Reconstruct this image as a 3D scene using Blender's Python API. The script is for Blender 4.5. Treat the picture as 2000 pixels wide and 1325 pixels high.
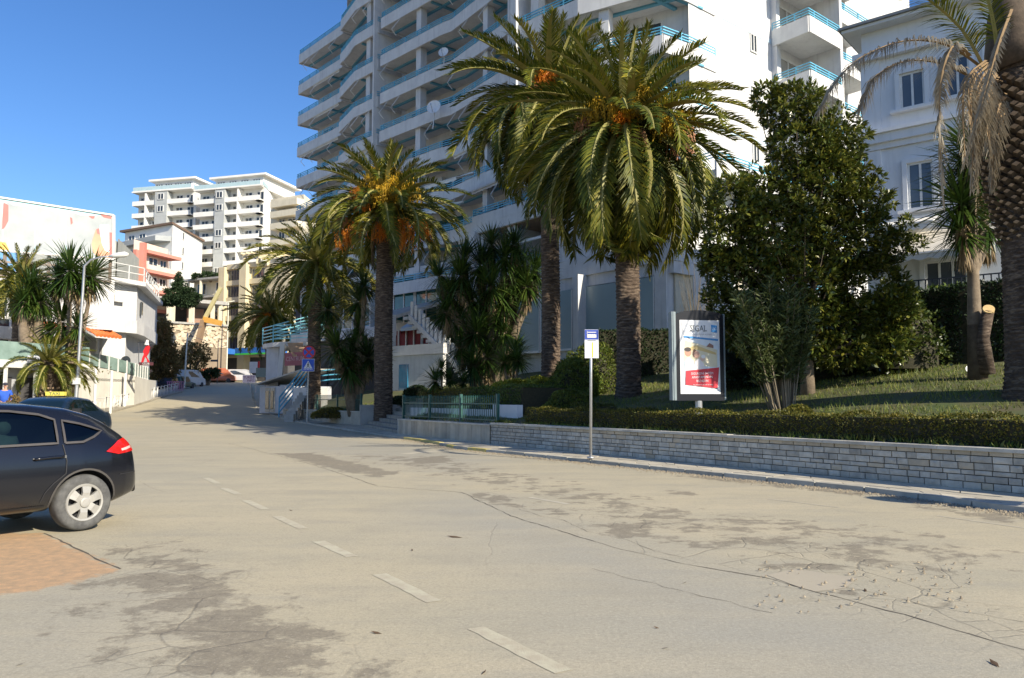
import bpy, bmesh, math, random
import numpy as np
from mathutils import Vector, Matrix, Euler
from mathutils.bvhtree import BVHTree
random.seed(7); rng = np.random.default_rng(7)
for _o in list(bpy.data.objects): bpy.data.objects.remove(_o)
SC = bpy.context.scene; COL = SC.collection
# ---------------------------------------------------------------- camera, sky, sun, exposure
HC = 1.5; FPX = 1525.0; PITCH = math.atan(117.5/FPX)
cam = bpy.data.cameras.new('camera'); camo = bpy.data.objects.new('camera', cam); COL.objects.link(camo)
camo.location = (0, 0, HC); camo.rotation_euler = (math.pi/2+PITCH, 0, 0)
cam.sensor_width = 36; cam.lens = 36*FPX/2000; cam.clip_end = 3000; cam.clip_start = 0.1
SC.camera = camo
SUN_AZ = (0.715, -0.699); SUN_EL = math.radians(31)
w = bpy.data.worlds.new('World'); SC.world = w; w.use_nodes = True
nt = w.node_tree; nt.nodes.clear()
sky = nt.nodes.new('ShaderNodeTexSky'); sky.sky_type = 'NISHITA'; sky.sun_disc = False
sky.sun_elevation = SUN_EL; sky.sun_rotation = math.atan2(SUN_AZ[0], SUN_AZ[1])
sky.air_density = 1.0; sky.dust_density = 0.5; sky.ozone_density = 4.0; sky.altitude = 0
bg = nt.nodes.new('ShaderNodeBackground'); bg.inputs[1].default_value = 0.105
wo = nt.nodes.new('ShaderNodeOutputWorld')
hs = nt.nodes.new('ShaderNodeHueSaturation'); hs.inputs['Saturation'].default_value = 1.2; hs.inputs['Hue'].default_value = .508; nt.links.new(sky.outputs[0], hs.inputs['Color']); nt.links.new(hs.outputs[0], bg.inputs[0]); nt.links.new(bg.outputs[0], wo.inputs[0])
sl = bpy.data.lights.new('sun', 'SUN'); sl.energy = 4.7; sl.angle = math.radians(0.53); sl.color = (1.0, 0.90, 0.73)
so = bpy.data.objects.new('sun', sl); COL.objects.link(so)
_h = math.hypot(*SUN_AZ)
SDIR = Vector((SUN_AZ[0]/_h*math.cos(SUN_EL), SUN_AZ[1]/_h*math.cos(SUN_EL), math.sin(SUN_EL)))
so.rotation_euler = SDIR.to_track_quat('Z', 'Y').to_euler(); so.location = (30, -30, 40)
SC.view_settings.view_transform = 'Standard'; SC.view_settings.look = 'None'
SC.view_settings.exposure = 0.74; SC.view_settings.gamma = 1
SC.render.engine = 'CYCLES'
SC.cycles.max_bounces = 6; SC.cycles.transparent_max_bounces = 6
# ---------------------------------------------------------------- survey: where things stand, read off the photograph
_cp, _sp = math.cos(PITCH), math.sin(PITCH)
def ray(px, py):
    a = (px-1000)/FPX; b = -(py-662.5)/FPX
    return Vector((a, _cp-b*_sp, _sp+b*_cp))
def P(px, py, Y):
    d = ray(px, py); t = Y/d.y
    return Vector((d.x*t, Y, HC+d.z*t))
def G(px, py, z=0.0):
    d = ray(px, py); t = (z-HC)/d.z
    return Vector((d.x*t, d.y*t, z))
def PX(px, Y): return P(px, 780, Y).x
# ---------------------------------------------------------------- materials
MATS = {}
def new_mat(name):
    m = bpy.data.materials.new(name); m.use_nodes = True; MATS[name] = m
    return m, m.node_tree, m.node_tree.nodes['Principled BSDF']
def N(nt, t, **kw):
    n = nt.nodes.new(t)
    for k, v in kw.items():
        if k.startswith('i_'): n.inputs[int(k[2:])].default_value = v
        else: setattr(n, k, v)
    return n
def L(nt, a, b): nt.links.new(a, b)
def ramp(nt, fac, stops):
    r = N(nt, 'ShaderNodeValToRGB'); L(nt, fac, r.inputs[0]); e = r.color_ramp.elements
    e[0].position, e[0].color = stops[0][0], (*stops[0][1], 1); e[1].position, e[1].color = stops[-1][0], (*stops[-1][1], 1)
    for p, c in stops[1:-1]:
        x = e.new(p); x.color = (*c, 1)
    return r.outputs[0]
def vramp(nt, fac, a, b, lo=0., hi=1.):
    m = N(nt, 'ShaderNodeMapRange'); m.inputs[1].default_value = a; m.inputs[2].default_value = b
    m.inputs[3].default_value = lo; m.inputs[4].default_value = hi; L(nt, fac, m.inputs[0]); return m.outputs[0]
def math_(nt, op, a, b=None, clamp=False):
    m = N(nt, 'ShaderNodeMath', operation=op); m.use_clamp = clamp
    for i, x in enumerate((a, b)):
        if x is None: continue
        if isinstance(x, (int, float)): m.inputs[i].default_value = x
        else: L(nt, x, m.inputs[i])
    return m.outputs[0]
def mixc(nt, fac, a, b):
    m = N(nt, 'ShaderNodeMix', data_type='RGBA')
    if isinstance(fac, (int, float)): m.inputs[0].default_value = fac
    else: L(nt, fac, m.inputs[0])
    for i, x in ((6, a), (7, b)):
        if isinstance(x, tuple): m.inputs[i].default_value = (*x, 1)
        else: L(nt, x, m.inputs[i])
    return m.outputs[2]
def noise(nt, scale, detail=4, rough=.55, vec=None, dist=0.):
    n = N(nt, 'ShaderNodeTexNoise'); n.inputs['Scale'].default_value = scale; n.inputs['Detail'].default_value = detail
    n.inputs['Roughness'].default_value = rough; n.inputs['Distortion'].default_value = dist
    if vec is not None: L(nt, vec, n.inputs['Vector'])
    return n.outputs[0]
def coord(nt, world=True, scale=None):
    if world: c = N(nt, 'ShaderNodeNewGeometry').outputs['Position']
    else: c = N(nt, 'ShaderNodeTexCoord').outputs['Object']
    if scale:
        m = N(nt, 'ShaderNodeMapping'); m.inputs['Scale'].default_value = scale; L(nt, c, m.inputs[0]); c = m.outputs[0]
    return c
def bump(nt, b, h, strength=.3, dist=.02):
    n = N(nt, 'ShaderNodeBump'); n.inputs['Strength'].default_value = strength; n.inputs['Distance'].default_value = dist
    L(nt, h, n.inputs['Height']); L(nt, n.outputs[0], b.inputs['Normal'])
def mat(name, c, c2=None, rough=.7, scale=3., bs=0., bscale=40., metal=0., rnd=0., spec=None, streak=0.):
    """wall/metal/stone material: colour varies with noise, per-object tint, optional rain streaks and relief"""
    if name in MATS: return MATS[name]
    m, nt, b = new_mat(name)
    c2 = c2 or tuple(x*.86 for x in c)
    geo = coord(nt)
    n1 = noise(nt, scale, 5, .6, geo)
    col = mixc(nt, vramp(nt, n1, .35, .68), c, c2)
    if streak:
        n2 = noise(nt, 1., 4, .6, coord(nt, True, (5., 5., .35)))
        col = mixc(nt, vramp(nt, n2, .52, .75, 0, streak), col, tuple(x*.55 for x in c2))
    if rnd:
        oi = N(nt, 'ShaderNodeObjectInfo'); v = vramp(nt, oi.outputs['Random'], 0, 1, 1-rnd, 1+rnd)
        h = N(nt, 'ShaderNodeHueSaturation'); L(nt, v, h.inputs['Value']); L(nt, col, h.inputs['Color']); col = h.outputs[0]
    L(nt, col, b.inputs['Base Color'])
    b.inputs['Roughness'].default_value = rough; b.inputs['Metallic'].default_value = metal
    if spec is not None: b.inputs['Specular IOR Level'].default_value = spec
    if bs: bump(nt, b, noise(nt, bscale, 5, .65, geo), bs, .01)
    return m
def leafmat(name, cols, trans=.35, rough=.45, rnd=.2, spec=.5):
    if name in MATS: return MATS[name]
    m, nt, b = new_mat(name)
    g = N(nt, 'ShaderNodeNewGeometry'); oi = N(nt, 'ShaderNodeObjectInfo')
    f = math_(nt, 'ADD', math_(nt, 'MULTIPLY', g.outputs['Random Per Island'], .6), math_(nt, 'MULTIPLY', oi.outputs['Random'], .4))
    k = len(cols)
    col = ramp(nt, f, [(i/(k-1), c) for i, c in enumerate(cols)])
    n = noise(nt, .9, 2, .5, g.outputs['Position'])
    h = N(nt, 'ShaderNodeHueSaturation'); L(nt, col, h.inputs['Color']); L(nt, vramp(nt, n, .3, .7, 1-rnd, 1+rnd), h.inputs['Value'])
    L(nt, h.outputs[0], b.inputs['Base Color']); b.inputs['Roughness'].default_value = rough
    b.inputs['Specular IOR Level'].default_value = spec
    t = N(nt, 'ShaderNodeBsdfTranslucent'); L(nt, h.outputs[0], t.inputs[0])
    mx = N(nt, 'ShaderNodeMixShader'); mx.inputs[0].default_value = trans
    out = nt.nodes['Material Output']
    L(nt, b.outputs[0], mx.inputs[1]); L(nt, t.outputs[0], mx.inputs[2]); L(nt, mx.outputs[0], out.inputs[0])
    return m
def glassmat(name, c, rough=.08, metal=0.0, spec=.8):
    if name in MATS: return MATS[name]
    m, nt, b = new_mat(name)
    n = noise(nt, .6, 2, .5, coord(nt))
    L(nt, mixc(nt, vramp(nt, n, .35, .65), c, tuple(x*.6 for x in c)), b.inputs['Base Color'])
    b.inputs['Roughness'].default_value = rough; b.inputs['Specular IOR Level'].default_value = spec; b.inputs['Metallic'].default_value = metal
    bump(nt, b, noise(nt, .8, 2, .5, coord(nt)), .04, .2)
    return m
WHITE = mat('white_render', (.64, .64, .63), (.54, .54, .54), .8, 1.2, .15, 60, streak=.34)
WHITE2 = mat('villa_render', (.74, .75, .77), (.66, .68, .70), .8, .9, .12, 80, streak=.22)
CREAM = mat('cream_render', (.72, .66, .52), (.64, .58, .44), .8, 1., streak=.25)
CEIL = mat('ceiling_render', (.60, .58, .56), (.52, .51, .50), .9, .6)
BLUE = mat('blue_rail_paint', (.14, .46, .62), (.10, .38, .55), .45, 4.)
BLUEBEAM = mat('blue_beam_paint', (.12, .36, .50), None, .6, 2.)
WMETAL = mat('white_metal', (.72, .72, .70), None, .45, 6.)
GALV = mat('galvanised_steel', (.48, .49, .50), (.40, .41, .42), .42, 8., metal=.7)
GREENM = mat('green_fence_paint', (.015, .075, .065), (.03, .11, .10), .45, 8.)
DARKM = mat('dark_metal', (.03, .035, .05), None, .4, 5.)
DWIN = glassmat('dark_window_glass', (.045, .055, .065), .06)
TEAL = glassmat('teal_window_glass', (.02, .12, .13), .05)
PANEL = mat('grey_blind_panel', (.27, .35, .37), (.23, .31, .33), .35, .5)
AWN = mat('awning_fabric', (.62, .58, .50), (.52, .49, .43), .85, 1.5)
AWNW = mat('white_awning_fabric', (.78, .76, .70), None, .85, 1.5)
DARKIN = mat('dark_interior', (.05, .05, .055), (.09, .085, .08), .9, .5)
CONC = mat('raw_concrete', (.40, .39, .36), (.30, .29, .27), .9, 1.5, .3, 30, streak=.35)
# ---------------------------------------------------------------- mesh collection
class MB:
    def __init__(s): s.v = []; s.f = []; s.m = []
    def add(s, vs, fs, mi=0):
        o = len(s.v); s.v.extend([tuple(x) for x in vs]); s.f.extend([tuple(i+o for i in f) for f in fs]); s.m.extend([mi]*len(fs)); return s
    def box(s, c, size, rz=0., mi=0):
        hx, hy, hz = size[0]/2, size[1]/2, size[2]/2; ca, sa = math.cos(rz), math.sin(rz); vs = []
        for z in (-hz, hz):
            for x, y in ((-hx, -hy), (hx, -hy), (hx, hy), (-hx, hy)): vs.append((c[0]+x*ca-y*sa, c[1]+x*sa+y*ca, c[2]+z))
        return s.add(vs, [(3, 2, 1, 0), (4, 5, 6, 7), (0, 1, 5, 4), (1, 2, 6, 5), (2, 3, 7, 6), (3, 0, 4, 7)], mi)
    def box2(s, a, b, mi=0):
        return s.box([(a[i]+b[i])/2 for i in range(3)], [abs(b[i]-a[i]) for i in range(3)], 0, mi)
    def wall(s, a, b, z0, z1, t, mi=0, off=0.):
        """vertical slab from plan point a to b, thickness t, centred off metres to the left of a>b"""
        dx, dy = b[0]-a[0], b[1]-a[1]; l = math.hypot(dx, dy); nx, ny = -dy/l, dx/l
        c = ((a[0]+b[0])/2+nx*off, (a[1]+b[1])/2+ny*off, (z0+z1)/2)
        return s.box(c, (l, t, z1-z0), math.atan2(dy, dx), mi)
    def bar(s, a, b, w=.04, h=None, mi=0, up=(0, 0, 1)):
        a = Vector(a); b = Vector(b); d = (b-a)
        if d.length < 1e-6: return s
        d.normalize(); u = Vector(up)
        if abs(d.dot(u)) > .99: u = Vector((1, 0, 0))
        r = d.cross(u).normalized(); u = r.cross(d); h = h or w; vs = []
        for p in (a, b):
            for x, y in ((-1, -1), (1, -1), (1, 1), (-1, 1)): vs.append(p+r*(x*w/2)+u*(y*h/2))
        return s.add(vs, [(3, 2, 1, 0), (4, 5, 6, 7), (0, 1, 5, 4), (1, 2, 6, 5), (2, 3, 7, 6), (3, 0, 4, 7)], mi)
    def prism(s, poly, z0, z1, mi=0):
        n = len(poly); a = sum(poly[i][0]*poly[(i+1) % n][1]-poly[(i+1) % n][0]*poly[i][1] for i in range(n))
        if a < 0: poly = poly[::-1]
        f0 = z0 if callable(z0) else (lambda p: z0); f1 = z1 if callable(z1) else (lambda p: z1)
        vs = [(p[0], p[1], f0(p)) for p in poly]+[(p[0], p[1], f1(p)) for p in poly]
        return s.add(vs, [tuple(range(n-1, -1, -1)), tuple(range(n, 2*n))]+[(i, (i+1) % n, n+(i+1) % n, n+i) for i in range(n)], mi)
    def tube(s, pts, rad, n=8, mi=0, cap=True):
        pts = [Vector(p) for p in pts]; k = len(pts)
        if isinstance(rad, (int, float)): rad = [rad]*k
        o = len(s.v); ref = Vector((0, 0, 1)) if abs((pts[-1]-pts[0]).normalized().z) < .9 else Vector((1, 0, 0))
        for i, p in enumerate(pts):
            d = (pts[min(i+1, k-1)]-pts[max(i-1, 0)]).normalized(); r = d.cross(ref).normalized(); u = r.cross(d)
            for j in range(n):
                a = 2*math.pi*j/n; s.v.append(tuple(p+(r*math.cos(a)+u*math.sin(a))*rad[i]))
        for i in range(k-1):
            for j in range(n):
                s.f.append((o+i*n+j, o+(i+1)*n+j, o+(i+1)*n+(j+1) % n, o+i*n+(j+1) % n)); s.m.append(mi)
        if cap:
            s.f.append(tuple(o+j for j in range(n))); s.f.append(tuple(o+(k-1)*n+n-1-j for j in range(n))); s.m += [mi, mi]
        return s
    def quad(s, a, b, c, d, mi=0): return s.add([a, b, c, d], [(0, 1, 2, 3)], mi)
    def mesh(s, name, mats, smooth=False):
        me = bpy.data.meshes.new(name); me.from_pydata(s.v, [], s.f)
        for m in (mats if isinstance(mats, (list, tuple)) else [mats]): me.materials.append(m)
        if max(s.m, default=0) > 0: me.polygons.foreach_set('material_index', s.m)
        if smooth: me.polygons.foreach_set('use_smooth', [True]*len(me.polygons))
        me.update(); return me
    def build(s, name, mats, parent=None, smooth=False, **tags):
        return link(name, s.mesh(name, mats, smooth), parent, **tags)
def link(name, data, parent=None, loc=None, rot=None, scale=None, **tags):
    o = bpy.data.objects.new(name, data); COL.objects.link(o)
    if parent is not None: o.parent = parent
    if loc is not None: o.location = loc
    if rot is not None: o.rotation_euler = rot
    if scale is not None: o.scale = scale
    for k, v in tags.items(): o['category' if k == 'cat' else k] = v
    return o
def thing(name, label, cat, loc=(0, 0, 0), rz=0., group=None):
    o = bpy.data.objects.new(name, None); COL.objects.link(o); o.empty_display_size = .2
    o.location = loc; o.rotation_euler = (0, 0, rz); o['label'] = label; o['category'] = cat; o['kind'] = 'thing'
    if group: o['group'] = group
    return o
def copy_tree(o, parent=None, **tags):
    c = o.copy(); COL.objects.link(c)
    if parent is not None: c.parent = parent
    for ch in o.children: copy_tree(ch, c)
    for k, v in tags.items(): c['category' if k == 'cat' else k] = v
    return c
def npmesh(name, V, F, mats, smooth=False):
    me = bpy.data.meshes.new(name); V = np.asarray(V, np.float32); F = np.asarray(F, np.int32); n, k = F.shape
    me.vertices.add(len(V)); me.vertices.foreach_set('co', V.ravel()); me.loops.add(n*k); me.loops.foreach_set('vertex_index', F.ravel())
    me.polygons.add(n); me.polygons.foreach_set('loop_start', np.arange(0, n*k, k, dtype=np.int32)); me.polygons.foreach_set('loop_total', np.full(n, k, np.int32))
    for m in (mats if isinstance(mats, (list, tuple)) else [mats]): me.materials.append(m)
    if smooth: me.polygons.foreach_set('use_smooth', np.ones(n, bool))
    me.update(calc_edges=True); return me
def text_mesh(name, s, size, m, parent, loc, rot, depth=.004, ax='CENTER', sx=1.):
    c = bpy.data.curves.new(name, 'FONT'); c.body = s; c.size = size; c.extrude = depth/2; c.align_x = ax; c.align_y = 'CENTER'; c.resolution_u = 2
    t = bpy.data.objects.new('_t', c); COL.objects.link(t)
    dg = bpy.context.evaluated_depsgraph_get(); me = bpy.data.meshes.new_from_object(t.evaluated_get(dg)); bpy.data.objects.remove(t)
    me.materials.clear(); me.materials.append(m)
    return link(name, me, parent, loc, rot, (sx, 1, 1))
# ---------------------------------------------------------------- terrain
def sp_(x, s): return s*np.logaddexp(0, np.asarray(x, float)/s)
def zr(x, y): return .055*sp_(np.asarray(y)-46., 5.)-.055*sp_(np.asarray(y)-133., 8.)+.45*sp_(np.asarray(y)-152., 6.)-.45*sp_(np.asarray(y)-235., 12.)
def zrf(x, y): return float(zr(x, y))
def GT(px, py, dz=0.):
    d = ray(px, py); t0 = None
    for t in np.arange(4, 260, .25):
        p = Vector((d.x*t, d.y*t, HC+d.z*t))
        if p.z <= zrf(p.x, p.y)+dz: return Vector((p.x, p.y, zrf(p.x, p.y)+dz))
    return Vector((d.x*140, d.y*140, zrf(0, 140)))
WALL = [(13.2, 2.4), (7.5, 11.5), (-.64, 24.3), (-4.5, 31.1)]
WALLB = [(-7.7, 39.7), (-14.8, 50.6)]
BASE = WALL+WALLB+[(-18.2, 60), (-23, 75), (-29.8, 95), (-40.5, 125)]
KERB = [(12.2, 1.2)]+[tuple(G(*q)[:2]) for q in ((2000, 1004), (1700, 963), (1400, 932), (1155, 906), (1000, 889), (890, 878), (850, 868), (700, 846), (640, 838), (555, 828), (500, 819))]+[(-24.9, 75), (-31.6, 95), (-42.4, 125), (-47, 140)]
def seglen(pl): return np.cumsum([0]+[math.dist(pl[i], pl[i+1]) for i in range(len(pl)-1)])
def along(pl, s):
    c = seglen(pl); s = max(0, min(s, c[-1]-1e-6)); i = int(np.searchsorted(c, s, 'right')-1); t = (s-c[i])/(c[i+1]-c[i])
    a, b = pl[i], pl[i+1]; d = Vector((b[0]-a[0], b[1]-a[1])).normalized()
    return Vector((a[0]+(b[0]-a[0])*t, a[1]+(b[1]-a[1])*t)), d
def sdist(pl, X, Y):
    """signed distance to a plan polyline, positive on its right-hand side"""
    X = np.asarray(X, float); Y = np.asarray(Y, float); best = np.full(X.shape, 1e9); sg = np.zeros(X.shape)
    for (x0, y0), (x1, y1) in zip(pl[:-1], pl[1:]):
        dx, dy = x1-x0, y1-y0; l2 = dx*dx+dy*dy; t = np.clip(((X-x0)*dx+(Y-y0)*dy)/l2, 0, 1)
        ex, ey = X-x0-t*dx, Y-y0-t*dy; d = np.hypot(ex, ey); c = ex*dy-ey*dx
        m = d < best-1e-9; best = np.where(m, d, best); sg = np.where(m, np.sign(c), sg)
    return best*sg
def polyd(poly, X, Y):
    X = np.asarray(X, float); Y = np.asarray(Y, float)
    """signed distance to a closed polygon, positive inside"""
    ins = np.zeros(X.shape, bool); best = np.full(X.shape, 1e9); n = len(poly)
    for i in range(n):
        (x0, y0), (x1, y1) = poly[i], poly[(i+1) % n]; dx, dy = x1-x0, y1-y0
        t = np.clip(((X-x0)*dx+(Y-y0)*dy)/(dx*dx+dy*dy+1e-12), 0, 1); best = np.minimum(best, np.hypot(X-x0-t*dx, Y-y0-t*dy))
        c = ((y0 > Y) != (y1 > Y)) & (X < (x1-x0)*(Y-y0)/((y1-y0) if y1 != y0 else 1e-9)+x0); ins ^= c
    return np.where(ins, best, -best)
STEPS_ = [(-4.6, 31.2), (-7.8, 39.6), (-4.6, 41.0), (-1.4, 32.6)]
def gz(x, y):
    t = sdist(BASE, x, y); z = .72+.22*np.clip(t, 0, 15.5)
    z = z+.06*np.sin(np.asarray(x)*.9)*np.cos(np.asarray(y)*.7)*np.clip(t/2, 0, 1)
    z = np.maximum(z, zr(x, y)+.3); sx_ = np.asarray(x, float)+0*z; sy_ = np.asarray(y, float)+0*z
    return np.where(polyd(STEPS_, sx_, sy_) > -.35, -.2, z)
def gzf(x, y): return float(gz(np.array([x]), np.array([y]))[0])
def GG(px, py):
    """a point of the garden slope"""
    d = ray(px, py)
    for t in np.arange(10, 70, .1):
        x, y, z = d.x*t, d.y*t, HC+d.z*t
        if z <= gzf(x, y): return Vector((x, y, gzf(x, y)))
    return P(px, py, 30)
def grid(name, xs, ys, zf, mats, **tags):
    X, Y = np.meshgrid(xs, ys); Z = zf(X, Y); V = np.stack([X.ravel(), Y.ravel(), Z.ravel()], 1); nx = len(xs)
    i, j = np.meshgrid(np.arange(nx-1), np.arange(len(ys)-1)); a = (j*nx+i).ravel()
    F = np.stack([a, a+1, a+nx+1, a+nx], 1); me = npmesh(name, V, F, mats, True)
    return link(name, me, None, **tags), X, Y, V, F
EARTH = mat('dry_earth', (.20, .16, .10), (.13, .12, .07), .95, .35, .4, 20)
xs = np.concatenate([np.linspace(-1400, -120, 16), np.arange(-110, 111, 5.), np.linspace(120, 1400, 16)])
ys = np.concatenate([np.linspace(-900, -40, 12), np.arange(-30, 260, 5.), np.linspace(270, 2000, 18)])
grid('ground', xs, ys, lambda X, Y: zr(X, Y)-.30+0*X, EARTH, kind='structure')
# ---------------------------------------------------------------- road
def pp(*px): return [tuple(G(*q)[:2]) for q in px]
xs = np.arange(-50, 16, .22); ys = np.concatenate([np.arange(-3, 42, .2), np.arange(42, 152, .8)])
X, Y = np.meshgrid(xs, ys); Z = zr(X, Y)
DARKS = [((230, 1105), (330, 1108), (440, 1175), (560, 1243), (735, 1330), (150, 1345), (420, 1262), (330, 1235), (300, 1180), (215, 1125)),
 ((330, 1052), (450, 1112), (440, 1122), (300, 1060)), ((478, 1128), (545, 1168), (520, 1176), (470, 1140)), ((540, 1182), (640, 1248), (585, 1240), (528, 1195)),
 ((715, 1275), (810, 1330), (750, 1330), (712, 1292)), ((215, 1070), (300, 1055), (270, 1095), (205, 1095)), ((90, 1210), (190, 1212), (180, 1262), (110, 1250)),
 ((520, 885), (620, 885), (790, 925), (740, 936), (640, 918)), ((780, 896), (890, 888), (885, 906), (800, 908)), ((900, 962), (960, 960), (1015, 975), (1005, 997), (935, 982)),
 ((1145, 1018), (1230, 1018), (1300, 1038), (1280, 1062), (1200, 1060)), ((1440, 1098), (1560, 1092), (1720, 1108), (1640, 1122), (1510, 1118)), ((1605, 1152), (1700, 1148), (1710, 1168), (1640, 1166)),
 ((1290, 955), (1370, 960), (1365, 970), (1290, 966)), ((1230, 1050), (1330, 1068), (1480, 1085), (1430, 1062), (1330, 1045)),
 ((1000, 985), (1100, 995), (1150, 1012), (1080, 1012)), ((540, 1005), (600, 1012), (560, 1018)), ((1790, 985), (2000, 1012), (2000, 1030), (1750, 990))]
def soft(polys, a=.25):
    w_ = np.zeros(X.shape)
    for q in polys: w_ = np.maximum(w_, np.clip(polyd(pp(*q), X, Y)/a*.5+.5, 0, 1))
    return w_
wd = np.maximum(np.maximum(soft(DARKS, .30), .85*soft([((1250, 925), (1500, 952), (1700, 972), (2080, 1028), (2080, 1008), (1700, 962), (1400, 930))], .2)), .70*soft([((850, 960), (1000, 965), (1400, 1040), (1750, 1090), (1750, 1125), (1500, 1125), (1150, 1050), (950, 1000)), ((560, 880), (900, 890), (1400, 985), (2080, 1060), (2080, 1230), (1700, 1150), (1200, 1050), (900, 955)), ((-50, 1150), (260, 1050), (420, 1080), (850, 1340), (-50, 1340))], 1.))
wd = np.maximum(wd, .93*soft([((240, 1070), (350, 1050), (500, 1128), (860, 1335), (60, 1350), (250, 1250), (290, 1180), (215, 1115))], .5))
wc = soft([((1000, 985), (1250, 1000), (1480, 1040), (1760, 1075), (2080, 1100), (2080, 1290), (1750, 1205), (1500, 1133), (1300, 1092)), ((470, 862), (560, 880), (680, 915), (560, 900)), ((180, 1060), (340, 1050), (700, 1330), (200, 1330))], .5)
wg = soft([((900, 968), (1400, 1112), (2080, 1285), (2080, 1400), (1180, 1400), (1120, 1160), (820, 1010)), ((430, 832), (700, 858), (1000, 898), (900, 925), (600, 885)), ((-50, 1180), (150, 1130), (260, 1200), (200, 1330), (-50, 1330))], .9)
wt = soft([((-250, 1040), (85, 1042), (240, 1112), (100, 1150), (-250, 1195))], .30)
V = np.stack([X.ravel(), Y.ravel(), Z.ravel()], 1); nx = len(xs)
i, j = np.meshgrid(np.arange(nx-1), np.arange(len(ys)-1)); a = (j*nx+i).ravel()
rm, nt, b = new_mat('dusty_asphalt')
geo = coord(nt)
def att(n_):
    q = N(nt, 'ShaderNodeAttribute'); q.attribute_name = n_; return q.outputs['Fac']
rot = N(nt, 'ShaderNodeMapping'); rot.inputs['Rotation'].default_value = (0, 0, math.radians(-58)); rot.inputs['Scale'].default_value = (.35, 1.5, 1); L(nt, geo, rot.inputs[0])
big = noise(nt, .16, 4, .6, geo); med = noise(nt, .9, 6, .65, geo); fine = noise(nt, 9, 6, .7, geo); strk = noise(nt, .8, 5, .6, rot.outputs[0])
grain = noise(nt, 85, 3, .7, geo)
strk2 = noise(nt, 1.3, 8, .72, rot.outputs[0], .15); g40 = noise(nt, 38, 4, .7, geo)
base = mixc(nt, vramp(nt, big, .38, .62), (.455, .40, .275), (.385, .355, .265))
base = mixc(nt, vramp(nt, strk, .42, .62, 0, .6), base, (.50, .435, .30))
base = mixc(nt, vramp(nt, strk2, .50, .66, 0, .55), base, (.335, .315, .25))
base = mixc(nt, math_(nt, 'MULTIPLY', att('grey'), vramp(nt, strk, .2, .75, .95, .45)), base, (.33, .32, .275))
base = mixc(nt, vramp(nt, med, .50, .64, 0, .30), base, (.31, .285, .22))
base = mixc(nt, vramp(nt, fine, .52, .70, 0, .38), base, (.27, .245, .19))
base = mixc(nt, vramp(nt, g40, .50, .66, 0, .40), base, (.24, .22, .175))
base = mixc(nt, vramp(nt, g40, .46, .32, 0, .35), base, (.60, .54, .41))
d1 = math_(nt, 'ADD', math_(nt, 'MULTIPLY', att('dark'), .62), math_(nt, 'MULTIPLY', vramp(nt, noise(nt, 2.2, 10, .72, geo, .15), .30, .70), .50))
dk = vramp(nt, d1, .66, .75, 0, .80)
ragg = math_(nt, 'MULTIPLY', dk, vramp(nt, fine, .28, .5, .45, .95))
dkc = mixc(nt, vramp(nt, g40, .38, .62), (.13, .112, .085), (.23, .20, .15))
base = mixc(nt, ragg, base, dkc)
spk = vramp(nt, noise(nt, 55, 1, .5, geo), .63, .70, 0, .7)
base = mixc(nt, math_(nt, 'MULTIPLY', spk, dk), base, (.45, .41, .32))
vd = N(nt, 'ShaderNodeMixRGB'); vd.inputs[0].default_value = .12; L(nt, geo, vd.inputs[1])
nn = N(nt, 'ShaderNodeTexNoise'); nn.inputs['Scale'].default_value = 2.5; nn.inputs['Detail'].default_value = 5; L(nt, geo, nn.inputs[0]); L(nt, nn.outputs[1], vd.inputs[2])
def crk(sc, wd_):
    v = N(nt, 'ShaderNodeTexVoronoi', feature='DISTANCE_TO_EDGE'); v.inputs['Scale'].default_value = sc; L(nt, vd.outputs[0], v.inputs[0])
    return vramp(nt, v.outputs[0], 0, wd_, 1, 0)
c1 = math_(nt, 'MAXIMUM', crk(1.3, .016), math_(nt, 'MULTIPLY', crk(3.6, .03), vramp(nt, med, .46, .56)))
cw = math_(nt, 'MULTIPLY', math_(nt, 'MULTIPLY', att('crack'), vramp(nt, noise(nt, .55, 3, .6, geo), .40, .54)), c1)
c0 = math_(nt, 'MULTIPLY', crk(.32, .0035), vramp(nt, noise(nt, .2, 2, .5, geo), .52, .6, 0, .6))
ck = math_(nt, 'MAXIMUM', cw, c0)
base = mixc(nt, math_(nt, 'MULTIPLY', ck, .5), base, (.10, .088, .07))
tanc = mixc(nt, vramp(nt, fine, .3, .65), (.60, .37, .20), (.36, .26, .16))
base = mixc(nt, vramp(nt, math_(nt, 'ADD', att('tan'), math_(nt, 'MULTIPLY', noise(nt, 5, 7, .7, geo), .9)), .92, 1.04), base, tanc)
base = mixc(nt, vramp(nt, grain, .40, .65, .0, .30), base, (.20, .18, .14))
L(nt, base, b.inputs['Base Color']); b.inputs['Roughness'].default_value = .88; b.inputs['Specular IOR Level'].default_value = .25
hh = math_(nt, 'ADD', math_(nt, 'MULTIPLY', grain, .35), math_(nt, 'MULTIPLY', fine, .5))
hh = math_(nt, 'SUBTRACT', hh, math_(nt, 'MULTIPLY', math_(nt, 'ADD', ck, math_(nt, 'MULTIPLY', dk, .5)), .6))
bump(nt, b, hh, .55, .012)
me = npmesh('road', V, np.stack([a, a+1, a+nx+1, a+nx], 1), rm, True)
for n_, w_ in (('dark', wd), ('crack', wc), ('grey', wg), ('tan', wt)):
    q = me.attributes.new(n_, 'FLOAT', 'POINT'); q.data.foreach_set('value', w_.ravel().astype(np.float32))
link('road', me, None, kind='structure')
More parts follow.
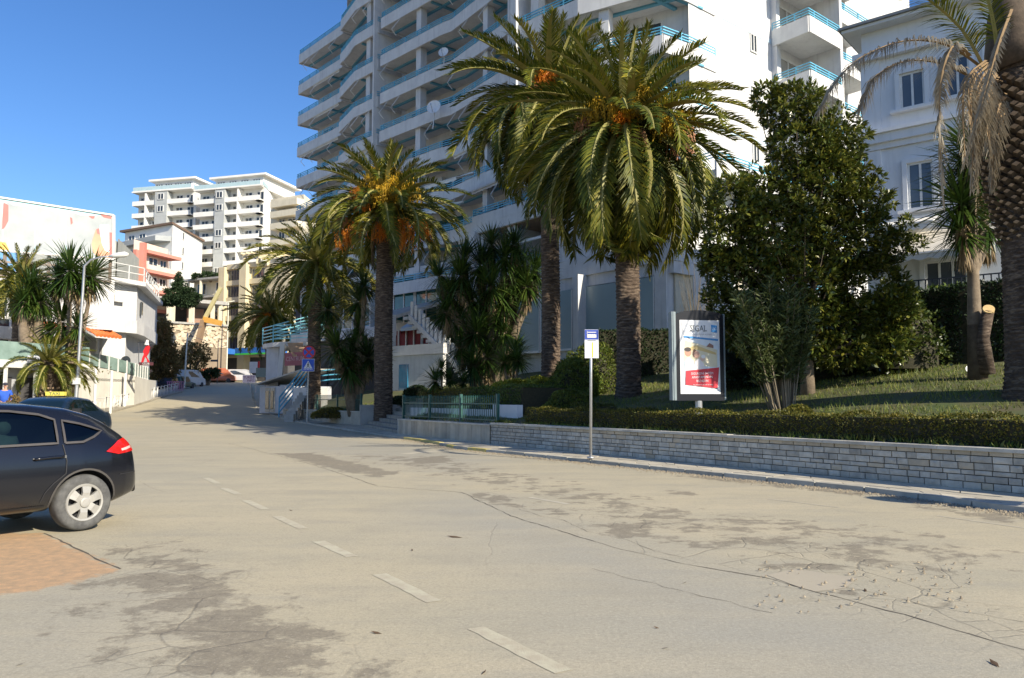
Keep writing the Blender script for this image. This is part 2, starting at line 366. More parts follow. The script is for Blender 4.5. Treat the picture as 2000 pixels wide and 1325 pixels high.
# joints and long cracks in the asphalt: thin sunk-looking strips
CRK = mat('crack_filling', (.085, .072, .055), (.14, .12, .09), .95, 8.)
def crack(pts, w0, jit=.05, step=.12, z=.016):
    m = MB(); c = seglen(pts); n = max(2, int(c[-1]/step)); ps = []
    off = 0
    for k in range(n+1):
        p, d = along(pts, c[-1]*k/n); off = off*.8+random.uniform(-jit, jit)*.6
        ps.append((p+Vector((-d.y, d.x))*off, Vector((-d.y, d.x)), w0*random.uniform(.25, 1.3)))
    vs = []
    for p, n_, w_ in ps:
        for s in (-.5, .5):
            q = p+n_*w_*s; vs.append((q.x, q.y, zrf(q.x, q.y)+z-.013))
    return m.add(vs, [(2*k, 2*k+1, 2*k+3, 2*k+2) for k in range(n)])
JT = MB()
def addc(*a_, **k_):
    q = crack(*a_, **k_); JT.add(q.v, q.f)
addc(pp((445, 866), (600, 905), (740, 950), (900, 962), (1000, 1008), (1200, 1068), (1350, 1105), (1500, 1130), (1750, 1195), (1960, 1255), (2100, 1290)), .013, .03)
addc(pp((85, 1042), (160, 1078), (235, 1112)), .02, .02)
for q in (((270, 940), (290, 952), (322, 962)), ((1010, 995), (1100, 1018), (1170, 1042), (1330, 1088)), ((1560, 1135), (1700, 1160), (1850, 1195), (2000, 1215)), ((1480, 1112), (1600, 1100), (1720, 1115)), ((1150, 1112), (1500, 1200))):
    addc(pp(*q), .006, .06)
JT.build('road_crack', CRK, None, kind='structure')
# a smoother repair patch
PATCH = mat('asphalt_repair', (.40, .355, .265), (.36, .32, .245), .85, 1.5, .3, 70)
def sheet(poly, z): return [(x, y, zrf(x, y)+z) for x, y in poly]
m = MB(); q = sheet(pp((1497, 1124), (1555, 1112), (1675, 1130), (1650, 1150), (1590, 1157), (1545, 1142)), .003); m.add(q, [tuple(range(len(q)))[::-1]])
m.build('road_repair_patch', PATCH, None, kind='structure')
# centre line dashes, worn
pm, nt, b = new_mat('worn_road_paint'); geo = coord(nt)
L(nt, mixc(nt, vramp(nt, noise(nt, 7, 6, .7, geo), .38, .60), (.50, .47, .34), (.42, .37, .27)), b.inputs['Base Color']); b.inputs['Roughness'].default_value = .8
bump(nt, b, noise(nt, 85, 3, .7, geo), .5, .01)
for (p0, p1) in (((402, 934), (425, 945)), ((437, 954), (466, 966)), ((480, 978), (517, 995)), ((540, 1009), (592, 1033)), ((622, 1058), (688, 1088)), ((742, 1122), (848, 1176)), ((930, 1227), (1100, 1313))):
    A, B_ = G(*p0), G(*p1); d = (B_-A).normalized(); n_ = Vector((-d.y, d.x, 0)); k = 8; vs = []
    for t in range(k+1):
        for s in (-1, 1):
            q = A.lerp(B_, t/k)+n_*s*(.062+random.uniform(-.006, .006)); vs.append((q.x, q.y, zrf(q.x, q.y)+.003))
    m = MB(); m.add(vs, [(2*t, 2*t+2, 2*t+3, 2*t+1) for t in range(k)]); m.build('road_marking', pm, None, kind='structure')
m = MB()
for (p0, p1, w_) in (((1830, 1008), (2100, 1046), .05), ((1035, 972), (1110, 985), .10), ((790, 887), (865, 880), .35), ((1500, 975), (1640, 992), .04)):
    A, B_ = G(*p0), G(*p1); d = (B_-A).normalized(); n_ = Vector((-d.y, d.x, 0))*w_/2
    m.quad(*[(q.x, q.y, .003) for q in (A-n_, B_-n_, B_+n_, A+n_)])
pm2 = mat('faded_road_paint', (.47, .43, .33), (.38, .345, .265), .85, 6.)
m.build('faded_road_marking', pm2, None, kind='structure')
# litter, dead leaves and gravel on the road
m = MB()
for (px, py, s_) in ((888, 1050, .10), (805, 1076, .03), (568, 998, .03), (1300, 1268, .03), (1337, 1140, .03), (1942, 1298, .06), (1282, 1228, .02), (735, 1238, .04), (945, 1316, .03), (40, 1300, .03), (1690, 1155, .04), (355, 980, .03)):
    p = G(px, py, .0); an = random.uniform(0, 3); c_, s2 = math.cos(an)*s_, math.sin(an)*s_
    m.add([(p.x-c_, p.y-s2, .004), (p.x+s2*.3, p.y-c_*.3, .010), (p.x+c_, p.y+s2, .014), (p.x-s2*.3, p.y+c_*.3, .004)], [(0, 1, 2, 3)])
m.build('fallen_leaves', mat('dead_leaf', (.10, .06, .03), None, .8), None, kind='stuff')
V = []; F = []
kl = seglen(KERB)
for k in range(5200):
    s = rng.uniform(5, 32) if k < 3600 else rng.uniform(4, 44); p, d = along(KERB, s); off = abs(rng.normal(0, .22))+.02
    x, y = p.x-d.y*off, p.y+d.x*off
    if k > 5090: x, y = G(*rng.uniform((1480, 1100), (1900, 1200)))[:2]
    r = rng.uniform(.006, .02); a0 = rng.uniform(0, 6.28); o = len(V); z = zrf(x, y)+.014
    for t in range(3): V.append((x+r*math.cos(a0+t*2.1), y+r*math.sin(a0+t*2.1), z-.004))
    V.append((x, y, z+r*.9))
    F += [(o, o+1, o+3), (o+1, o+2, o+3), (o+2, o, o+3)]
link('gravel', npmesh('gravel', V, F, mat('kerb_gravel', (.38, .32, .22), (.20, .16, .11), .9, 30.)), None, kind='stuff')
# ---------------------------------------------------------------- kerb of single stones
KST = mat('kerb_stone_concrete', (.42, .40, .34), (.30, .29, .25), .85, 4., .5, 50, rnd=.12)
KYEL = mat('kerb_yellow_paint', (.62, .50, .12), (.42, .37, .20), .8, 9., .4, 50, rnd=.1)
kerb = thing('kerb', 'grey stone kerb of long blocks, some painted yellow, along the road', 'kerb'); kerb['kind'] = 'structure'; del kerb['category']; del kerb['label']
s = 0.; n_k = 0
while s < kl[-1]-1.1 and n_k < 130:
    l = random.uniform(.85, 1.05) if s < 60 else 2.; p0, d = along(KERB, s+.01); p1, _ = along(KERB, s+l-.015); dd = p1-p0
    z = zrf(p0.x, p0.y); c = (p0+p1)/2; n_ = Vector((dd.y, -dd.x)).normalized()*.09; ty = 1000+FPX*p0.x/p0.y
    m = MB(); m.box((c.x+n_.x, c.y+n_.y, z-.010), (dd.length, .17, .19+random.uniform(-.008, .012)), math.atan2(dd.y, dd.x))
    zz = [v for v in m.v]; m.v = [(x-(.02*n_.x/.09 if zc < z else 0), y-(.02*n_.y/.09 if zc < z else 0), zc) for x, y, zc in zz]
    o = m.build('kerb_stone', KYEL if (800 < ty < 1010 and random.random() < .8) else KST, kerb)
    s += l; n_k += 1
# ---------------------------------------------------------------- pavement between kerb and wall
def strip_poly(a_, b_, n):
    ca, cb = seglen(a_)[-1], seglen(b_)[-1]; return None
INN = []   # inner kerb edge sampled with the wall line it faces
mp = MB(); rows = []
for k in range(0, 76):
    s = k*1.; p, d = along(KERB, s); q = p+Vector((d.y, -d.x))*.17; rows.append((q, s))
PAVB = mat('pavement_mortar', (.36, .33, .26), (.28, .26, .21), .9, 3., .4, 40)
def wallside(q):
    """nearest point of the garden wall base to q"""
    best = None
    for (x0, y0), (x1, y1) in zip(BASE[:-1], BASE[1:]):
        dx, dy = x1-x0, y1-y0; t = max(0, min(1, ((q.x-x0)*dx+(q.y-y0)*dy)/(dx*dx+dy*dy))); w_ = Vector((x0+t*dx, y0+t*dy))
        if best is None or (w_-q).length < (best-q).length: best = w_
    return best
vs = []
for q, s in rows:
    w_ = wallside(q); e = q+(w_-q)*1.12
    vs += [(q.x, q.y, zrf(q.x, q.y)+.045), (e.x, e.y, zrf(e.x, e.y)+.10)]
mp.add(vs, [(2*i, 2*i+1, 2*i+3, 2*i+2) for i in range(len(rows)-1)])
pave = mp.build('pavement', PAVB, None, kind='structure')
FLG = mat('flagstone', (.50, .45, .35), (.38, .35, .28), .85, 2., .4, 35, rnd=.16)
stones = []
s = 3.2
def pt(s, t):
    k = min(s, 74.9); i = int(k); q = rows[i][0].lerp(rows[i+1][0], k-i); w_ = wallside(q); return q.lerp(w_, t)
nrow = 4; js = {}
def jit(i, j):
    if (i, j) not in js: js[(i, j)] = (random.uniform(-.12, .12), random.uniform(-.05, .05) if 0 < j < nrow else 0)
    return js[(i, j)]
i = 0
while s < 44:
    for j in range(nrow):
        cs = []
        for (a_, b_) in ((0, 0), (1, 0), (1, 1), (0, 1)):
            js_, jt = jit(i+a_, j+b_); off = (.22 if (j+b_) % 2 else 0)
            cs.append(pt(s+a_*.46+off+js_, max(.01, min(.995, (j+b_)/nrow+jt))))
        c = sum(cs, Vector((0, 0)))/4; cs = [c+(q-c)*.955 for q in cs]; z = zrf(c.x, c.y)
        stones.append((c.length, cs, z))
        
    s += .46; i += 1
stones.sort(key=lambda q: q[0]); m2 = MB()
def pz_(h):
    def f(p):
        v = Vector((p[0], p[1])); w_ = wallside(v); k = sdist(KERB, v.x, v.y); t = float(np.clip((k-.17)/(k-.17+(w_-v).length+.01), 0, 1)); return zrf(v.x, v.y)+.066+.058*t+h
    return f
for k, (dd, cs, z) in enumerate(stones):
    h = random.uniform(-.004, .004)
    if k < 290:
        m = MB(); m.prism([tuple(q) for q in cs], z+.02, pz_(h)); m.build('flagstone', FLG, pave)
    else: m2.prism([tuple(q) for q in cs], z+.02, pz_(h))
m2.build('flagstone_field', FLG, pave, kind='stuff')
# ---------------------------------------------------------------- garden ground and grass
xs = np.arange(-42, 34, .5); ys = np.arange(1, 78, .5)
X, Y = np.meshgrid(xs, ys); T = sdist(BASE, X, Y); Z = gz(X, Y); keep = T > .1
V = np.stack([X.ravel(), Y.ravel(), Z.ravel()], 1); nx = len(xs); i, j = np.meshgrid(np.arange(nx-1), np.arange(len(ys)-1)); a = (j*nx+i).ravel()
kk = keep.ravel(); ok = kk[a] & kk[a+1] & kk[a+nx] & kk[a+nx+1]; F = np.stack([a, a+1, a+nx+1, a+nx], 1)[ok]
SOIL = mat('garden_soil', (.06, .085, .02), (.10, .085, .04), .95, 1.2, .6, 12)
link('garden_ground', npmesh('garden_ground', V, F, SOIL, True), None, kind='structure')
GRS = leafmat('grass_blades', [(.07, .13, .015), (.13, .19, .025), (.19, .20, .04), (.24, .21, .08)], .35, .6, .25)
n = 230000; PX_ = rng.uniform(-12, 18, n); PY_ = rng.uniform(8, 46, n); T = sdist(BASE, PX_, PY_)
r = rng.uniform(0, 1, n); ok = (T > .15) & (T < 7.5) & ((PX_ > 0) | (r < .5)) & (PX_/np.maximum(PY_, 1) < .75)
cl = np.sin(PX_*2.1+np.sin(PY_*1.7)*2)*np.sin(PY_*2.6+PX_); ok &= (cl > -.75)
x, y = PX_[ok], PY_[ok]; z = gz(x, y); n = len(x); az = rng.uniform(0, 6.28, n); h = rng.uniform(.04, .11, n)*(1+.5*cl[ok]); wv = .011
V = np.zeros((n, 3, 3)); V[:, 0] = np.stack([x-np.cos(az)*wv, y-np.sin(az)*wv, z-.01], 1); V[:, 1] = np.stack([x+np.cos(az)*wv, y+np.sin(az)*wv, z-.01], 1)
V[:, 2] = np.stack([x+rng.normal(0, .04, n), y+rng.normal(0, .04, n), z+h], 1)
link('grass', npmesh('grass', V.reshape(-1, 3), np.arange(3*n).reshape(-1, 3), GRS), None, kind='stuff')
# ---------------------------------------------------------------- low wall of split stone
STN = mat('split_stone', (.50, .48, .42), (.33, .32, .285), .85, 6., .9, 28, rnd=.2)
STT = mat('tan_split_stone', (.48, .42, .32), (.37, .33, .26), .85, 5., .8, 28, rnd=.15)
MORT = mat('wall_mortar', (.11, .105, .09), None, .95, 6.)
COPE = mat('coping_stone', (.56, .54, .48), (.38, .36, .31), .7, 3., .4, 40, rnd=.1, streak=.3)
ZP = .12; WT = ZP+.60
wall = thing('garden_wall', 'low grey wall of split stone blocks with pale coping beside the pavement', 'wall')
WL = [(12.4, 3.7), (7.5, 11.5), (-.64, 24.3)]
m = MB()
for a_, b_ in zip(WL[:-1], WL[1:]): m.wall(a_, b_, -.1, WT-.01, .26, 0, -.145)
m.build('core', MORT, wall)
cl_ = seglen(WL)[-1]; cands = []
hs = [.112, .105, .078, .112, .108, .085]; z = ZP
for r_, h in enumerate(hs):
    s = random.uniform(0, .2)
    while s < cl_-.05:
        l = random.uniform(.17, .36) if r_ < 5 else random.uniform(.24, .34); e = min(s+l, cl_)
        p0, d = along(WL, s+.008); p1, _ = along(WL, e-.008)
        if (p1-p0).length > .04: cands.append((((p0+p1)/2).length, p0, p1, z+.007, z+h-.007, r_ == 5 or (random.random() < .06)))
        s = e
    z += h
cands.sort(key=lambda q: q[0] if q[1].x/q[1].y < .70 else 99); m2 = MB(); nst = 0
for (dd, p0, p1, z0, z1, tan) in cands:
    if p0.x/max(p0.y, .1) > .9: continue
    d = (p1-p0); l = d.length; rz = math.atan2(d.y, d.x); pr = random.uniform(-.010, .012)
    m = MB(); c = (p0+p1)/2; nn_ = Vector((d.y, -d.x))/l
    # a block with a rough, slightly pillowed face
    f0 = c-nn_*(.014+pr); bx = []
    t = d/l
    for (u, v_) in ((-1, 0), (1, 0), (1, 1), (-1, 1)): 
        q = f0+t*u*l/2; bx.append((q.x, q.y, z0+(z1-z0)*v_))
    for (u, v_) in ((-1, 0), (1, 0), (1, 1), (-1, 1)):
        q = f0+t*u*l/2+nn_*.06; bx.append((q.x, q.y, z0+(z1-z0)*v_))
    q = f0-nn_*random.uniform(.004, .016)+t*random.uniform(-.2, .2)*l; bx.append((q.x, q.y, z0+(z1-z0)*random.uniform(.35, .65)))
    fs = [(0, 1, 8), (1, 2, 8), (2, 3, 8), (3, 0, 8), (0, 4, 5, 1), (1, 5, 6, 2), (2, 6, 7, 3), (3, 7, 4, 0)]
    if nst < 295: m.add(bx, fs); m.build('stone', STT if tan else STN, wall); nst += 1
    else: m2.add(bx, fs)
m2.build('stone_courses', STN, wall, kind='stuff')
s = 0.
while s < cl_-.1:
    l = random.uniform(1.6, 2.4); e = min(s+l, cl_); p0, d = along(WL, s+.004); p1, _ = along(WL, e-.004); q = p1-p0
    m = MB(); lift = .0 if p0.x > 5.6 else .012
    m.wall(tuple(p0), tuple(p1), WT-.012+lift, WT+.042+lift, .37, 0, -.13); m.build('coping', COPE, wall); s = e
# stone-slab clad walls further along
SLB = mat('clad_slab', (.44, .40, .32), (.32, .30, .25), .8, 3., .4, 30, rnd=.18, streak=.3)
def cladwall(a_, b_, label, h=.60):
    t = thing('clad_wall', label, 'wall'); a_, b_ = Vector(a_), Vector(b_); d = (b_-a_); l = d.length; d /= l; z0 = zrf(*((a_+b_)/2))+ZP-.1
    m = MB(); m.wall(a_, b_, z0-.1, z0+.1+h-.05, .25, 0, -.15); m.build('core', MORT, t)
    s = 0
    while s < l-.05:
        e = min(l, s+random.uniform(.26, .38)); p0, p1 = a_+d*(s+.006), a_+d*(e-.006); m = MB()
        m.wall(p0, p1, z0, z0+.1+h-.05, .03, 0, random.uniform(-.004, .006)); m.build('slab', SLB, t); s = e
    m = MB(); m.wall(a_, b_, z0+.1+h-.048, z0+.1+h, .36, 0, -.13); m.build('coping', COPE, t); return t
cladwall((-.68, 24.36), (-4.5, 31.1), 'low wall clad in upright tan slabs between the steps and the block wall')
cladwall((-7.7, 39.7), (-14.8, 50.6), 'low slab-clad wall under the far green fence, left of the steps')
m = MB(); m.wall((-4.5, 31.1), (-2.6, 32.2), 0, WT, .2); m.wall((-7.7, 39.7), (-5.6, 40.6), 0, WT+.5, .2)
m.build('step_side_wall', CONC, None, label='rough concrete side walls holding the slope beside the stone steps', cat='wall')
# ---------------------------------------------------------------- plants
FROND = leafmat('palm_leaflet', [(.028, .050, .008), (.068, .092, .012), (.15, .15, .016), (.32, .26, .022)], .32, .5, .28, .25)
FRONDD = leafmat('dry_palm_leaflet', [(.24, .20, .14), (.36, .32, .25), (.18, .15, .11)], .25, .7, .2, .2)
RACH = mat('frond_rib', (.22, .22, .06), (.30, .26, .09), .6, 4.)
RACHD = mat('dry_frond_rib', (.30, .20, .10), None, .8, 4.)
FRUIT = leafmat('palm_fruit_orange', [(.62, .16, .012), (.70, .25, .02), (.50, .11, .015)], .15, .5, .15, .3)
FRUITY = leafmat('palm_fruit_yellow', [(.62, .36, .02), (.48, .30, .02), (.66, .42, .04)], .15, .5, .15, .3)
FRUITP = leafmat('palm_fruit_stalk_pink', [(.52, .22, .12), (.42, .20, .11), (.36, .24, .12)], .15, .6, .15, .3)
BARK, nt, b_ = new_mat('palm_bark'); st_ = noise(nt, 1., 6, .7, coord(nt, True, (3.5, 3.5, 17.)), .4); lg_ = noise(nt, 1.1, 3, .6, coord(nt))
c_ = ramp(nt, st_, [(.34, (.020, .014, .010)), (.50, (.075, .053, .038)), (.62, (.19, .145, .105)), (.72, (.10, .07, .05))]); L(nt, mixc(nt, vramp(nt, lg_, .45, .65, 0, .5), c_, (.085, .055, .036)), b_.inputs['Base Color']); b_.inputs['Roughness'].default_value = .95; bump(nt, b_, st_, .8, .03)
BARKD = mat('tree_bark', (.23, .18, .125), (.13, .10, .07), .9, 6., .7, 25)
BOOT = mat('leaf_base_bark', (.11, .08, .055), (.06, .045, .03), .9, 9., .6, 30, rnd=.2)
BOOTC = mat('leaf_base_cut', (.36, .25, .15), (.24, .16, .10), .85, 9., .4, 40, rnd=.2)
def frond_mesh(pts, npair, ll, wid=.034, dry=False, vup=.35, droop=.25, seed=0, t0=.10, up=(0, 0, 1)):
    """feather leaf along a curve: tapered rib and two rows of folded leaflets"""
    r = np.random.default_rng(seed); pts = np.array(pts, float); seg = np.linalg.norm(np.diff(pts, axis=0), axis=1); cum = np.concatenate([[0], np.cumsum(seg)])/seg.sum()
    at = lambda t: np.stack([np.interp(t, cum, pts[:, k]) for k in range(3)], -1)
    V = []; F = []; M = []
    nr = 12
    for i in range(nr+1):
        t = i/nr; p = at(t); d = at(min(1, t+.02))-at(max(0, t-.02)); d /= np.linalg.norm(d)+1e-9; s = np.cross(d, up); s /= np.linalg.norm(s)+1e-9; u = np.cross(s, d); w_ = .035*(1-t)**.8+.005
        V += [p-s*w_, p+s*w_, p+u*w_*.8]
    for i in range(nr):
        for a_, b_ in ((0, 1), (1, 2), (2, 0)): F.append((3*i+a_, 3*i+b_, 3*i+3+b_, 3*i+3+a_)); M.append(1)
    for k in range(npair):
        t = t0+(1-t0)*((k+.5)/npair); p = at(t); d = at(min(1, t+.02))-at(max(0, t-.02)); d /= np.linalg.norm(d)+1e-9
        s = np.cross(d, up); s /= np.linalg.norm(s)+1e-9; u = np.cross(s, d)
        L_ = ll*(.45+.55*math.sin(math.pi*min(1, .12+t*.80)))*(1 if t < .9 else .8)
        for sg in (-1, 1):
            an = math.radians(62-34*t+r.normal(0, 5)); dr = d*math.cos(an)+s*sg*math.sin(an)+u*(vup+r.normal(0, .12)); dr /= np.linalg.norm(dr)
            l = L_*r.uniform(.85, 1.1); a_ = p; q1 = a_+dr*l*.5; q2 = q1+(dr+np.array([0, 0, -1])*(droop+r.uniform(0, .25)))*l*.5
            wv = np.cross(dr, u); wv /= np.linalg.norm(wv)+1e-9; wv = (wv*.85+u*.4*sg)*wid*.5; o = len(V)
            V += [a_-wv*.6, a_+wv*.6, q1+wv, q1-wv, q2]; F += [(o, o+1, o+2, o+3), (o+3, o+2, o+4, o+4)]; M += [0, 0]
    Fq = [f for f in F if f[2] != f[3]]; me = bpy.data.meshes.new('frond')
    me.from_pydata([tuple(v) for v in V], [], [f if f[2] != f[3] else f[:3] for f in F]); me.materials.append(FRONDD if dry else FROND); me.materials.append(RACHD if dry else RACH)
    me.polygons.foreach_set('material_index', M); me.update(); return me
def arc(L_, bend, n=14, e0=0., pw=1.5):
    p = np.zeros(3); out = [p.copy()]
    for i in range(n):
        t = (i+.5)/n; a_ = math.radians(e0-bend*t**pw); p = p+np.array([math.cos(a_), 0, math.sin(a_)])*L_/n; out.append(p.copy())
    return out
FV = {}
for bd in (25, 50, 80, 105, 128):
    for sd in (0, 1, 2): FV[(bd, sd)] = frond_mesh(arc(1., bd, pw=1.2+.3*sd), 66, .155, .0125, seed=bd+sd)
FD = [frond_mesh(arc(1., bd), 50, .13, .011, True, .1, .7, seed=bd) for bd in (30, 60)]
def fruit_mesh(mt, seed, L_=.55, R=.28, n=46, beads=9):
    """hanging bunch of fine stalks set with small fruits"""
    r = np.random.default_rng(seed); V = []; F = []
    def strip(a, b, w_):
        d = b-a; s = np.cross(d, [r.normal(), r.normal(), r.normal()]); s = s/(np.linalg.norm(s)+1e-9)*w_; o = len(V); V.extend([a-s, a+s, b+s, b-s]); F.append((o, o+1, o+2, o+3))
    for _ in range(n):
        az = r.uniform(0, 6.28); sp = r.uniform(.1, 1)*R; p0 = np.array([0, 0, 0.]); p1 = np.array([math.cos(az)*sp, math.sin(az)*sp, -L_*r.uniform(.2, .5)]); p2 = p1+np.array([math.cos(az)*sp*.2, math.sin(az)*sp*.2, -L_*r.uniform(.3, .6)])
        strip(p0, p1, .006); strip(p1, p2, .006)
        for k in range(beads):
            c = p1+(p2-p1)*r.uniform(-.6, 1)+r.normal(0, .018, 3); q = .014; o = len(V)
            V.extend([c+[q, 0, 0], c+[-q*.5, q*.87, 0], c+[-q*.5, -q*.87, 0], c+[0, 0, q*1.3], c+[0, 0, -q*1.3]])
            F.extend([(o, o+1, o+3, o+3), (o+1, o+2, o+3, o+3), (o+2, o, o+3, o+3), (o+1, o, o+4, o+4), (o+2, o+1, o+4, o+4), (o, o+2, o+4, o+4)])
    me = bpy.data.meshes.new('fruit_cluster'); me.from_pydata([tuple(v) for v in V], [], [f if f[2] != f[3] else f[:3] for f in F]); me.materials.append(mt); me.update(); return me
FRU = [fruit_mesh(FRUIT, 1), fruit_mesh(FRUIT, 2), fruit_mesh(FRUITY, 3), fruit_mesh(FRUITY, 4), fruit_mesh(FRUITP, 5)]
def trunk_mesh(h, r0, r1, seed=0, ncol=9, row=.115, amp=.11, bow=0., flare=.25, ns=66, mt=None):
    nz = int(h/.028); zz = np.linspace(0, h, nz+1); th = np.linspace(0, 2*np.pi, ns, endpoint=False); TH, ZZ = np.meshgrid(th, zz)
    r = np.random.default_rng(seed); rad = r0+(r1-r0)*(ZZ/h)+flare*r0*np.exp(-ZZ/.35)
    v = ZZ/row+.25*np.sin(TH*2+seed); iv = np.floor(v); u = TH/(2*np.pi)*ncol+.5*(iv % 2); fv = v-iv; fu = np.abs((u % 1)-.5)*2
    sc = np.clip(1-fu*.9, 0, 1)**.6*(1-np.abs(fv-.35)*1.5).clip(0, 1)
    cell = np.sin(iv*12.9+np.floor(u)*78.2)*43758.5; cell -= np.floor(cell)
    rad = rad*(1+amp*(sc-.4)*(.7+.6*cell))+r.normal(0, .004, rad.shape)+.02*np.sin(TH*3+ZZ*.8)
    bx = bow*np.sin(ZZ/h*np.pi); V = np.stack([rad*np.cos(TH)+bx, rad*np.sin(TH), ZZ-.15], -1).reshape(-1, 3)
    i, j = np.meshgrid(np.arange(ns), np.arange(nz)); a_ = (j*ns+i).ravel(); b_ = (j*ns+(i+1) % ns).ravel(); F = np.stack([a_, b_, b_+ns, a_+ns], 1)
    return npmesh('trunk', V, F, mt or BARK, False)
def place_frond(par, me, z, phi, el, s, name='frond', roll=0., rad=.12):
    R_ = Matrix.Rotation(phi, 4, 'Z') @ Matrix.Rotation(-el, 4, 'Y') @ Matrix.Rotation(roll, 4, 'X')
    o = link(name, me, par); o.matrix_local = Matrix.Translation((rad*math.cos(phi), rad*math.sin(phi), z)) @ R_ @ Matrix.Diagonal((s, s, s, 1)); return o
def palm(label, base, hc, r0, r1, L_, n=80, nd=14, fruits=(), seed=0, dead=True, spread=1., group='date palms with arching feather leaves', droopy=1., top=80, tr=None, low=38):
    """hc: height of the heart of the crown above the base"""
    R = random.Random(seed); t = thing('date_palm', label, 'palm tree', base, R.uniform(-.3, .3), group)
    link('trunk', tr or trunk_mesh(hc+.35, r0, r1, seed), t)
    m = MB(); k = 9   # fibrous head below the crown
    m.tube([(0, 0, hc-.55), (0, 0, hc-.3), (0, 0, hc+.1), (0, 0, hc+.35)], [r1*.95, r1*1.22, r1*1.1, r1*.3], 14); m.build('crown_heart', BOOT, t, True)
    ga = 2.399963
    for i in range(n):
        f = (i+.5)/n; phi = i*ga+R.uniform(-.15, .15); el = math.radians(top-(top+low)*f**.80*droopy+R.uniform(-7, 7))
        bd = min((25, 50, 80, 105, 128), key=lambda b: abs(b-(28+85*min(1, f*1.15)-max(0, f-.72)*120+R.uniform(-18, 18))))
        s = L_*(.66+.42*math.sin(min(1, f*1.5)*1.57))*R.uniform(.88, 1.08)*spread
        if f > .8: s *= .92
        place_frond(t, FV[(bd, R.randrange(3))], hc+.12-.35*f, phi, el, s, roll=R.uniform(-.35, .35))
    if dead:
        for i in range(nd): place_frond(t, FD[R.randrange(2)], hc-.35-R.uniform(0, .3), i*ga*1.3, math.radians(R.uniform(-72, -45)), L_*R.uniform(.42, .68), 'dry_frond', R.uniform(-.5, .5))
    for (phi, rr, dz, kk, s) in fruits:
        o = link('fruit_cluster', FRU[kk], t, (rr*math.cos(phi), rr*math.sin(phi), hc+dz), (R.uniform(-.2, .2), R.uniform(-.2, .2), R.uniform(0, 6)), (s, s, s*1.15))
        m = MB(); m.tube([(0, 0, hc-.05), (rr*.6*math.cos(phi), rr*.6*math.sin(phi), hc+dz*.3+.35), (rr*math.cos(phi), rr*math.sin(phi), hc+dz-.02)], .016, 5); m.build('fruit_stalk', FRUITY, t)
    return t
T_ = math.radians
b = GG(1228, 775); b.z = gzf(b.x, b.y)
cz = P(1250, 246, b.y).z-b.z
palm('biggest date palm, right of the two by the bus stop sign, leaves hanging low', b, cz,   .38, .36, 4.45, 145, 40,
     [(T_(-62), 1.6, .15, 2, 1.5), (T_(-45), 1.7, .0, 3, 1.6), (T_(-36), 1.9, -.45, 4, 1.6), (T_(-112), 1.5, .35, 3, 1.4), (T_(-92), 1.55, .35, 2, 1.3), (T_(-135), 1.5, .5, 2, 1.3), (T_(-22), 1.8, .3, 3, 1.5), (T_(-150), 1.6, .0, 4, 1.2), (T_(-80), 1.5, -.7, 4, 1.1), (T_(-70), 1.2, .9, 3, 1.3), (T_(-52), 1.95, -.2, 2, 1.4), (T_(-100), 1.6, -.15, 0, 1.1)], seed=11, low=80)
b = Vector((PX(1076, 30), 30, 0)); b.z = gzf(b.x, b.y)
palm('slimmer date palm behind the tallest one, its crown against the blue-railed balconies', b, P(1085, 185, 30).z-b.z, .36, .33, 4.4, 120, 24,
     [(T_(-125), 1.3, .3, 0, 1.6), (T_(-105), 1.2, .5, 0, 1.6), (T_(-145), 1.5, -.7, 0, 1.5), (T_(-80), 1.2, .45, 2, 1.4), (T_(-60), 1.2, .5, 3, 1.4), (T_(-130), 1.7, -.2, 4, 1.3)], seed=22, low=66)
b = Vector((PX(748, 39), 39, 0)); b.z = gzf(b.x, b.y)
palm('date palm with orange fruit bunches beside the stone steps', b, P(757, 405, 39).z-b.z, .46, .42, 4.4, 84, 6,
     [(T_(-140), 1.6, -1.0, 0, 1.9), (T_(-155), 2.2, -1.4, 0, 1.7), (T_(-165), 2.1, -.5, 4, 1.3), (T_(-95), 1.0, -1.0, 0, 1.7), (T_(-55), 1.6, -.9, 0, 2.0), (T_(-45), 1.9, -1.4, 0, 2.0), (T_(-30), 2.1, -.9, 0, 1.4), (T_(-20), 2.3, -1.3, 0, 1.1), (T_(-105), 1.3, 1.3, 2, 2.1), (T_(-65), 1.3, 1.2, 3, 2.1), (T_(-145), 1.4, 1.0, 3, 2.0), (T_(-30), 1.5, 1.1, 2, 2.0), (T_(-115), 1.0, 1.8, 3, 1.8), (T_(-60), .9, 1.8, 2, 1.8), (T_(-90), 1.5, .8, 3, 1.9), (T_(-130), 1.8, .6, 0, 1.7), (T_(-80), 1.2, .4, 3, 1.3), (T_(-130), 1.5, .2, 0, 1.3), (T_(-50), .7, -1.3, 4, 1.1)], seed=33, top=86, low=22)
b = Vector((PX(612, 47), 47, 0)); b.z = gzf(b.x, b.y)
palm('shaded date palm behind the fruiting one, leaves reaching left over the street', b, P(618, 512, 47).z-b.z, .4, .36, 4.3, 56, 4, [], seed=44)
b = Vector((PX(526, 70), 70, zrf(0, 70)+.1))
palm('far date palm above the turquoise stair railing', b, P(523, 615, 70).z-b.z, .42, .42, 4.2, 66, 5, [(T_(-100), 1.0, -.6, 0, 2.0), (T_(-120), 1.2, -.1, 4, 1.7), (T_(-80), .9, .1, 0, 1.5)], seed=55)
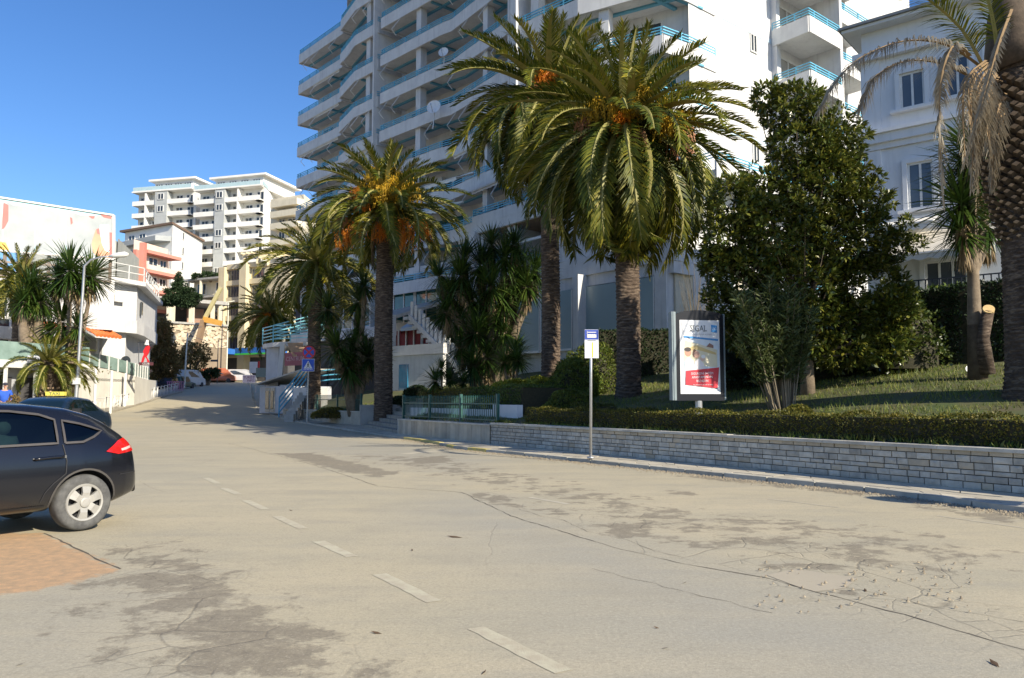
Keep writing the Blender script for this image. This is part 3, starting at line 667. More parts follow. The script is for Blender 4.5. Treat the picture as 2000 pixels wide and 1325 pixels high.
# the big old palm at the right edge: trunk set with cut leaf bases, a few dry leaves hanging
b = Vector((PX(2030, 15.0), 15.0, 0)); b.z = gzf(b.x, b.y); H4 = P(2000, 90, 15.).z-b.z
p4 = thing('date_palm', 'massive old palm with thick trunk of cut leaf bases and dry hanging leaves', 'palm tree', b, 0, 'date palms with arching feather leaves')
link('trunk', trunk_mesh(H4, .50, .52, 4, 22, .085, .09, ns=120), p4)
def boot(cutm):
    m = MB(); w_, h, d = .11, .085, .17
    vs = [(-w_, 0, 0), (0, 0, -h*.9), (w_, 0, 0), (0, 0, h*.6), (-w_*.62, -d, h*.55), (0, -d*.92, h*.05), (w_*.62, -d, h*.55), (0, -d*1.02, h*1.0)]
    m.add(vs, [(0, 1, 5, 4), (1, 2, 6, 5), (2, 3, 7, 6), (3, 0, 4, 7)], 0).add([vs[4], vs[5], vs[6], vs[7]], [(0, 1, 2, 3)], 1); return m.mesh('leaf_base', [BOOT, BOOTC])
BM = boot(0); zt = P(2000, 470, 15.).z-b.z; k = 0; row = 0; z = zt; nb = 0
while z < H4+.1:
    n_ = 20; f = (z-zt)/(H4-zt); rr = .50+.28*min(1, f*2.2)-.22*max(0, f-.75)
    for j in range(n_):
        a_ = 2*math.pi*(j+.5*(row % 2))/n_+random.uniform(-.03, .03)
        if math.cos(a_-math.atan2(-b.y, -b.x)) < -.15: continue
        if nb < 290:
            s = random.uniform(.85, 1.15)*(.75+.35*min(1, f*2)); link('leaf_base', BM, p4, (rr*math.cos(a_)*.93, rr*math.sin(a_)*.93, z+random.uniform(-.015, .015)), (random.uniform(-.15, .15), 0, a_+math.pi/2), (s, s, s)); nb += 1
    z += .118; row += 1
m = MB(); m.tube([(0, 0, H4-.4), (-.1, 0, H4), (-.2, 0, H4+.7), (-.2, 0, H4+1.3)], [.66, .56, .38, .15], 14); m.build('crown_heart', BOOT, p4, True)
def wf(px_list, npair, ll, dry, sd, up=(0, 0, 1), wid=.03, vup=.3, droop=.3):
    pts = [P(x, y, d)-b for x, y, d in px_list]
    q = []
    for i in range(25):
        t = i/24*(len(pts)-1); k = min(int(t), len(pts)-2); u = t-k; a0 = pts[max(0, k-1)]; a1, a2 = pts[k], pts[k+1]; a3 = pts[min(len(pts)-1, k+2)]
        q.append(.5*((2*a1)+(-a0+a2)*u+(2*a0-5*a1+4*a2-a3)*u*u+(-a0+3*a1-3*a2+a3)*u**3))
    link('dry_frond' if dry else 'frond', frond_mesh([tuple(v) for v in q], npair, ll, wid, dry, vup, droop, sd), p4)
wf([(1925, 140, 14.9), (1880, 60, 14.7), (1800, -10, 14.4), (1730, -45, 14.2), (1650, -60, 14)], 110, .62, False, 1, vup=.1)
wf([(1950, 110, 14.7), (1935, 20, 14.4), (1900, -90, 14.1), (1840, -190, 13.9)], 80, .5, False, 2)
wf([(1965, 100, 15.2), (1975, 0, 15.4), (2000, -120, 15.6)], 80, .55, False, 3)
wf([(1915, 130, 14.9), (1850, 88, 14.7), (1770, 80, 14.5), (1690, 108, 14.3), (1640, 150, 14.2), (1600, 215, 14.1)], 120, .50, True, 4, vup=-.1, droop=.9)
wf([(1905, 155, 14.9), (1840, 125, 14.6), (1770, 120, 14.4), (1710, 150, 14.3), (1680, 215, 14.2)], 110, .44, True, 5, vup=-.1, droop=.9)
wf([(1895, 110, 14.6), (1862, 90, 14.3), (1838, 160, 14.1), (1836, 270, 14.1), (1842, 400, 14.1)], 150, .26, True, 6, vup=-.2, droop=1.2)
wf([(1975, 20, 14.5), (1950, 90, 14.2), (1925, 180, 14.0), (1900, 265, 13.9), (1880, 330, 13.9)], 90, .17, True, 7, vup=0, droop=.9)
wf([(1990, 60, 15.2), (1990, 0, 15.2), (1960, -50, 15), (1920, -20, 14.9)], 70, .4, False, 8)
for k in range(16): wf([(1925+k*3, 120+k*4, 14.7), (1895+k*4+random.uniform(-14, 12), 170+k*5, 14.45), (1893+k*4+random.uniform(-16, 16), 260+random.uniform(0, 120), 14.4)], 34, .22, True, 30+k, vup=0, droop=1.2)
# ---------------------------------------------------------------- yuccas and cordylines: rosettes of stiff blades
YUC = leafmat('yucca_blade', [(.022, .050, .012), (.035, .072, .014), (.06, .105, .018), (.12, .15, .03)], .22, .35, .25, .5)
YUCD = leafmat('dry_yucca_blade', [(.33, .25, .15), (.26, .19, .11)], .2, .7, .2, .2)
def rosette_mesh(seed, n=150, dry=False, L_=.95, w_=.046, lo=-55):
    r = np.random.default_rng(seed); V = []; F = []
    for i in range(n):
        az = i*2.39996+r.normal(0, .1); f = (i+.5)/n; el = math.radians(86-(86-lo)*f**.75+r.normal(0, 5)) if not dry else math.radians(r.uniform(-88, -62))
        l = L_*r.uniform(.8, 1.1)*(.75+.35*math.sin(f*3.1)); h = np.array([math.cos(az), math.sin(az), 0]); s = np.array([-math.sin(az), math.cos(az), 0])
        p = h*.04+np.array([0, 0, .12-.22*f if not dry else -.1-.25*f]); o = len(V); e = el; q = p
        for k, ww in enumerate((.7, 1., .75)):
            V.extend([q-s*w_*ww/2, q+s*w_*ww/2]); q = q+(h*math.cos(e)+np.array([0, 0, math.sin(e)]))*l/3; e -= r.uniform(.02, .20)
        V.append(q); F += [(o, o+1, o+3, o+2), (o+2, o+3, o+5, o+4), (o+4, o+5, o+6)]
    me = bpy.data.meshes.new('leaf_rosette'); me.from_pydata([tuple(v) for v in V], [], F); me.materials.append(YUCD if dry else YUC); me.update(); return me
YR = [rosette_mesh(i) for i in range(3)]; YD = rosette_mesh(9, 70, True, .5, .04)
def yucca(label, base, heads, stems=None, size=1., cat='yucca', name='yucca', trunk_r=.11, dry=True, group=None, single=0):
    """heads: positions of the leaf heads relative to the base"""
    t = thing(name, label, cat, base, 0, group); m = MB()
    for (x, y, z, s) in heads:
        o = link('leaf_rosette', YR[random.randrange(3)], t, (x, y, z), (random.uniform(-.25, .25)+y*.06, random.uniform(-.25, .25)+x*.10, random.uniform(0, 6)), (s*size,)*3)
        if dry: link('dry_leaves', YD, t, (x*.97, y*.97, z-.15), (0, 0, random.uniform(0, 6)), (s*size,)*3)
        k = .35+random.uniform(-.1, .1)
        if single: m.tube([(.0, 0, -.15), (-.02, 0, single*.5), (0, 0, single), (x*.9, y*.9, max(single+.1, z*.85)), (x, y, z)], [trunk_r*2., trunk_r*1.4, trunk_r*1.1, trunk_r*.8, trunk_r*.6], 8)
        else: m.tube([(x*.08, y*.08, -.15), (x*.35, y*.35, z*k), (x*.9, y*.9, z*.8), (x, y, z)], [trunk_r*1.5, trunk_r*1.15, trunk_r*.8, trunk_r*.6], 8)
    m.build('trunk', BARKD, t, True); return t
def hd(base, lst, Y):
    out = []
    for (px, py, s) in lst:
        p = P(px, py, Y+random.uniform(-.5, .5))-base; out.append((p.x, p.y+0, p.z, s))
    return out
b = Vector((PX(693, 41), 41, 0)); b.z = gzf(b.x, b.y)
yucca('broad yucca clump left of the fruiting palm, behind the far green fence', b, hd(b, [(690, 690, 1.9), (660, 680, 1.6), (720, 700, 1.6), (680, 720, 1.7), (640, 605, 1.5), (700, 590, 1.6), (712, 560, 1.3), (640, 640, 1.0), (700, 640, 1.3)], 40.5), trunk_r=.16)
b = Vector((PX(962, 35), 35, 0)); b.z = gzf(b.x, b.y)
yucca('dark bushy yucca tree between the steps and the slim palm', b, hd(b, [(985, 505, 1.5), (940, 520, 1.5), (1020, 520, 1.4), (900, 540, 1.4), (960, 560, 1.5), (1030, 560, 1.3), (880, 575, 1.2), (920, 590, 1.4), (985, 590, 1.3), (895, 630, 1.3), (930, 650, 1.4), (900, 680, 1.2), (950, 700, 1.4), (1000, 690, 1.2), (925, 715, 1.3), (985, 650, 1.1), (905, 505, 1.2), (860, 540, 1.1), (945, 610, 1.4), (960, 480, 1.2), (1005, 480, 1.2), (1045, 530, 1.3), (870, 610, 1.2), (975, 625, 1.3), (1000, 550, 1.3)], 34.5), size=1.12, trunk_r=.2)
b = Vector((PX(1912, 17.4), 17.4, 0)); b.z = gzf(b.x, b.y)
t = yucca('tall yucca on a bare trunk in front of the villa, left of the massive palm', b, hd(b, [(1878, 400, 1.2), (1900, 330, 1.2), (1925, 440, 1.1), (1895, 290, 1.0), (1930, 350, 1.1), (1880, 455, 1.0)], 17.4), trunk_r=.11, single=2.4)
# sawn-off limb beside it
m = MB(); c0 = P(1925, 730, 17.3)-b; c1 = P(1920, 660, 17.2)-b; c2 = P(1930, 607, 17.1)-b; m.tube([c0, c1, c2], [.2, .125, .12], 12); m.build('sawn_limb', BARK, t, True)
SAW = mat('sawn_wood', (.62, .46, .22), (.52, .36, .16), .8, 20.)
m = MB(); d = (P(1929, 604, 17.05)-P(1926, 612, 17.2)).normalized(); c = c2; m.tube([c-Vector((0, 0, .01)), c+Vector((-.02, -.06, .035))], [.12, .118], 14); m.build('sawn_face', SAW, t)
for k, (px, Y, hds) in enumerate((((1000, 28.5, [(1005, 690, .9), (1012, 705, .8), (985, 708, .8)])), ((870, 33.0, [(850, 745, .9), (880, 742, .8), (905, 748, .7), (862, 722, .7)])))):
    b = Vector((PX(px, Y), Y, 0)); b.z = gzf(b.x, b.y)
    yucca(('low yucca with pale green tips at the foot of the slim palm', 'small spiky yucca tuft behind the near green fence')[k], b, hd(b, hds, Y), trunk_r=.05, dry=False)
b = Vector((PX(1045, 31), 31, 0)); b.z = gzf(b.x, b.y)
# ---------------------------------------------------------------- leafy crowns
def leaves_np(C, D, Nn, Ls, W_):
    """one bent quad per leaf: C base, D direction, Nn facing normal, Ls length, W_ width factor"""
    S = np.cross(D, Nn); S /= np.linalg.norm(S, axis=1, keepdims=True)+1e-9; U = np.cross(S, D); l = Ls[:, None]
    V = np.empty((len(C), 4, 3)); V[:, 0] = C; V[:, 1] = C+D*l*.5+S*l*W_+U*l*.07; V[:, 2] = C+D*l; V[:, 3] = C+D*l*.5-S*l*W_+U*l*.07
    return V.reshape(-1, 3)
def unit(v): return v/(np.linalg.norm(v, axis=-1, keepdims=True)+1e-9)
def crown_np(ell, ntw, nl, ll, W_=.2, seed=0, tw=.16, inner=.45):
    r = np.random.default_rng(seed); out = []; tips = []
    vol = np.array([e[3]*e[4]*e[5] for e in ell])**.67; cnt = (vol/vol.sum()*ntw).astype(int)
    for (cx, cy, cz_, rx, ry, rz), k in zip(ell, cnt):
        d = unit(r.normal(0, 1, (k, 3))); rr = r.uniform(inner, 1, (k, 1))**.6; lump = 1+.16*np.sin(d[:, :1]*7+cx)*np.cos(d[:, 2:]*6+cy)
        tp = np.array([cx, cy, cz_])+d*rr*lump*np.array([rx, ry, rz]); tips.append(tp)
        base = np.repeat(tp, nl, 0); dd = unit(np.repeat(d, nl, 0)*.75+r.normal(0, .75, (k*nl, 3))+np.array([0, 0, .12])); off = dd*r.uniform(0, .35, (k*nl, 1))*tw
        Nn = unit(dd*.15+np.array([0, 0, .9])+r.normal(0, .55, (k*nl, 3))); out.append(leaves_np(base+off, dd, Nn, ll*r.uniform(.65, 1.15, k*nl), W_))
    V = np.concatenate(out); return V, np.concatenate(tips)
def leafobj(name, V, m_, par=None, **tg): return link(name, npmesh(name, V, np.arange(len(V)).reshape(-1, 4), m_), par, **tg)
MAG = leafmat('magnolia_leaf', [(.022, .044, .010), (.045, .072, .014), (.09, .11, .018), (.22, .20, .03)], .16, .30, .3, .5)
b = GG(1577, 770); D19 = b.y
def el_(px, py, rx, rz, dY=0., Y=None):
    Y = Y or D19; p = P(px, py, Y+dY)-b; k = Y/FPX; return (p.x, p.y, p.z, rx*k, (rx+rz)*.5*k*.9, rz*k)
mg = thing('magnolia_tree', 'large dense broadleaf evergreen with a tall uneven crown hiding the corner of the villa', 'tree', b)
ELM = [el_(1545, 215, 58, 55), el_(1575, 290, 75, 60), el_(1500, 190, 30, 30), el_(1635, 270, 55, 55), el_(1600, 370, 90, 70), el_(1440, 400, 62, 55, -.2), el_(1425, 470, 60, 60), el_(1690, 390, 45, 60),
 el_(1530, 450, 80, 70, -.5), el_(1660, 470, 80, 70, -.3), el_(1450, 540, 70, 60), el_(1560, 560, 80, 60, -.3), el_(1690, 560, 85, 60), el_(1740, 480, 32, 30), el_(1745, 600, 45, 40, -.2), el_(1640, 620, 80, 40), el_(1500, 610, 60, 30), el_(1400, 520, 30, 40), el_(1580, 200, 25, 40), el_(1420, 600, 45, 35), el_(1480, 500, 60, 60, .3), el_(1600, 480, 80, 80, .4), el_(1720, 620, 60, 40, .2), el_(1540, 660, 70, 45), el_(1640, 680, 80, 40), el_(1460, 650, 50, 40), el_(1590, 620, 70, 50), el_(1730, 670, 50, 40), el_(1620, 330, 60, 60), el_(1490, 380, 50, 60)]
V, tips = crown_np(ELM, 4700, 14, .17, .2, 5, .24, .5)
leafobj('crown', V, MAG, mg)
m = MB(); m.tube([(0, 0, -.2), (.02, 0, .6), (0, .05, 1.4), (-.05, .1, 2.4), (-.1, .1, 4.2), (-.2, .1, 6)], [.2, .15, .14, .12, .07, .03], 9)
for k in range(90):
    tp = tips[random.randrange(len(tips))]; z0 = max(.9, tp[2]*.45); m.tube([(-.04, .06, z0), (tp[0]*.5, tp[1]*.5+.05, (z0+tp[2])*.5-.05), tuple(tp)], [.04, .022, .007], 5, cap=False)
m.build('trunk', BARKD, mg, True)
m = MB(); c = P(1790, 450, D19)-b
for (px, py) in ((1762, 432), (1775, 455), (1785, 445), (1800, 480)): m.tube([P(1720, 470, D19)-b, P(px, py, D19)-b], [.02, .006], 4)
V, _ = crown_np([el_(1770, 440, 14, 16), el_(1790, 478, 22, 14), el_(1740, 392, 10, 14)], 60, 10, .15, .19, 6); leafobj('branch_leaves', V, MAG, mg)
# oleander: many upright stems, narrow leaves
OLE = leafmat('oleander_leaf', [(.05, .075, .025), (.085, .115, .035), (.13, .15, .055), (.22, .17, .07)], .25, .5, .25, .35)
b = GG(1528, 800); D17 = b.y
ol = thing('oleander', 'tall oleander shrub of many thin stems behind the trimmed hedge, beside the poster stand', 'shrub', b)
STE = mat('oleander_stem', (.22, .18, .12), None, .85, 9.)
m = MB(); r = np.random.default_rng(3); C = []; Dn = []
for k in range(72):
    px = r.uniform(1432, 1594); py = r.uniform(535, 650)+abs(px-1515)*.45; top = P(px, py, D17+r.uniform(-.7, .7))-b; x0 = Vector(((px-1515)*.003, r.uniform(-.25, .25), -.1)); mid = x0.lerp(top, .45)+Vector((0, 0, .22))
    m.tube([x0, mid, top], [.018, .013, .005], 5, cap=False)
    for q in range(210):
        t = r.uniform(.28, 1)**.8; p = (x0*(1-t)**2+mid*2*t*(1-t)+top*t*t) if t < 1 else top; az = r.uniform(0, 6.28); C.append(tuple(p+Vector((r.normal(0, .05), r.normal(0, .05), 0)))); Dn.append((math.cos(az)*.75, math.sin(az)*.75, r.uniform(.1, .9)))
m.build('stem', STE, ol, kind='stuff'); C = np.array(C); Dn = unit(np.array(Dn)); leafobj('foliage', leaves_np(C, Dn, unit(r.normal(0, 1, C.shape)+[0, 0, .6]), r.uniform(.13, .22, len(C)), .10), OLE, ol)
# ---------------------------------------------------------------- clipped hedges and round bushes
HED = leafmat('hedge_leaf', [(.035, .05, .008), (.075, .085, .012), (.15, .13, .02), (.22, .15, .03)], .25, .55, .25, .3)
HEDG = leafmat('green_hedge_leaf', [(.045, .08, .014), (.075, .12, .02), (.13, .16, .025), (.20, .21, .035)], .25, .5, .25, .35)
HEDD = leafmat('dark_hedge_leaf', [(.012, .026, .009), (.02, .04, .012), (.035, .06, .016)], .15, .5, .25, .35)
LIM = leafmat('lime_bush_leaf', [(.17, .20, .025), (.25, .26, .03), (.34, .31, .04)], .3, .5, .2, .3)
TWIG = mat('hedge_twigs', (.045, .04, .02), (.02, .022, .012), .95, 20.)
def hedge(label, pts, w_, h, m_, dens=1500, ls=.035, zf=None, cat='hedge', name='hedge', seed=0, taper=0., core=True):
    """clipped hedge along a plan line: rough core and a skin of leaves"""
    r = np.random.default_rng(seed); t = thing(name, label, cat, (pts[0][0], pts[0][1], 0)); O = Vector((pts[0][0], pts[0][1], 0)); L_ = seglen(pts)[-1]; zf = zf or gzf
    n = int(L_*(2*h+w_)*dens); C = np.empty((n, 3)); Nn = np.empty((n, 3))
    ss = r.uniform(0, L_, n); fc = r.uniform(0, 2*h+w_, n); zc = {}
    for i in range(n):
        p, d = along(pts, ss[i]); nx_, ny_ = d.y, -d.x; key = round(ss[i]*2)
        if key not in zc: q, _ = along(pts, key/2); zc[key] = zf(q.x, q.y)
        z0 = zc[key]; wob = .035*math.sin(ss[i]*3.1+seed)+.025*math.sin(ss[i]*7.7)
        if fc[i] < w_: o_, z_, nn_ = fc[i]-w_/2, h+wob, (0, 0, 1)
        elif fc[i] < w_+h: o_, z_, nn_ = -w_/2-wob*.5, (fc[i]-w_)*(1), (-nx_, -ny_, .15)
        else: o_, z_, nn_ = w_/2+wob*.5, fc[i]-w_-h, (nx_, ny_, .15)
        C[i] = (p.x+nx_*o_-O.x, p.y+ny_*o_-O.y, z0+z_)
        Nn[i] = nn_
    C += r.normal(0, .018, C.shape); D = unit(Nn*.7+r.normal(0, .6, C.shape)+[0, 0, .25]); leafobj('foliage', leaves_np(C, D, unit(Nn+r.normal(0, .6, C.shape)), ls*r.uniform(.6, 1.3, n), .3), m_, t)
    if core:
        m = MB(); k = max(1, int(L_/.5)); rings = []
        for i in range(k+1):
            p, d = along(pts, L_*i/k); z0 = zf(p.x, p.y); nx_, ny_ = d.y, -d.x
            for o_, z_ in ((-w_/2+.03, -.1), (-w_/2+.03, h-.03), (w_/2-.03, h-.03), (w_/2-.03, -.1)): rings.append((p.x+nx_*o_-O.x, p.y+ny_*o_-O.y, z0+z_))
        m.add(rings, [(4*i+j, 4*i+4+j, 4*i+4+(j+1) % 4, 4*i+(j+1) % 4) for i in range(k) for j in range(4)]+[(0, 1, 2, 3), (4*k+3, 4*k+2, 4*k+1, 4*k)]); m.build('twigs', TWIG, t)
    return t
def bush(label, c, rx, ry, rz, m_, n=6000, ls=.05, seed=0, cat='bush', name='round_bush', lump=.06):
    r = np.random.default_rng(seed); t = thing(name, label, cat, (c[0], c[1], c[2])); d = unit(r.normal(0, 1, (n, 3))); d[:, 2] = np.abs(d[:, 2])*1.0-.25*(r.uniform(0, 1, n) < .4)
    d = unit(d); f = 1+lump*np.sin(d[:, 0]*6+seed)*np.cos(d[:, 2]*5)+lump*.5*np.sin(d[:, 1]*13+d[:, 2]*11)+r.normal(0, .025, n)
    C = d*f[:, None]*np.array([rx, ry, rz]); D = unit(d*.8+r.normal(0, .6, C.shape)); leafobj('foliage', leaves_np(C, D, unit(d+r.normal(0, .6, C.shape)), ls*r.uniform(.6, 1.3, n), .3), m_, t)
    m = MB(); vs = []; 
    for i in range(7):
        for j in range(14): 
            a_ = i/6*1.75; q = 2*math.pi*j/14; vs.append((math.sin(a_)*math.cos(q)*rx*.9, math.sin(a_)*math.sin(q)*ry*.9, math.cos(a_)*rz*.9))
    m.add(vs, [(i*14+j, (i+1)*14+j, (i+1)*14+(j+1) % 14, i*14+(j+1) % 14) for i in range(6) for j in range(14)]); m.build('twigs', TWIG, t, True); return t
def off(pl, o): return [tuple(Vector(p)+Vector((along(pl, seglen(pl)[i]+.01)[1].y, -along(pl, seglen(pl)[i]+.01)[1].x))*o) for i, p in enumerate(pl)]
WH = [(12.6, 3.6), (7.5, 11.5), (.10, 23.1)]
hz = lambda x, y: WT-.02
hedge('long low clipped hedge with brownish leaves along the top of the block wall', off(WH, .62), .52, .50, HED, 1500, .045, hz, seed=1)
p = GG(1558, 812); bush('clipped round ball rising from the low hedge below the oleander', (p.x-.1, p.y-.3, WT+.25), .36, .36, .38, HED, 5200, .045, 2, name='hedge_ball', cat='hedge')
q0 = P(1185, 790, 21.4); q1 = P(1130, 790, 23.); hedge('short raised block of clipped hedge just left of the bus stop pole', [tuple(q0[:2]), tuple(q1[:2])], .6, .62, HED, 1500, .045, hz, seed=3)
def hz2(x, y): return gzf(x, y)-.05
a_ = (P(1062, 780, 25.2), P(955, 780, 29.5)); hedge('green clipped hedge block beside the end of the green fence', [tuple(q[:2]) for q in a_], 1.6, 1.05, HEDG, 800, .06, lambda x, y: .85, seed=4)
a_ = (P(952, 780, 29.0), P(845, 780, 34.5)); hedge('brownish clipped hedge behind the near green fence', [tuple(q[:2]) for q in a_], .9, .85, HED, 800, .06, lambda x, y: 1.0, seed=5)
p = P(1118, 725, 26.5); bush('big dark green rounded bush behind the bus stop sign', (p.x, p.y, gzf(p.x, p.y)-.1), .95, .95, 1.35, HEDG, 14000, .07, 6, lump=.13)
p = P(1112, 780, 24.6); bush('lower dark green bush at the foot of the big rounded one', (p.x, p.y, gzf(p.x, p.y)-.1), .75, .7, .65, HEDG, 8000, .065, 7, lump=.12)
p = P(1160, 690, 27.2); bush('rounded dark bush between the slim palm and the tallest palm', (p.x, p.y, gzf(p.x, p.y)-.1), 1.0, .9, 1.75, HEDG, 10000, .08, 16, lump=.15)
p = P(1008, 735, 27.6); bush('lime green feathery bush left of the big rounded bush', (p.x, p.y, gzf(p.x, p.y)+.02), .98, .8, .85, LIM, 9000, .09, 8, lump=.16)
p = P(1050, 738, 28.2); bush('smaller yellowish bush touching the lime green one', (p.x, p.y, gzf(p.x, p.y)), .75, .7, .8, LIM, 5000, .07, 9, lump=.1)
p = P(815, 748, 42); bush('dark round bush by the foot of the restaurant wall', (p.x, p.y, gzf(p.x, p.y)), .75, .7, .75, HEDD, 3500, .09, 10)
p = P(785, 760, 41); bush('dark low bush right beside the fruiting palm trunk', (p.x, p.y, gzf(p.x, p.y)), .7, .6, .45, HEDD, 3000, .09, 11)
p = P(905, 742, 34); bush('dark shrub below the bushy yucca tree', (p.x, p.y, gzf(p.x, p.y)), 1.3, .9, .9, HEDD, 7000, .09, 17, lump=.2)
p = P(650, 772, 42.5); bush('low brownish shrub behind the far green fence', (p.x, p.y, gzf(p.x, p.y)-.15), 1.1, .7, .45, HED, 4000, .08, 12)
# tall dark hedges closing the lawn
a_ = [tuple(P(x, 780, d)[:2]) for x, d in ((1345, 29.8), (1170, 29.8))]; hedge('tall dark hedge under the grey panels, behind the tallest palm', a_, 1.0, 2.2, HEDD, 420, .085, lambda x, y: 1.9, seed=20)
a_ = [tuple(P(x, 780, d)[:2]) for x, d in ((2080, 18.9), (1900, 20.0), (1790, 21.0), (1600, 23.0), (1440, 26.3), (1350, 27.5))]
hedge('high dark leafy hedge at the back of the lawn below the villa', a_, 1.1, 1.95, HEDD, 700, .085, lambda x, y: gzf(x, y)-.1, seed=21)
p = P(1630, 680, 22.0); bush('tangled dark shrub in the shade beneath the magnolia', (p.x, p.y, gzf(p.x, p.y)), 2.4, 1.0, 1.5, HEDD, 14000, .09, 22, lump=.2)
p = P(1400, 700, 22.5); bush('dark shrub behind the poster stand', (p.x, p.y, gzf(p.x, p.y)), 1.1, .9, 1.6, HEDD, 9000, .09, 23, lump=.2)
p = P(1760, 640, 20.3); bush('loose green shrub at the right foot of the magnolia', (p.x, p.y, gzf(p.x, p.y)+.3), 1.0, .8, 1.75, MAG, 6000, .10, 24, lump=.25)
# wispy bare shrub before the sunlit panel
p = P(1362, 640, 27.0); bs = thing('bare_shrub', 'thin leafless twiggy shrub before the sunlit cream wall', 'shrub', (p.x, p.y, gzf(p.x, p.y))); m = MB()
for k in range(46):
    px, py = random.uniform(1325, 1400), random.uniform(500, 600); q = P(px, py, 27+random.uniform(-.4, .4))-p; q.z += p.z-gzf(p.x, p.y); m.tube([(random.uniform(-.2, .2), 0, 0), (q.x*.5+random.uniform(-.1, .1), q.y*.5, q.z*.55), q], [.014, .009, .003], 4, cap=False)
m.build('twigs', STE, bs, kind='stuff')
# weeds on the wall edge
m = []; r = np.random.default_rng(8); C = []; D = []
for k in range(60):
    s = r.uniform(6, 27); q, d = along(WL, s); c = Vector((q.x+d.y*.34, q.y-d.x*.34)); z = WT+.01; sz = r.uniform(.3, 1)
    for j in range(22): C.append((c.x+r.normal(0, .06), c.y+r.normal(0, .06), z)); D.append((r.normal(0, .5), r.normal(0, .5), 1))
C = np.array(C); D = unit(np.array(D)); leafobj('weeds', leaves_np(C, D, unit(r.normal(0, 1, C.shape)), r.uniform(.06, .17, len(C)), .12), GRS, None, kind='stuff')
# ---------------------------------------------------------------- the big apartment block with blue railings
def PV(px, py, Y): p = P(px, py, Y); return (p.x, p.y)
NIN = (.766, .643)
def offs(pts, k): return [(x+NIN[0]*k, y+NIN[1]*k) for x, y in pts]
apt = thing('apartment_block', 'large curved white apartment block with stacked balconies and blue railings, behind the palms', 'building')
BAY = {
 'corner': [PV(1345, 50, 37.4), PV(1294, 26, 36.4), PV(1130, 68, 38.7), PV(1012, 110, 41.6)],
 'second': [PV(1003, 6, 46.5), PV(883, 88, 52.8), PV(862, 103, 53.4), PV(744, 151, 58.6)],
 'third': [PV(737, 145, 59.2), PV(693, 178, 61.5), PV(664, 212, 65.0)],
 'end': [PV(668, 226, 65.6), PV(582, 268, 71.7)]}
SIDE0 = BAY['corner'][0]; U2 = (.77, .64); SIDE1 = (SIDE0[0]+U2[0]*7.4, SIDE0[1]+U2[1]*7.4); SIDE2 = (SIDE1[0]+U2[0]*9, SIDE1[1]+U2[1]*9)
body = [SIDE0]+[offs([BAY['corner'][i]], 2.1)[0] for i in (1, 2, 3)]+offs(BAY['second'], 2.3)+offs(BAY['third'], 2.2)+offs(BAY['end'], 2.0)
end = body[-1]; bodyt = [SIDE0]+body[1:-2]; e_ = BAY['end'][0]; bodyt = bodyt+[(e_[0]-NIN[0]*-.3, e_[1]+.2), (e_[0]+16, e_[1]+13), (SIDE2[0]+6, SIDE2[1]+4), SIDE2, SIDE1]
body = [SIDE0]+body[1:]+[(end[0]+16, end[1]+13), (SIDE2[0]+6, SIDE2[1]+4), SIDE2, SIDE1]
m = MB(); m.prism(body, 2.0, 33.4); m.build('wall', WHITE, apt); m = MB(); m.prism(bodyt, 33.41, 43.); m.build('upper_wall', WHITE, apt)
# ground-level podium in front of the corner bay
PD0 = (PX(1315, 36.5), 36.5); PD1 = (PX(1026, 45.), 45.); PD2 = (-2.45, 49.)
ud = Vector((PD2[0]-PD0[0], PD2[1]-PD0[1])).normalized(); lP = (Vector(PD2)-Vector(PD0)).length; npd = Vector((-ud.y, ud.x))  # towards street
if npd.dot(Vector(NIN)) > 0: npd = -npd
def podp(s, o=0.): q = Vector(PD0)+ud*s+npd*o; return (q.x, q.y)
def sx(px):  # distance along the podium front seen at a pixel column
    k = (px-1000)/FPX; return (k*PD0[1]-PD0[0])/(ud.x-k*ud.y)
m = MB(); m.prism([podp(0, -.35), podp(lP, -.35), podp(lP, -8), (SIDE0[0]+4, SIDE0[1]+3.4), podp(0, -5)], 1.6, 8.0); m.build('podium_wall', WHITE, apt)
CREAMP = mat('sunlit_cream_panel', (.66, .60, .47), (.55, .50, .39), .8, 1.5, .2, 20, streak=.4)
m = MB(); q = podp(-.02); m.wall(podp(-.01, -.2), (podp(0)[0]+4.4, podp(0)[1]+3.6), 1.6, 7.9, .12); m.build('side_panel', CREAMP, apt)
for (a_, b_) in ((1313, 1290), (1152, 1128), (1012, 985), (940, 925)):
    s0, s1 = sx(a_), sx(b_); m = MB(); m.wall(podp(s0), podp(s1), 1.6, 8.0, .7, 0, 0); m.build('pilaster', WHITE, apt)
for (a_, b_, z0, z1) in ((1290, 1218, 4.0, 7.35), (1218, 1152, 4.0, 7.35), (1128, 1064, 4.2, 7.35), (1064, 1012, 4.2, 7.4), (985, 940, 4.2, 7.4)):
    s0, s1 = sx(a_)+.03, sx(b_)-.03; m = MB(); m.wall(podp(s0), podp(s1), z0, z1, .1, 0, .28); pn = m.build('window_panel', PANEL, apt)
    m = MB(); m.wall(podp(s0), podp(s1), z0-.12, z0-.004, .2, 0, .28).wall(podp(s0), podp(s0+.06), z0, z1, .16, 0, .28).wall(podp(s1-.06), podp(s1), z0, z1, .16, 0, .28); m.build('window_frame', WMETAL, pn)
m = MB(); m.prism([podp(-.25, .12), podp(lP+.1, .12), podp(lP+.1, -1.4), podp(-.25, -1.4)], 7.42, 8.0).prism([podp(-.3, .25), podp(lP+.15, .25), podp(lP+.1, -6), (SIDE0[0]+3, SIDE0[1]+2.3)], 8.003, 9.0); m.build('podium_cornice', WHITE, apt)
for px in (1151, 1011): m = MB(); a_, b_ = podp(sx(px), .85), podp(sx(px), .3); m.wall(a_, b_, 3.6, 8.0, .16); m.build('pilaster_fin', WHITE, apt)
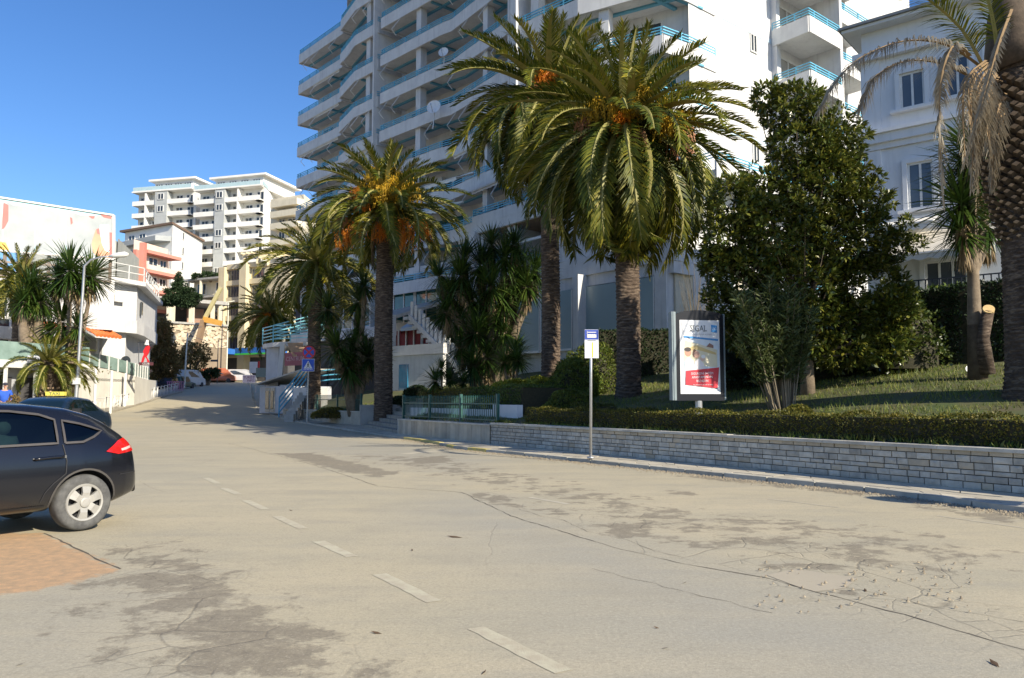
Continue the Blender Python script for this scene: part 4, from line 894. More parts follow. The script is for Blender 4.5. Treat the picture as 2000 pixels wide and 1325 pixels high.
# letters on the left panel
RED = mat('sign_red', (.62, .02, .03), None, .5, 5.); INK = mat('dark_sign_ink', (.05, .07, .09), None, .6, 5.)
rz = math.atan2(-ud.y, -ud.x)
def podtxt(s_, px, z, size, mt):
    p = podp(sx(px), .36); text_mesh('lettering', s_, size, mt, apt, (p[0], p[1], z), (math.pi/2, 0, rz))
podtxt('HOME', 1018, 4.75, .42, INK); podtxt('since', 1020, 6.25, .3, INK); podtxt('CREDIT', 1018, 6.65, .26, mat('faint_sign_ink', (.25, .30, .34), None, .6, 5.))
p = podp(sx(1008), .37); m = MB(); m.tube([(p[0], p[1], 5.45), (p[0]+npd.x*.02, p[1]+npd.y*.02, 5.45)], .26, 16); m.build('red_disc', RED, apt)
# open terrace storey with white posts
m = MB()
for px in (1060, 1000, 1130, 937):
    s_ = sx(px); m.box((*podp(s_, -.25), 10.45), (.22, .22, 2.9), rz)
m.build('terrace_post', WHITE, apt); m = MB()
m.wall(podp(0, -.25), podp(lP, -.25), 10.72, 10.86, .12); m.build('terrace_beam', WMETAL, apt)
m = MB(); m.wall(podp(lP+.05, -.1), podp(lP-.5, -.1), 8.9, 12.0, .75); m.build('terrace_end_wall', WHITE, apt)
WOODC = mat('timber_ceiling', (.24, .17, .10), (.16, .11, .07), .8, 3.)
m = MB(); m.prism([podp(0, -.1), podp(lP, -.1), podp(lP, -6), podp(0, -6)], 11.86, 11.90); m.build('terrace_ceiling', WOODC, apt)
m = MB(); m.wall(podp(0, -5.8), podp(lP, -5.8), 8.9, 11.85, .2); m.build('terrace_back_wall', DARKIN, apt)
m = MB(); m.prism([podp(0, .1), podp(lP+.1, .1), podp(lP+.1, -7), (SIDE0[0]+4, SIDE0[1]+3.2), podp(-.1, -4)], 11.91, 12.45).wall(podp(0, .04), podp(lP, .04), 12.45, 13.05, .14).wall(podp(lP, .04), podp(lP, -5), 12.45, 13.05, .14); m.build('terrace_slab', WHITE, apt)
def railing(pts, z, par, name='railing', post=1.3, zs=(.14, .28, .43), base=0., mt=None, wbar=.05):
    m = MB(); c = seglen(pts)
    for h in zs:
        for a_, b_ in zip(pts[:-1], pts[1:]): m.bar((a_[0], a_[1], z+h), (b_[0], b_[1], z+h), wbar, wbar)
    n = max(1, int(c[-1]/post))
    for i in range(n+1):
        p, d = along(pts, c[-1]*i/n); m.box((p.x, p.y, z+(zs[-1]+base)/2), (.06, .06, zs[-1]-base), math.atan2(d.y, d.x))
    return m.build(name, mt or BLUE, par)
railing([podp(0, .04), podp(lP, .04), podp(lP, -4)], 13.05, apt)
DOORF = mat('door_frame_white', (.62, .62, .60), None, .5, 8.)
def pane_unit(par, c, rz_, w_, h, z, frame=.07, glass=None, n=2, name='window', nrm=None, depth=.05, fm=None):
    """window with frame, glass panes; c plan point on the wall, nrm outward normal"""
    nx_, ny_ = nrm; m = MB(); ca, sa = math.cos(rz_), math.sin(rz_)
    o = (c[0]+nx_*depth/2, c[1]+ny_*depth/2)
    m.box((o[0], o[1], z+frame/2), (w_, depth+.04, frame), rz_).box((o[0], o[1], z+h-frame/2), (w_, depth+.04, frame), rz_)
    for k in range(n+1):
        u = (-.5+k/n)*(w_-frame); m.box((o[0]+ca*u, o[1]+sa*u, z+h/2), (frame, depth+.03, h-2*frame), rz_)
    f = m.build(name, fm or DOORF, par)
    for k in range(n):
        u = (-.5+(k+.5)/n)*(w_-frame); g = MB(); g.box((o[0]+ca*u-nx_*.01, o[1]+sa*u-ny_*.01, z+h/2), (w_/n-frame, depth*.5, h-2*frame), rz_); g.build('pane', glass or DWIN, f)
    return f
def bay(pts, floors, depth, fin=True, cols=(), beam=True, awn=(), top=None, door=True):
    back = offs(pts, depth+.05); c = seglen(pts)
    for fi, F_ in enumerate(floors):
        m = MB(); m.prism(list(pts)+back[::-1], F_-.26, F_)
        for a_, b_ in zip(pts[:-1], pts[1:]): m.wall(a_, b_, F_-.36, F_+.50, .14, 0, 0.)
        m.wall(pts[0], back[0], F_-.36, F_+.5, .14).wall(pts[-1], back[-1], F_-.36, F_+.5, .14)
        bal = m.build('balcony', WHITE, apt); ip = [pts[0]]+list(pts[1:-1])+[pts[-1]]
        railing([back[0]]+ip+[back[-1]], F_+.5, bal)
        m = MB()
        for a_, b_, a2, b2 in zip(pts[:-1], pts[1:], back[:-1], back[1:]):
            m.bar(((a_[0]+a2[0])/2, (a_[1]+a2[1])/2, F_-.32), ((b_[0]+b2[0])/2, (b_[1]+b2[1])/2, F_-.32), .22, .10)
        for s_ in np.arange(2.5, c[-1], 7.5):
            p, d = along(pts, s_); m.bar((p.x+NIN[0]*.15, p.y+NIN[1]*.15, F_-.33), (p.x+NIN[0]*depth, p.y+NIN[1]*depth, F_-.33), .2, .12)
        if beam: m.build('ceiling_beam', BLUEBEAM, bal)
        if door:
            for a_, b_ in zip(back[:-1], back[1:]):
                l = math.dist(a_, b_)
                if l < 2.4: continue
                nd_ = max(1, int(l/3.6)); dx, dy = (b_[0]-a_[0])/l, (b_[1]-a_[1])/l; nn_ = (-dy, dx) if (-dy*NIN[0]+dx*NIN[1]) < 0 else (dy, -dx)
                for k in range(nd_):
                    u = l*(k+.5)/nd_+random.uniform(-.3, .3); w_ = random.choice((1.8, 2.4, 3.0)); p = (a_[0]+dx*u-NIN[0]*.06, a_[1]+dy*u-NIN[1]*.06)
                    pane_unit(apt, p, math.atan2(dy, dx), min(w_, l*.7), 2.2, F_+.02, .07, random.choice((DWIN, DWIN, DWIN, TEAL, glassmat('curtain_glass', (.30, .29, .26), .2))), 2, 'balcony_door', nn_)
        for s_ in awn:
            if random.random() < .6 and fi < len(floors)-1:
                p, d = along(pts, s_); zt_ = F_+2.55; o1 = (p.x-NIN[0]*.75, p.y-NIN[1]*.75, zt_-1.0); o2 = (p.x-NIN[0]*.35, p.y-NIN[1]*.35, F_+1.2)
                m = MB(); m.tube([(p.x, p.y, zt_+.1), o1, o2], .028, 5, cap=False); m.build('awning_arm', WMETAL, apt)
        if random.random() < .5 and c[-1] > 4 and fi < len(floors)-1:
            p0, _ = along(pts, .4); p1, _ = along(pts, min(c[-1]-.4, random.uniform(4, 8))); zt_ = F_+2.62
            m = MB(); q0, q1 = p0-Vector(NIN)*.10, p1-Vector(NIN)*.10; m.bar((q0.x, q0.y, zt_-.05), (q1.x, q1.y, zt_-.05), .12, .12)
            n_ = int((q1-q0).length/.22)
            for k in range(n_):
                a2, b2 = q0.lerp(q1, k/n_), q0.lerp(q1, (k+1)/n_); e = .14+.05*(k % 2); e2 = .14+.05*((k+1) % 2); m.add([(a2.x, a2.y, zt_-.1), (b2.x, b2.y, zt_-.1), (b2.x, b2.y, zt_-.1-e2), (a2.x, a2.y, zt_-.1-e)], [(0, 1, 2, 3)])
            m.build('rolled_awning', AWN, apt)
        for s_ in cols:
            p, d = along(pts, s_); zt_ = F_+2.74; m = MB(); m.box((p.x+NIN[0]*.45, p.y+NIN[1]*.45, (F_+zt_)/2), (.55, .55, zt_-F_), math.atan2(d.y, d.x)); m.build('column', WHITE, apt)
    if fin:
        for F_ in floors[::2]:
            p, d = along(pts, random.uniform(.25, .8)*c[-1]); q = Vector((p.x+NIN[0]*(depth-.3), p.y+NIN[1]*(depth-.3))); m = MB(); m.box((q.x, q.y, F_+2.0), (.8, .3, .55), math.atan2(d.y, d.x)); m.build('air_conditioner', WMETAL, apt)
        p = pts[0]; z0, z1 = floors[0]-.4, floors[-1]+2.7; q = (p[0]-NIN[0]*.30, p[1]-NIN[1]*.30); m = MB(); m.wall(q, back[0], z0, z1, .2, 0, .12 if True else 0); m.build('dividing_fin', WHITE, apt)
FL = [6.5+3*k for k in range(12)]
bay(BAY['corner'], [f for f in FL if f > 15], 2.1, False, (2.6+2.5, 9.5), awn=())
bay(BAY['second'], [f for f in FL if f >= 9.5], 2.3, True, (3.5, 11.5), awn=(1.5, 3, 5.5, 7, 9.5, 13.5, 15))
bay(BAY['third'], [f for f in FL if f >= 6.5], 2.2, True, (1.6,), awn=(1, 2.6, 4.2))
bay(BAY['end'], [f for f in FL if 6 <= f <= 34], 2.0, False, (), awn=(1.2, 4.5, 6.0))
m = MB(); p0, p1 = BAY['corner'][-1], offs([BAY['corner'][-1]], 3.5)[0]; p0 = (p0[0]-NIN[0]*.2, p0[1]-NIN[1]*.2)
m.wall(p0, p1, 13.0, 43, .5, 0, .2); m.build('dividing_fin', WHITE, apt)
# sunny side wall: thin blue bands, small windows, side balconies
nside = (U2[1], -U2[0]); rzs = math.atan2(U2[1], U2[0])
def sidep(s, o=0.): return (SIDE0[0]+U2[0]*s+nside[0]*o, SIDE0[1]+U2[1]*s+nside[1]*o)
LB = mat('pale_blue_band', (.52, .66, .74), None, .8, 2.)
for F_ in (21.5, 15.5):
    m = MB(); m.wall(sidep(.02, .004), sidep(7.38, .004), F_-.28, F_-.02, .03); m.build('painted_band', LB, apt)
for z in (11.0, 14.1, 17.2, 20.2): pane_unit(apt, sidep(5.6, 0), rzs, .62, 1.05, z, .08, DWIN, 2, 'window', nside)
m = MB(); m.prism([sidep(.3, 0), sidep(7.3, 0), sidep(7.3, 1.2), sidep(.3, 1.2)], 12.2, 12.5).wall(sidep(.3, 1.2), sidep(7.3, 1.2), 12.1, 12.95, .12); sb = m.build('balcony', WHITE, apt)
railing([sidep(.3, .1), sidep(.3, 1.2), sidep(7.3, 1.2), sidep(7.3, .1)], 12.95, sb)
for F_ in [f for f in FL if f > 6]:
    m = MB(); m.prism([sidep(7.5, 0), sidep(7.35, 2.3), sidep(10.6, 2.3), sidep(10.6, 0)], F_-.26, F_)
    m.wall(sidep(7.4, .1), sidep(7.3, 2.3), F_-.45, F_+.45, .14).wall(sidep(7.3, 2.3), sidep(10.6, 2.3), F_-.45, F_+.45, .14); sb = m.build('balcony', WHITE, apt)
    railing([sidep(7.4, .1), sidep(7.3, 2.3), sidep(10.6, 2.3)], F_+.45, sb)
    m = MB(); m.prism([sidep(10.9, 0), sidep(10.9, 1.6), sidep(16, 1.6), sidep(16, 0)], F_-.26-.7, F_-.7).wall(sidep(10.95, 1.6), sidep(16, 1.6), F_-1.1, F_-.3, .14); sb = m.build('balcony', WHITE, apt)
    railing([sidep(10.95, 1.6), sidep(16, 1.6)], F_-.3, sb)
    pane_unit(apt, sidep(9.0, -.0), rzs, 1.8, 2.2, F_+.02, .08, glassmat('curtain_glass', (.3, .29, .26)), 2, 'balcony_door', nside)
    pane_unit(apt, sidep(13, -.0), rzs, 1.6, 2.1, F_-.68, .08, DWIN, 2, 'balcony_door', nside)
m = MB(); m.prism([sidep(10.62, 0), sidep(10.62, 2.32), sidep(10.9, 2.32), sidep(10.9, 0)], 5, 43); m.build('side_pier', WHITE, apt)
m = MB(); m.prism([sidep(7.38, -.02), sidep(7.38, .35), sidep(7.75, .35), sidep(7.75, -.02)], 5, 43); m.build('side_pier', WHITE, apt)
# lower left of the block: teal glazing, striped canopy, stairs and restaurant terrace
GA, GB = PV(925, 560, 52.0), PV(575, 560, 66.5); dg = Vector(GB)-Vector(GA); lg = dg.length; dg /= lg; ng = Vector((-dg.y, dg.x)); ng = -ng if ng.dot(Vector(NIN)) > 0 else ng; rg = math.atan2(dg.y, dg.x)
def gp(s, o=0.): q = Vector(GA)+dg*s+ng*o; return (q.x, q.y)
def gs(px, o=0.): k = (px-1000)/FPX; gx, gy = GA[0]+ng.x*o, GA[1]+ng.y*o; return (k*gy-gx)/(dg.x-k*dg.y)
m = MB(); m.prism([gp(0, -.2), gp(lg, -.2), gp(lg, -6), gp(0, -6)], 1.5, 10.9); m.build('lower_wall', DARKIN, apt)
s_ = 1.2
while s_ < lg-2.6:
    pane_unit(apt, gp(s_+1.2, -.2), rg, 2.4, 3.5, 7.0, .10, TEAL, 2, 'glazing', (ng.x, ng.y), .1, WMETAL); pane_unit(apt, gp(s_+1.2, -.2), rg, 2.4, .85, 10.5-.0, .10, TEAL, 2, 'glazing', (ng.x, ng.y), .1, WMETAL) if False else None
    s_ += 2.46
m = MB(); m.wall(gp(0, 0), gp(lg, 0), 6.2, 6.95, .5).wall(gp(0, -.1), gp(lg, -.1), 10.5, 11.0, .5); m.build('floor_band', WHITE, apt)
cnp = thing('canopy', 'grey sloping slab canopy over the outdoor restaurant stairs', 'canopy', (*gp(0), 7.0)); m = MB()
O = Vector((*gp(0), 7.0)); a0, a1, a2, a3 = [Vector((*gp(gs(px, o), o), z))-O for px, o, z in ((928, 3.2, 8.1), (735, 3.2, 6.9), (735, .3, 7.9), (928, .3, 8.6))]
m.add([a0, a1, a2, a3]+[v-Vector((0, 0, .22)) for v in (a0, a1, a2, a3)], [(0, 1, 2, 3), (7, 6, 5, 4), (0, 4, 5, 1), (1, 5, 6, 2), (2, 6, 7, 3), (3, 7, 4, 0)]); m.build('canopy_slab', CONC, cnp)
m = MB()
for k in range(3): q0 = a1.lerp(a0, .02+k*.47); m.bar(q0-Vector((0, 0, .2)), (q0.x, q0.y, -4.4), .16)
m.build('post', WHITE, cnp)
# restaurant: parapet, terrace, tent, stair with white balusters
rs = thing('restaurant_terrace', 'white walled restaurant terrace with planter and tent, beside the fruiting palm', 'terrace', (*gp(gs(830, 4), 4), 1.8)); O = Vector(rs.location)
def rp(px, o, z): return Vector((*gp(gs(px, o), o), z))-O
def rwall(m, pa, pb, z0, z1, o, t=.2, mi=0): a_, b_ = rp(pa, o, 0), rp(pb, o, 0); m.wall((a_.x, a_.y), (b_.x, b_.y), z0-O.z, z1-O.z, t, mi); return m
m = MB(); rwall(m, 868, 758, 1.2, 4.25, 4.5, .25); m.build('front_wall', WHITE, rs)
m = MB(); rwall(m, 869, 757, 4.26, 4.9, 4.6, .3); m.build('parapet', WHITE, rs)
m = MB(); rwall(m, 769, 758, 4.9, 7.0, 4.4, .3); m.build('end_pier', WHITE, rs)
g = MB(); rwall(g, 797, 780, 2.0, 3.7, 4.66, .08); g.build('window', glassmat('blue_window_glass', (.04, .20, .34), .1), rs)
m = MB(); rwall(m, 855, 775, 4.9, 6.2, 2.2, .1); m.build('red_screen', mat('red_screen', (.22, .02, .03), None, .7, 3.), rs)
m = MB()
for k in range(6): q = rp(778+k*15, 2.3, 0); m.box((q.x, q.y, 5.5-O.z), (.1, .1, 1.5), rg)
m.build('screen_post', WMETAL, rs)
m = MB(); r4 = [rp(px, o, 6.2) for px, o in ((838, 3.6), (782, 3.6), (782, .9), (838, .9))]; ap = sum(r4, Vector())/4+Vector((0, 0, .75)); m.add(r4+[ap]+[v-Vector((0, 0, .22)) for v in r4], [(0, 1, 4), (1, 2, 4), (2, 3, 4), (3, 0, 4), (0, 5, 6, 1), (1, 6, 7, 2), (2, 7, 8, 3), (3, 8, 5, 0)])
m.build('tent_roof', mat('white_blue_tent', (.60, .68, .76), (.5, .6, .7), .7, 3.), rs)
m = MB(); n_ = 13
for k in range(n_):
    q = rp(800+k*9.0, 3.4, 7.1-k*.32); q2 = rp(800+(k+1)*9.0, 3.4, 0); m.wall((q.x, q.y), (q2.x, q2.y), q.z-.45, q.z-.25, 1.2)
m.build('stair_step', WHITE, rs, kind='stuff')
m = MB(); a_, b_ = rp(800, 4.0, 7.0), rp(915, 4.0, 3.0); m.add([a_, b_, b_-Vector((0, 0, .35)), a_-Vector((0, 0, .35))]+[v+Vector((ng.x, ng.y, 0))*.15 for v in (a_, b_, b_-Vector((0, 0, .35)), a_-Vector((0, 0, .35)))], [(0, 1, 2, 3), (7, 6, 5, 4), (0, 4, 5, 1), (3, 2, 6, 7)]); m.build('stair_string', WHITE, rs)
m = MB()
for k in range(14): q = a_.lerp(b_, (k+.5)/14); m.box((q.x, q.y, q.z+.45), (.22, .1, .95), rg)
m.build('baluster', WMETAL, rs, kind='stuff')
# satellite dishes fixed to the balconies
def dish(label, px, py, Y, r_):
    c = P(px, py, Y); t = thing('satellite_dish', label, 'satellite dish', c, 0, 'satellite dishes on the balcony fronts'); m = MB(); f = Vector((-.25, -.93, .27)).normalized(); u = f.cross(Vector((0, 0, 1))).normalized(); v = u.cross(f)
    vs = [tuple(-f*.10)]; fs = []; n_ = 20
    for k, (rr, dz) in enumerate(((.35, -.085), (.7, -.04), (1, .03))):
        for j in range(n_): a_ = 2*math.pi*j/n_; vs.append(tuple((u*math.cos(a_)+v*math.sin(a_)*1.05)*r_*rr+f*dz*r_*2))
    fs += [(0, 1+j, 1+(j+1) % n_) for j in range(n_)]
    for k in range(2): fs += [(1+k*n_+j, 1+(k+1)*n_+j, 1+(k+1)*n_+(j+1) % n_, 1+k*n_+(j+1) % n_) for j in range(n_)]
    m.add(vs, fs); m.build('reflector', mat('dish_white', (.85, .85, .84), None, .4, 9.), t, True)
    m = MB(); m.tube([-v*r_*.9, f*r_*1.1-v*r_*.35], .02, 6); m.box(tuple(f*r_*1.1-v*r_*.35), (.1, .1, .14)); m.build('receiver_arm', GALV, t)
    m = MB(); m.tube([-f*.12, -f*.3-v*r_*1.0, -f*.3-v*(r_*1.0+1.1)], .04, 6); m.build('mast', WMETAL, t)
dish('larger white satellite dish on the balcony front above the fruiting palm', 847, 209, 52.6, .50)
dish('smaller white satellite dish fixed one floor higher on the balcony front', 866, 102, 52.6, .36)
# open awnings low on the block
def awning(label, A, B_, drop, out, mt, nd=None, z1=None, name='awning'):
    A = Vector(A); B_ = Vector(B_); t = thing(name, label, 'awning', A, 0); d = (B_-A); nd = Vector(nd).normalized(); m = MB(); n_ = 14; o = Vector((0, 0, 0)); q = nd*out-Vector((0, 0, drop)); vs = []
    for k in range(n_+1):
        p = d*k/n_; vs += [p, p+q, p+q-Vector((0, 0, .16+.07*(k % 2)))]
    m.add(vs, [(3*k, 3*k+1, 3*k+4, 3*k+3) for k in range(n_)]+[(3*k+1, 3*k+2, 3*k+5, 3*k+4) for k in range(n_)]); m.build('fabric', mt, t)
    m = MB(); m.bar(o, d, .12, .12).bar(q, d+q, .05, .05).bar(o, q, .04).bar(d, d+q, .04); m.build('awning_frame', WMETAL, t); return t
nst = (-NIN[0], -NIN[1], 0)
awning('pale open awning under the white corner terrace, right of the fruiting palm', P(925, 338, 47.0), P(845, 362, 50.5), .5, 1.3, AWNW, nst)
awning('lower pale awning right beside the fruiting palm crown', P(905, 395, 49.0), P(840, 405, 51.5), .7, 1.6, AWNW, nst)
# ---------------------------------------------------------------- the villa on the right
V0 = Vector((12.02, 26.0)); uv = Vector((.763, -.646)).normalized(); nv = Vector((-.646, -.763)).normalized(); rv = math.atan2(uv.y, uv.x)
def vp(s, o=0.): q = V0+uv*s+nv*o; return (q.x, q.y)
def vs_(px): k = (px-1000)/FPX; return (k*V0.y-V0.x)/(uv.x-k*uv.y)
vl = thing('villa', 'pale grey-white house with cornices and deep-set windows, behind the magnolia tree', 'building', (*V0, 3.0)); VO = Vector(vl.location)
def vb(name, m, mt, par=None):
    m.v = [(x-VO.x, y-VO.y, z-VO.z) for x, y, z in m.v]; return m.build(name, mt, par or vl)
m = MB(); m.prism([vp(0), vp(11), vp(11, -9), vp(0, -9)], 2.0, 10.1); m.prism([vp(-.0, 0), vp(11, 0), vp(11, -9), vp(0, -9)], 10.1, 14.0); vb('wall', m, WHITE2)
m = MB(); m.prism([vp(-.22, .22), vp(11, .22), vp(11, .02), vp(0, .02), vp(0, -9), vp(-.22, -9)], 10.05, 10.35).prism([vp(-.32, .32), vp(11, .32), vp(11, .02), vp(0, .02), vp(0, -9), vp(-.32, -9)], 10.353, 10.47).prism([vp(-.1, .1), vp(11, .1), vp(11, .02), vp(0, .02)], 9.85, 10.047); vb('string_course', m, WHITE2)
m = MB(); m.prism([vp(-.05, .06), vp(.55, .06), vp(.55, .003), vp(-.05, .003)], 10.48, 13.2).prism([vp(-.05, .06), vp(.5, .06), vp(.5, .003), vp(-.05, .003)], 2.5, 9.84); vb('corner_pilaster', m, WHITE2)
m = MB(); m.prism([vp(-.25, .25), vp(11, .25), vp(11, .01), vp(0, .01), vp(0, -9), vp(-.25, -9)], 12.95, 13.25); vb('upper_cornice', m, WHITE2)
m = MB(); m.prism([vp(-.5, .5), vp(11.5, .5), vp(11.5, -9), vp(-.5, -9)], 14.0, 14.10); vb('eave', m, WHITE2)
m = MB(); m.prism([vp(-.6, .6), vp(11.5, .6), vp(11.5, -9), vp(-.6, -9)], 14.105, 14.19); vb('roof', m, mat('dark_roof', (.20, .22, .24), None, .7, 4.))
def vwin(px0, px1, z0, z1, n=2):
    s0, s1 = vs_(px0), vs_(px1); m = MB(); w_ = .14
    for a_, b_, za, zb in ((s0-w_, s0, z0-.1, z1+w_), (s1, s1+w_, z0-.1, z1+w_), (s0, s1, z1, z1+w_)):
        m.prism([vp(a_, .13), vp(b_, .13), vp(b_, .003), vp(a_, .003)], za, zb)
    m.prism([vp(s0-.3, .22), vp(s1+.3, .22), vp(s1+.3, .003), vp(s0-.3, .003)], z0-.2, z0-.103); f = vb('window_surround', m, WHITE2)
    m = MB(); fw = .07
    m.prism([vp(s0, .05), vp(s1, .05), vp(s1, .006), vp(s0, .006)], z0-.1, z0-.1+fw).prism([vp(s0, .05), vp(s1, .05), vp(s1, .006), vp(s0, .006)], z1-fw, z1)
    for k in range(n+1):
        u = s0+(s1-s0-fw)*k/n; m.prism([vp(u, .05), vp(u+fw, .05), vp(u+fw, .006), vp(u, .006)], z0-.1+fw, z1-fw)
    vb('window_frame', m, WMETAL, f)
    for k in range(n):
        a_, b_ = s0+(s1-s0-fw)*k/n+fw, s0+(s1-s0-fw)*(k+1)/n; m = MB(); m.prism([vp(a_, .025), vp(b_, .025), vp(b_, .008), vp(a_, .008)], z0-.1+fw, z1-fw); vb('pane', m, glassmat('villa_glass', (.10, .12, .145), .12), f)
vwin(1780, 1830, 11.15, 12.25); vwin(1872, 1922, 11.2, 12.4); vwin(1960, 2020, 11.2, 12.4)
vwin(1788, 1840, 7.75, 9.2); vwin(1900, 1950, 7.7, 9.15)
vwin(1815, 1900, 3.6, 5.9, 3)
m = MB(); m.prism([vp(vs_(1800), 1.0), vp(vs_(1990), 1.0), vp(vs_(1990), 0), vp(vs_(1800), 0)], 4.2, 4.36); vbal = vb('balcony', m, WHITE2)
m = MB(); a_, b_ = vp(vs_(1802), .95), vp(vs_(1985), .95)
for z in (5.2, 4.8): m.bar((*a_, z), (*b_, z), .04)
for k in range(14): q = Vector(a_).lerp(Vector(b_), k/13); m.box((q.x, q.y, 4.78), (.035, .035, .85), rv)
vb('balcony_railing', m, DARKM, vbal)
m = MB(); q = vp(vs_(1868), .85); m.box((*q, 4.62), (1.3, .28, .25), rv); vb('planter', m, DARKM, vbal)
a_ = vp(vs_(1752), .1); b_ = vp(vs_(1985), .1); awning('beige scalloped awning over the ground floor window of the villa', (*a_, 6.9), (*b_, 6.9), .95, 1.5, AWN, (nv.x, nv.y, 0))
a_ = vp(vs_(1745), .1); b_ = vp(vs_(1850), .1); awning('small white awning just above the beige one on the villa', (*a_, 7.35), (*b_, 7.35), .35, 1.0, AWNW, (nv.x, nv.y, 0))
c = Vector((*vp(vs_(1868), .85), 4.78)); r = np.random.default_rng(4); C = np.array([[c.x, c.y, c.z]])+r.normal(0, 1, (500, 3))*[.35, .2, .04]; D = unit(r.normal(0, .5, C.shape)+[0, 0, 1]); leafobj('balcony_plants', leaves_np(C, D, unit(r.normal(0, 1, C.shape)), r.uniform(.1, .25, 500), .12), GRS, None, label='grassy green plants growing in the dark villa balcony planter', cat='plants', kind='thing')
# ---------------------------------------------------------------- stone steps, fences
st = thing('stone_steps', 'worn grey stone steps rising between the two green fences', 'steps', (-6.1, 35.4, 0)); O = Vector(st.location)
A0, B0 = Vector((-4.7, 31.3)), Vector((-7.75, 39.3)); d = (B0-A0).normalized(); nn_ = Vector((d.y, -d.x)); STP = mat('worn_step_stone', (.34, .32, .27), (.20, .19, .165), .85, 4., .4, 30, rnd=.12, streak=.4)
lo, hi = P(782, 835, 34.)-Vector(), P(704, 830, 37.5)
for k in range(10):
    a_ = A0+d*.15+nn_*(.35*k+.2); b_ = B0-d*.1+nn_*(.35*k+.2); a_ = a_.lerp(b_, .0); z0 = .1+.16*k; m = MB(); q0, q1 = a_-nn_*.0, b_; c = (q0+q1)/2
    m.box((c.x-O.x+nn_.x*.2, c.y-O.y+nn_.y*.2, z0+.08), ((q1-q0).length, .44, .158), math.atan2(d.y, d.x)); m.build('step', STP, st)
def pfence(label, pts, z, h, n_per=7.5, panels=3):
    t = thing('railing_fence', label, 'fence', (*pts[0], z)); O = Vector((*pts[0], z)); c = seglen(pts)[-1]; npst = panels+1
    for k in range(npst):
        p, d = along(pts, c*k/(npst-1)); m = MB(); m.box((p.x-O.x, p.y-O.y, h/2+.05), (.09, .09, h+.1), math.atan2(d.y, d.x)); m.build('post', GREENM, t)
    m = MB()
    for hh in (.12, h-.22): 
        p0, _ = along(pts, 0); p1, _ = along(pts, c); m.bar((p0.x-O.x, p0.y-O.y, hh), (p1.x-O.x, p1.y-O.y, hh), .04)
    m.build('rail', GREENM, t); n_ = int(c*n_per); bm = MB(); bm.box((0, 0, h/2+.04), (.022, .022, h-.02)).tube([(0, 0, h), (0, 0, h+.07)], [.022, .002], 4); bme = bm.mesh('baluster', GREENM)
    for k in range(n_):
        p, d = along(pts, c*(k+.5)/n_); link('baluster', bme, t, (p.x-O.x, p.y-O.y, 0), (0, 0, math.atan2(d.y, d.x)))
pfence('near green metal picket fence on the slab-clad wall, right of the steps', [(-.45, 24.55), (-4.35, 31.45)], .72, .85, 7.5, 3)
pfence('far green metal picket fence left of the stone steps', [(-7.7, 40.0), (-13.4, 49.3)], .74, .95, 7., 3)
m = MB(); a_, b_ = G(968, 790, 1.3), None; m.wall((-.55, 26.2), (.25, 24.6), .6, 1.32, .2); m.wall((-.55, 26.3), (-4.2, 33.), .6, 1.15, .2); m.build('low_garden_wall', WHITE2, None, kind='thing', label='low pale wall behind the near green fence holding the hedge', cat='wall')
# ---------------------------------------------------------------- far town on the hillside
def plane(A, B_, side=-1):
    """facade frame from plan A to B: returns point(s, out), length, angle, outward normal (towards the camera)"""
    A, B_ = Vector(A), Vector(B_); d = B_-A; l = d.length; d /= l; n = Vector((-d.y, d.x))
    if n.dot(-(A+B_)) < 0: n = -n
    def q(s, o=0.): p = A+d*s+n*o; return (p.x, p.y)
    def sof(px): k = (px-1000)/FPX; return (k*A.y-A.x)/(d.x-k*d.y)
    return q, l, math.atan2(d.y, d.x), (n.x, n.y), sof
def ptd(px, Y): return (PX(px, Y), Y)
WINM = {}
def window_mesh(w_, h, n, glass, fr):
    k = (round(w_, 1), round(h, 1), n, glass.name, fr.name)
    if k not in WINM:
        m = MB(); f = .12
        m.box((0, -.03, f/2), (w_, .14, f)).box((0, -.03, h-f/2), (w_, .14, f))
        for i in range(n+1): m.box(((-.5+i/n)*(w_-f), -.03, h/2), (f, .14, h-2*f))
        g = MB(); g.box((0, -.01, h/2), (w_-.04, .05, h-.04)); WINM[k] = (m.mesh('window', fr), g.mesh('pane', glass))
    return WINM[k]
def win(par, O, p, rz_, z, w_, h, n=2, glass=None, fr=None):
    """far window: frame with its glass; p on the wall"""
    a_, b_ = window_mesh(w_, h, n, glass or DWIN, fr or WMETAL); f = link('window', a_, par, (p[0]-O.x, p[1]-O.y, z-O.z), (0, 0, rz_)); link('pane', b_, f); return f
def zat(py, Y, px=None): return P(1000, py, Y).z
WF = mat('far_white_render', (.80, .79, .75), (.72, .71, .67), .85, .4, streak=.1)
GF = mat('far_grey_render', (.42, .44, .44), (.36, .38, .38), .85, .4)
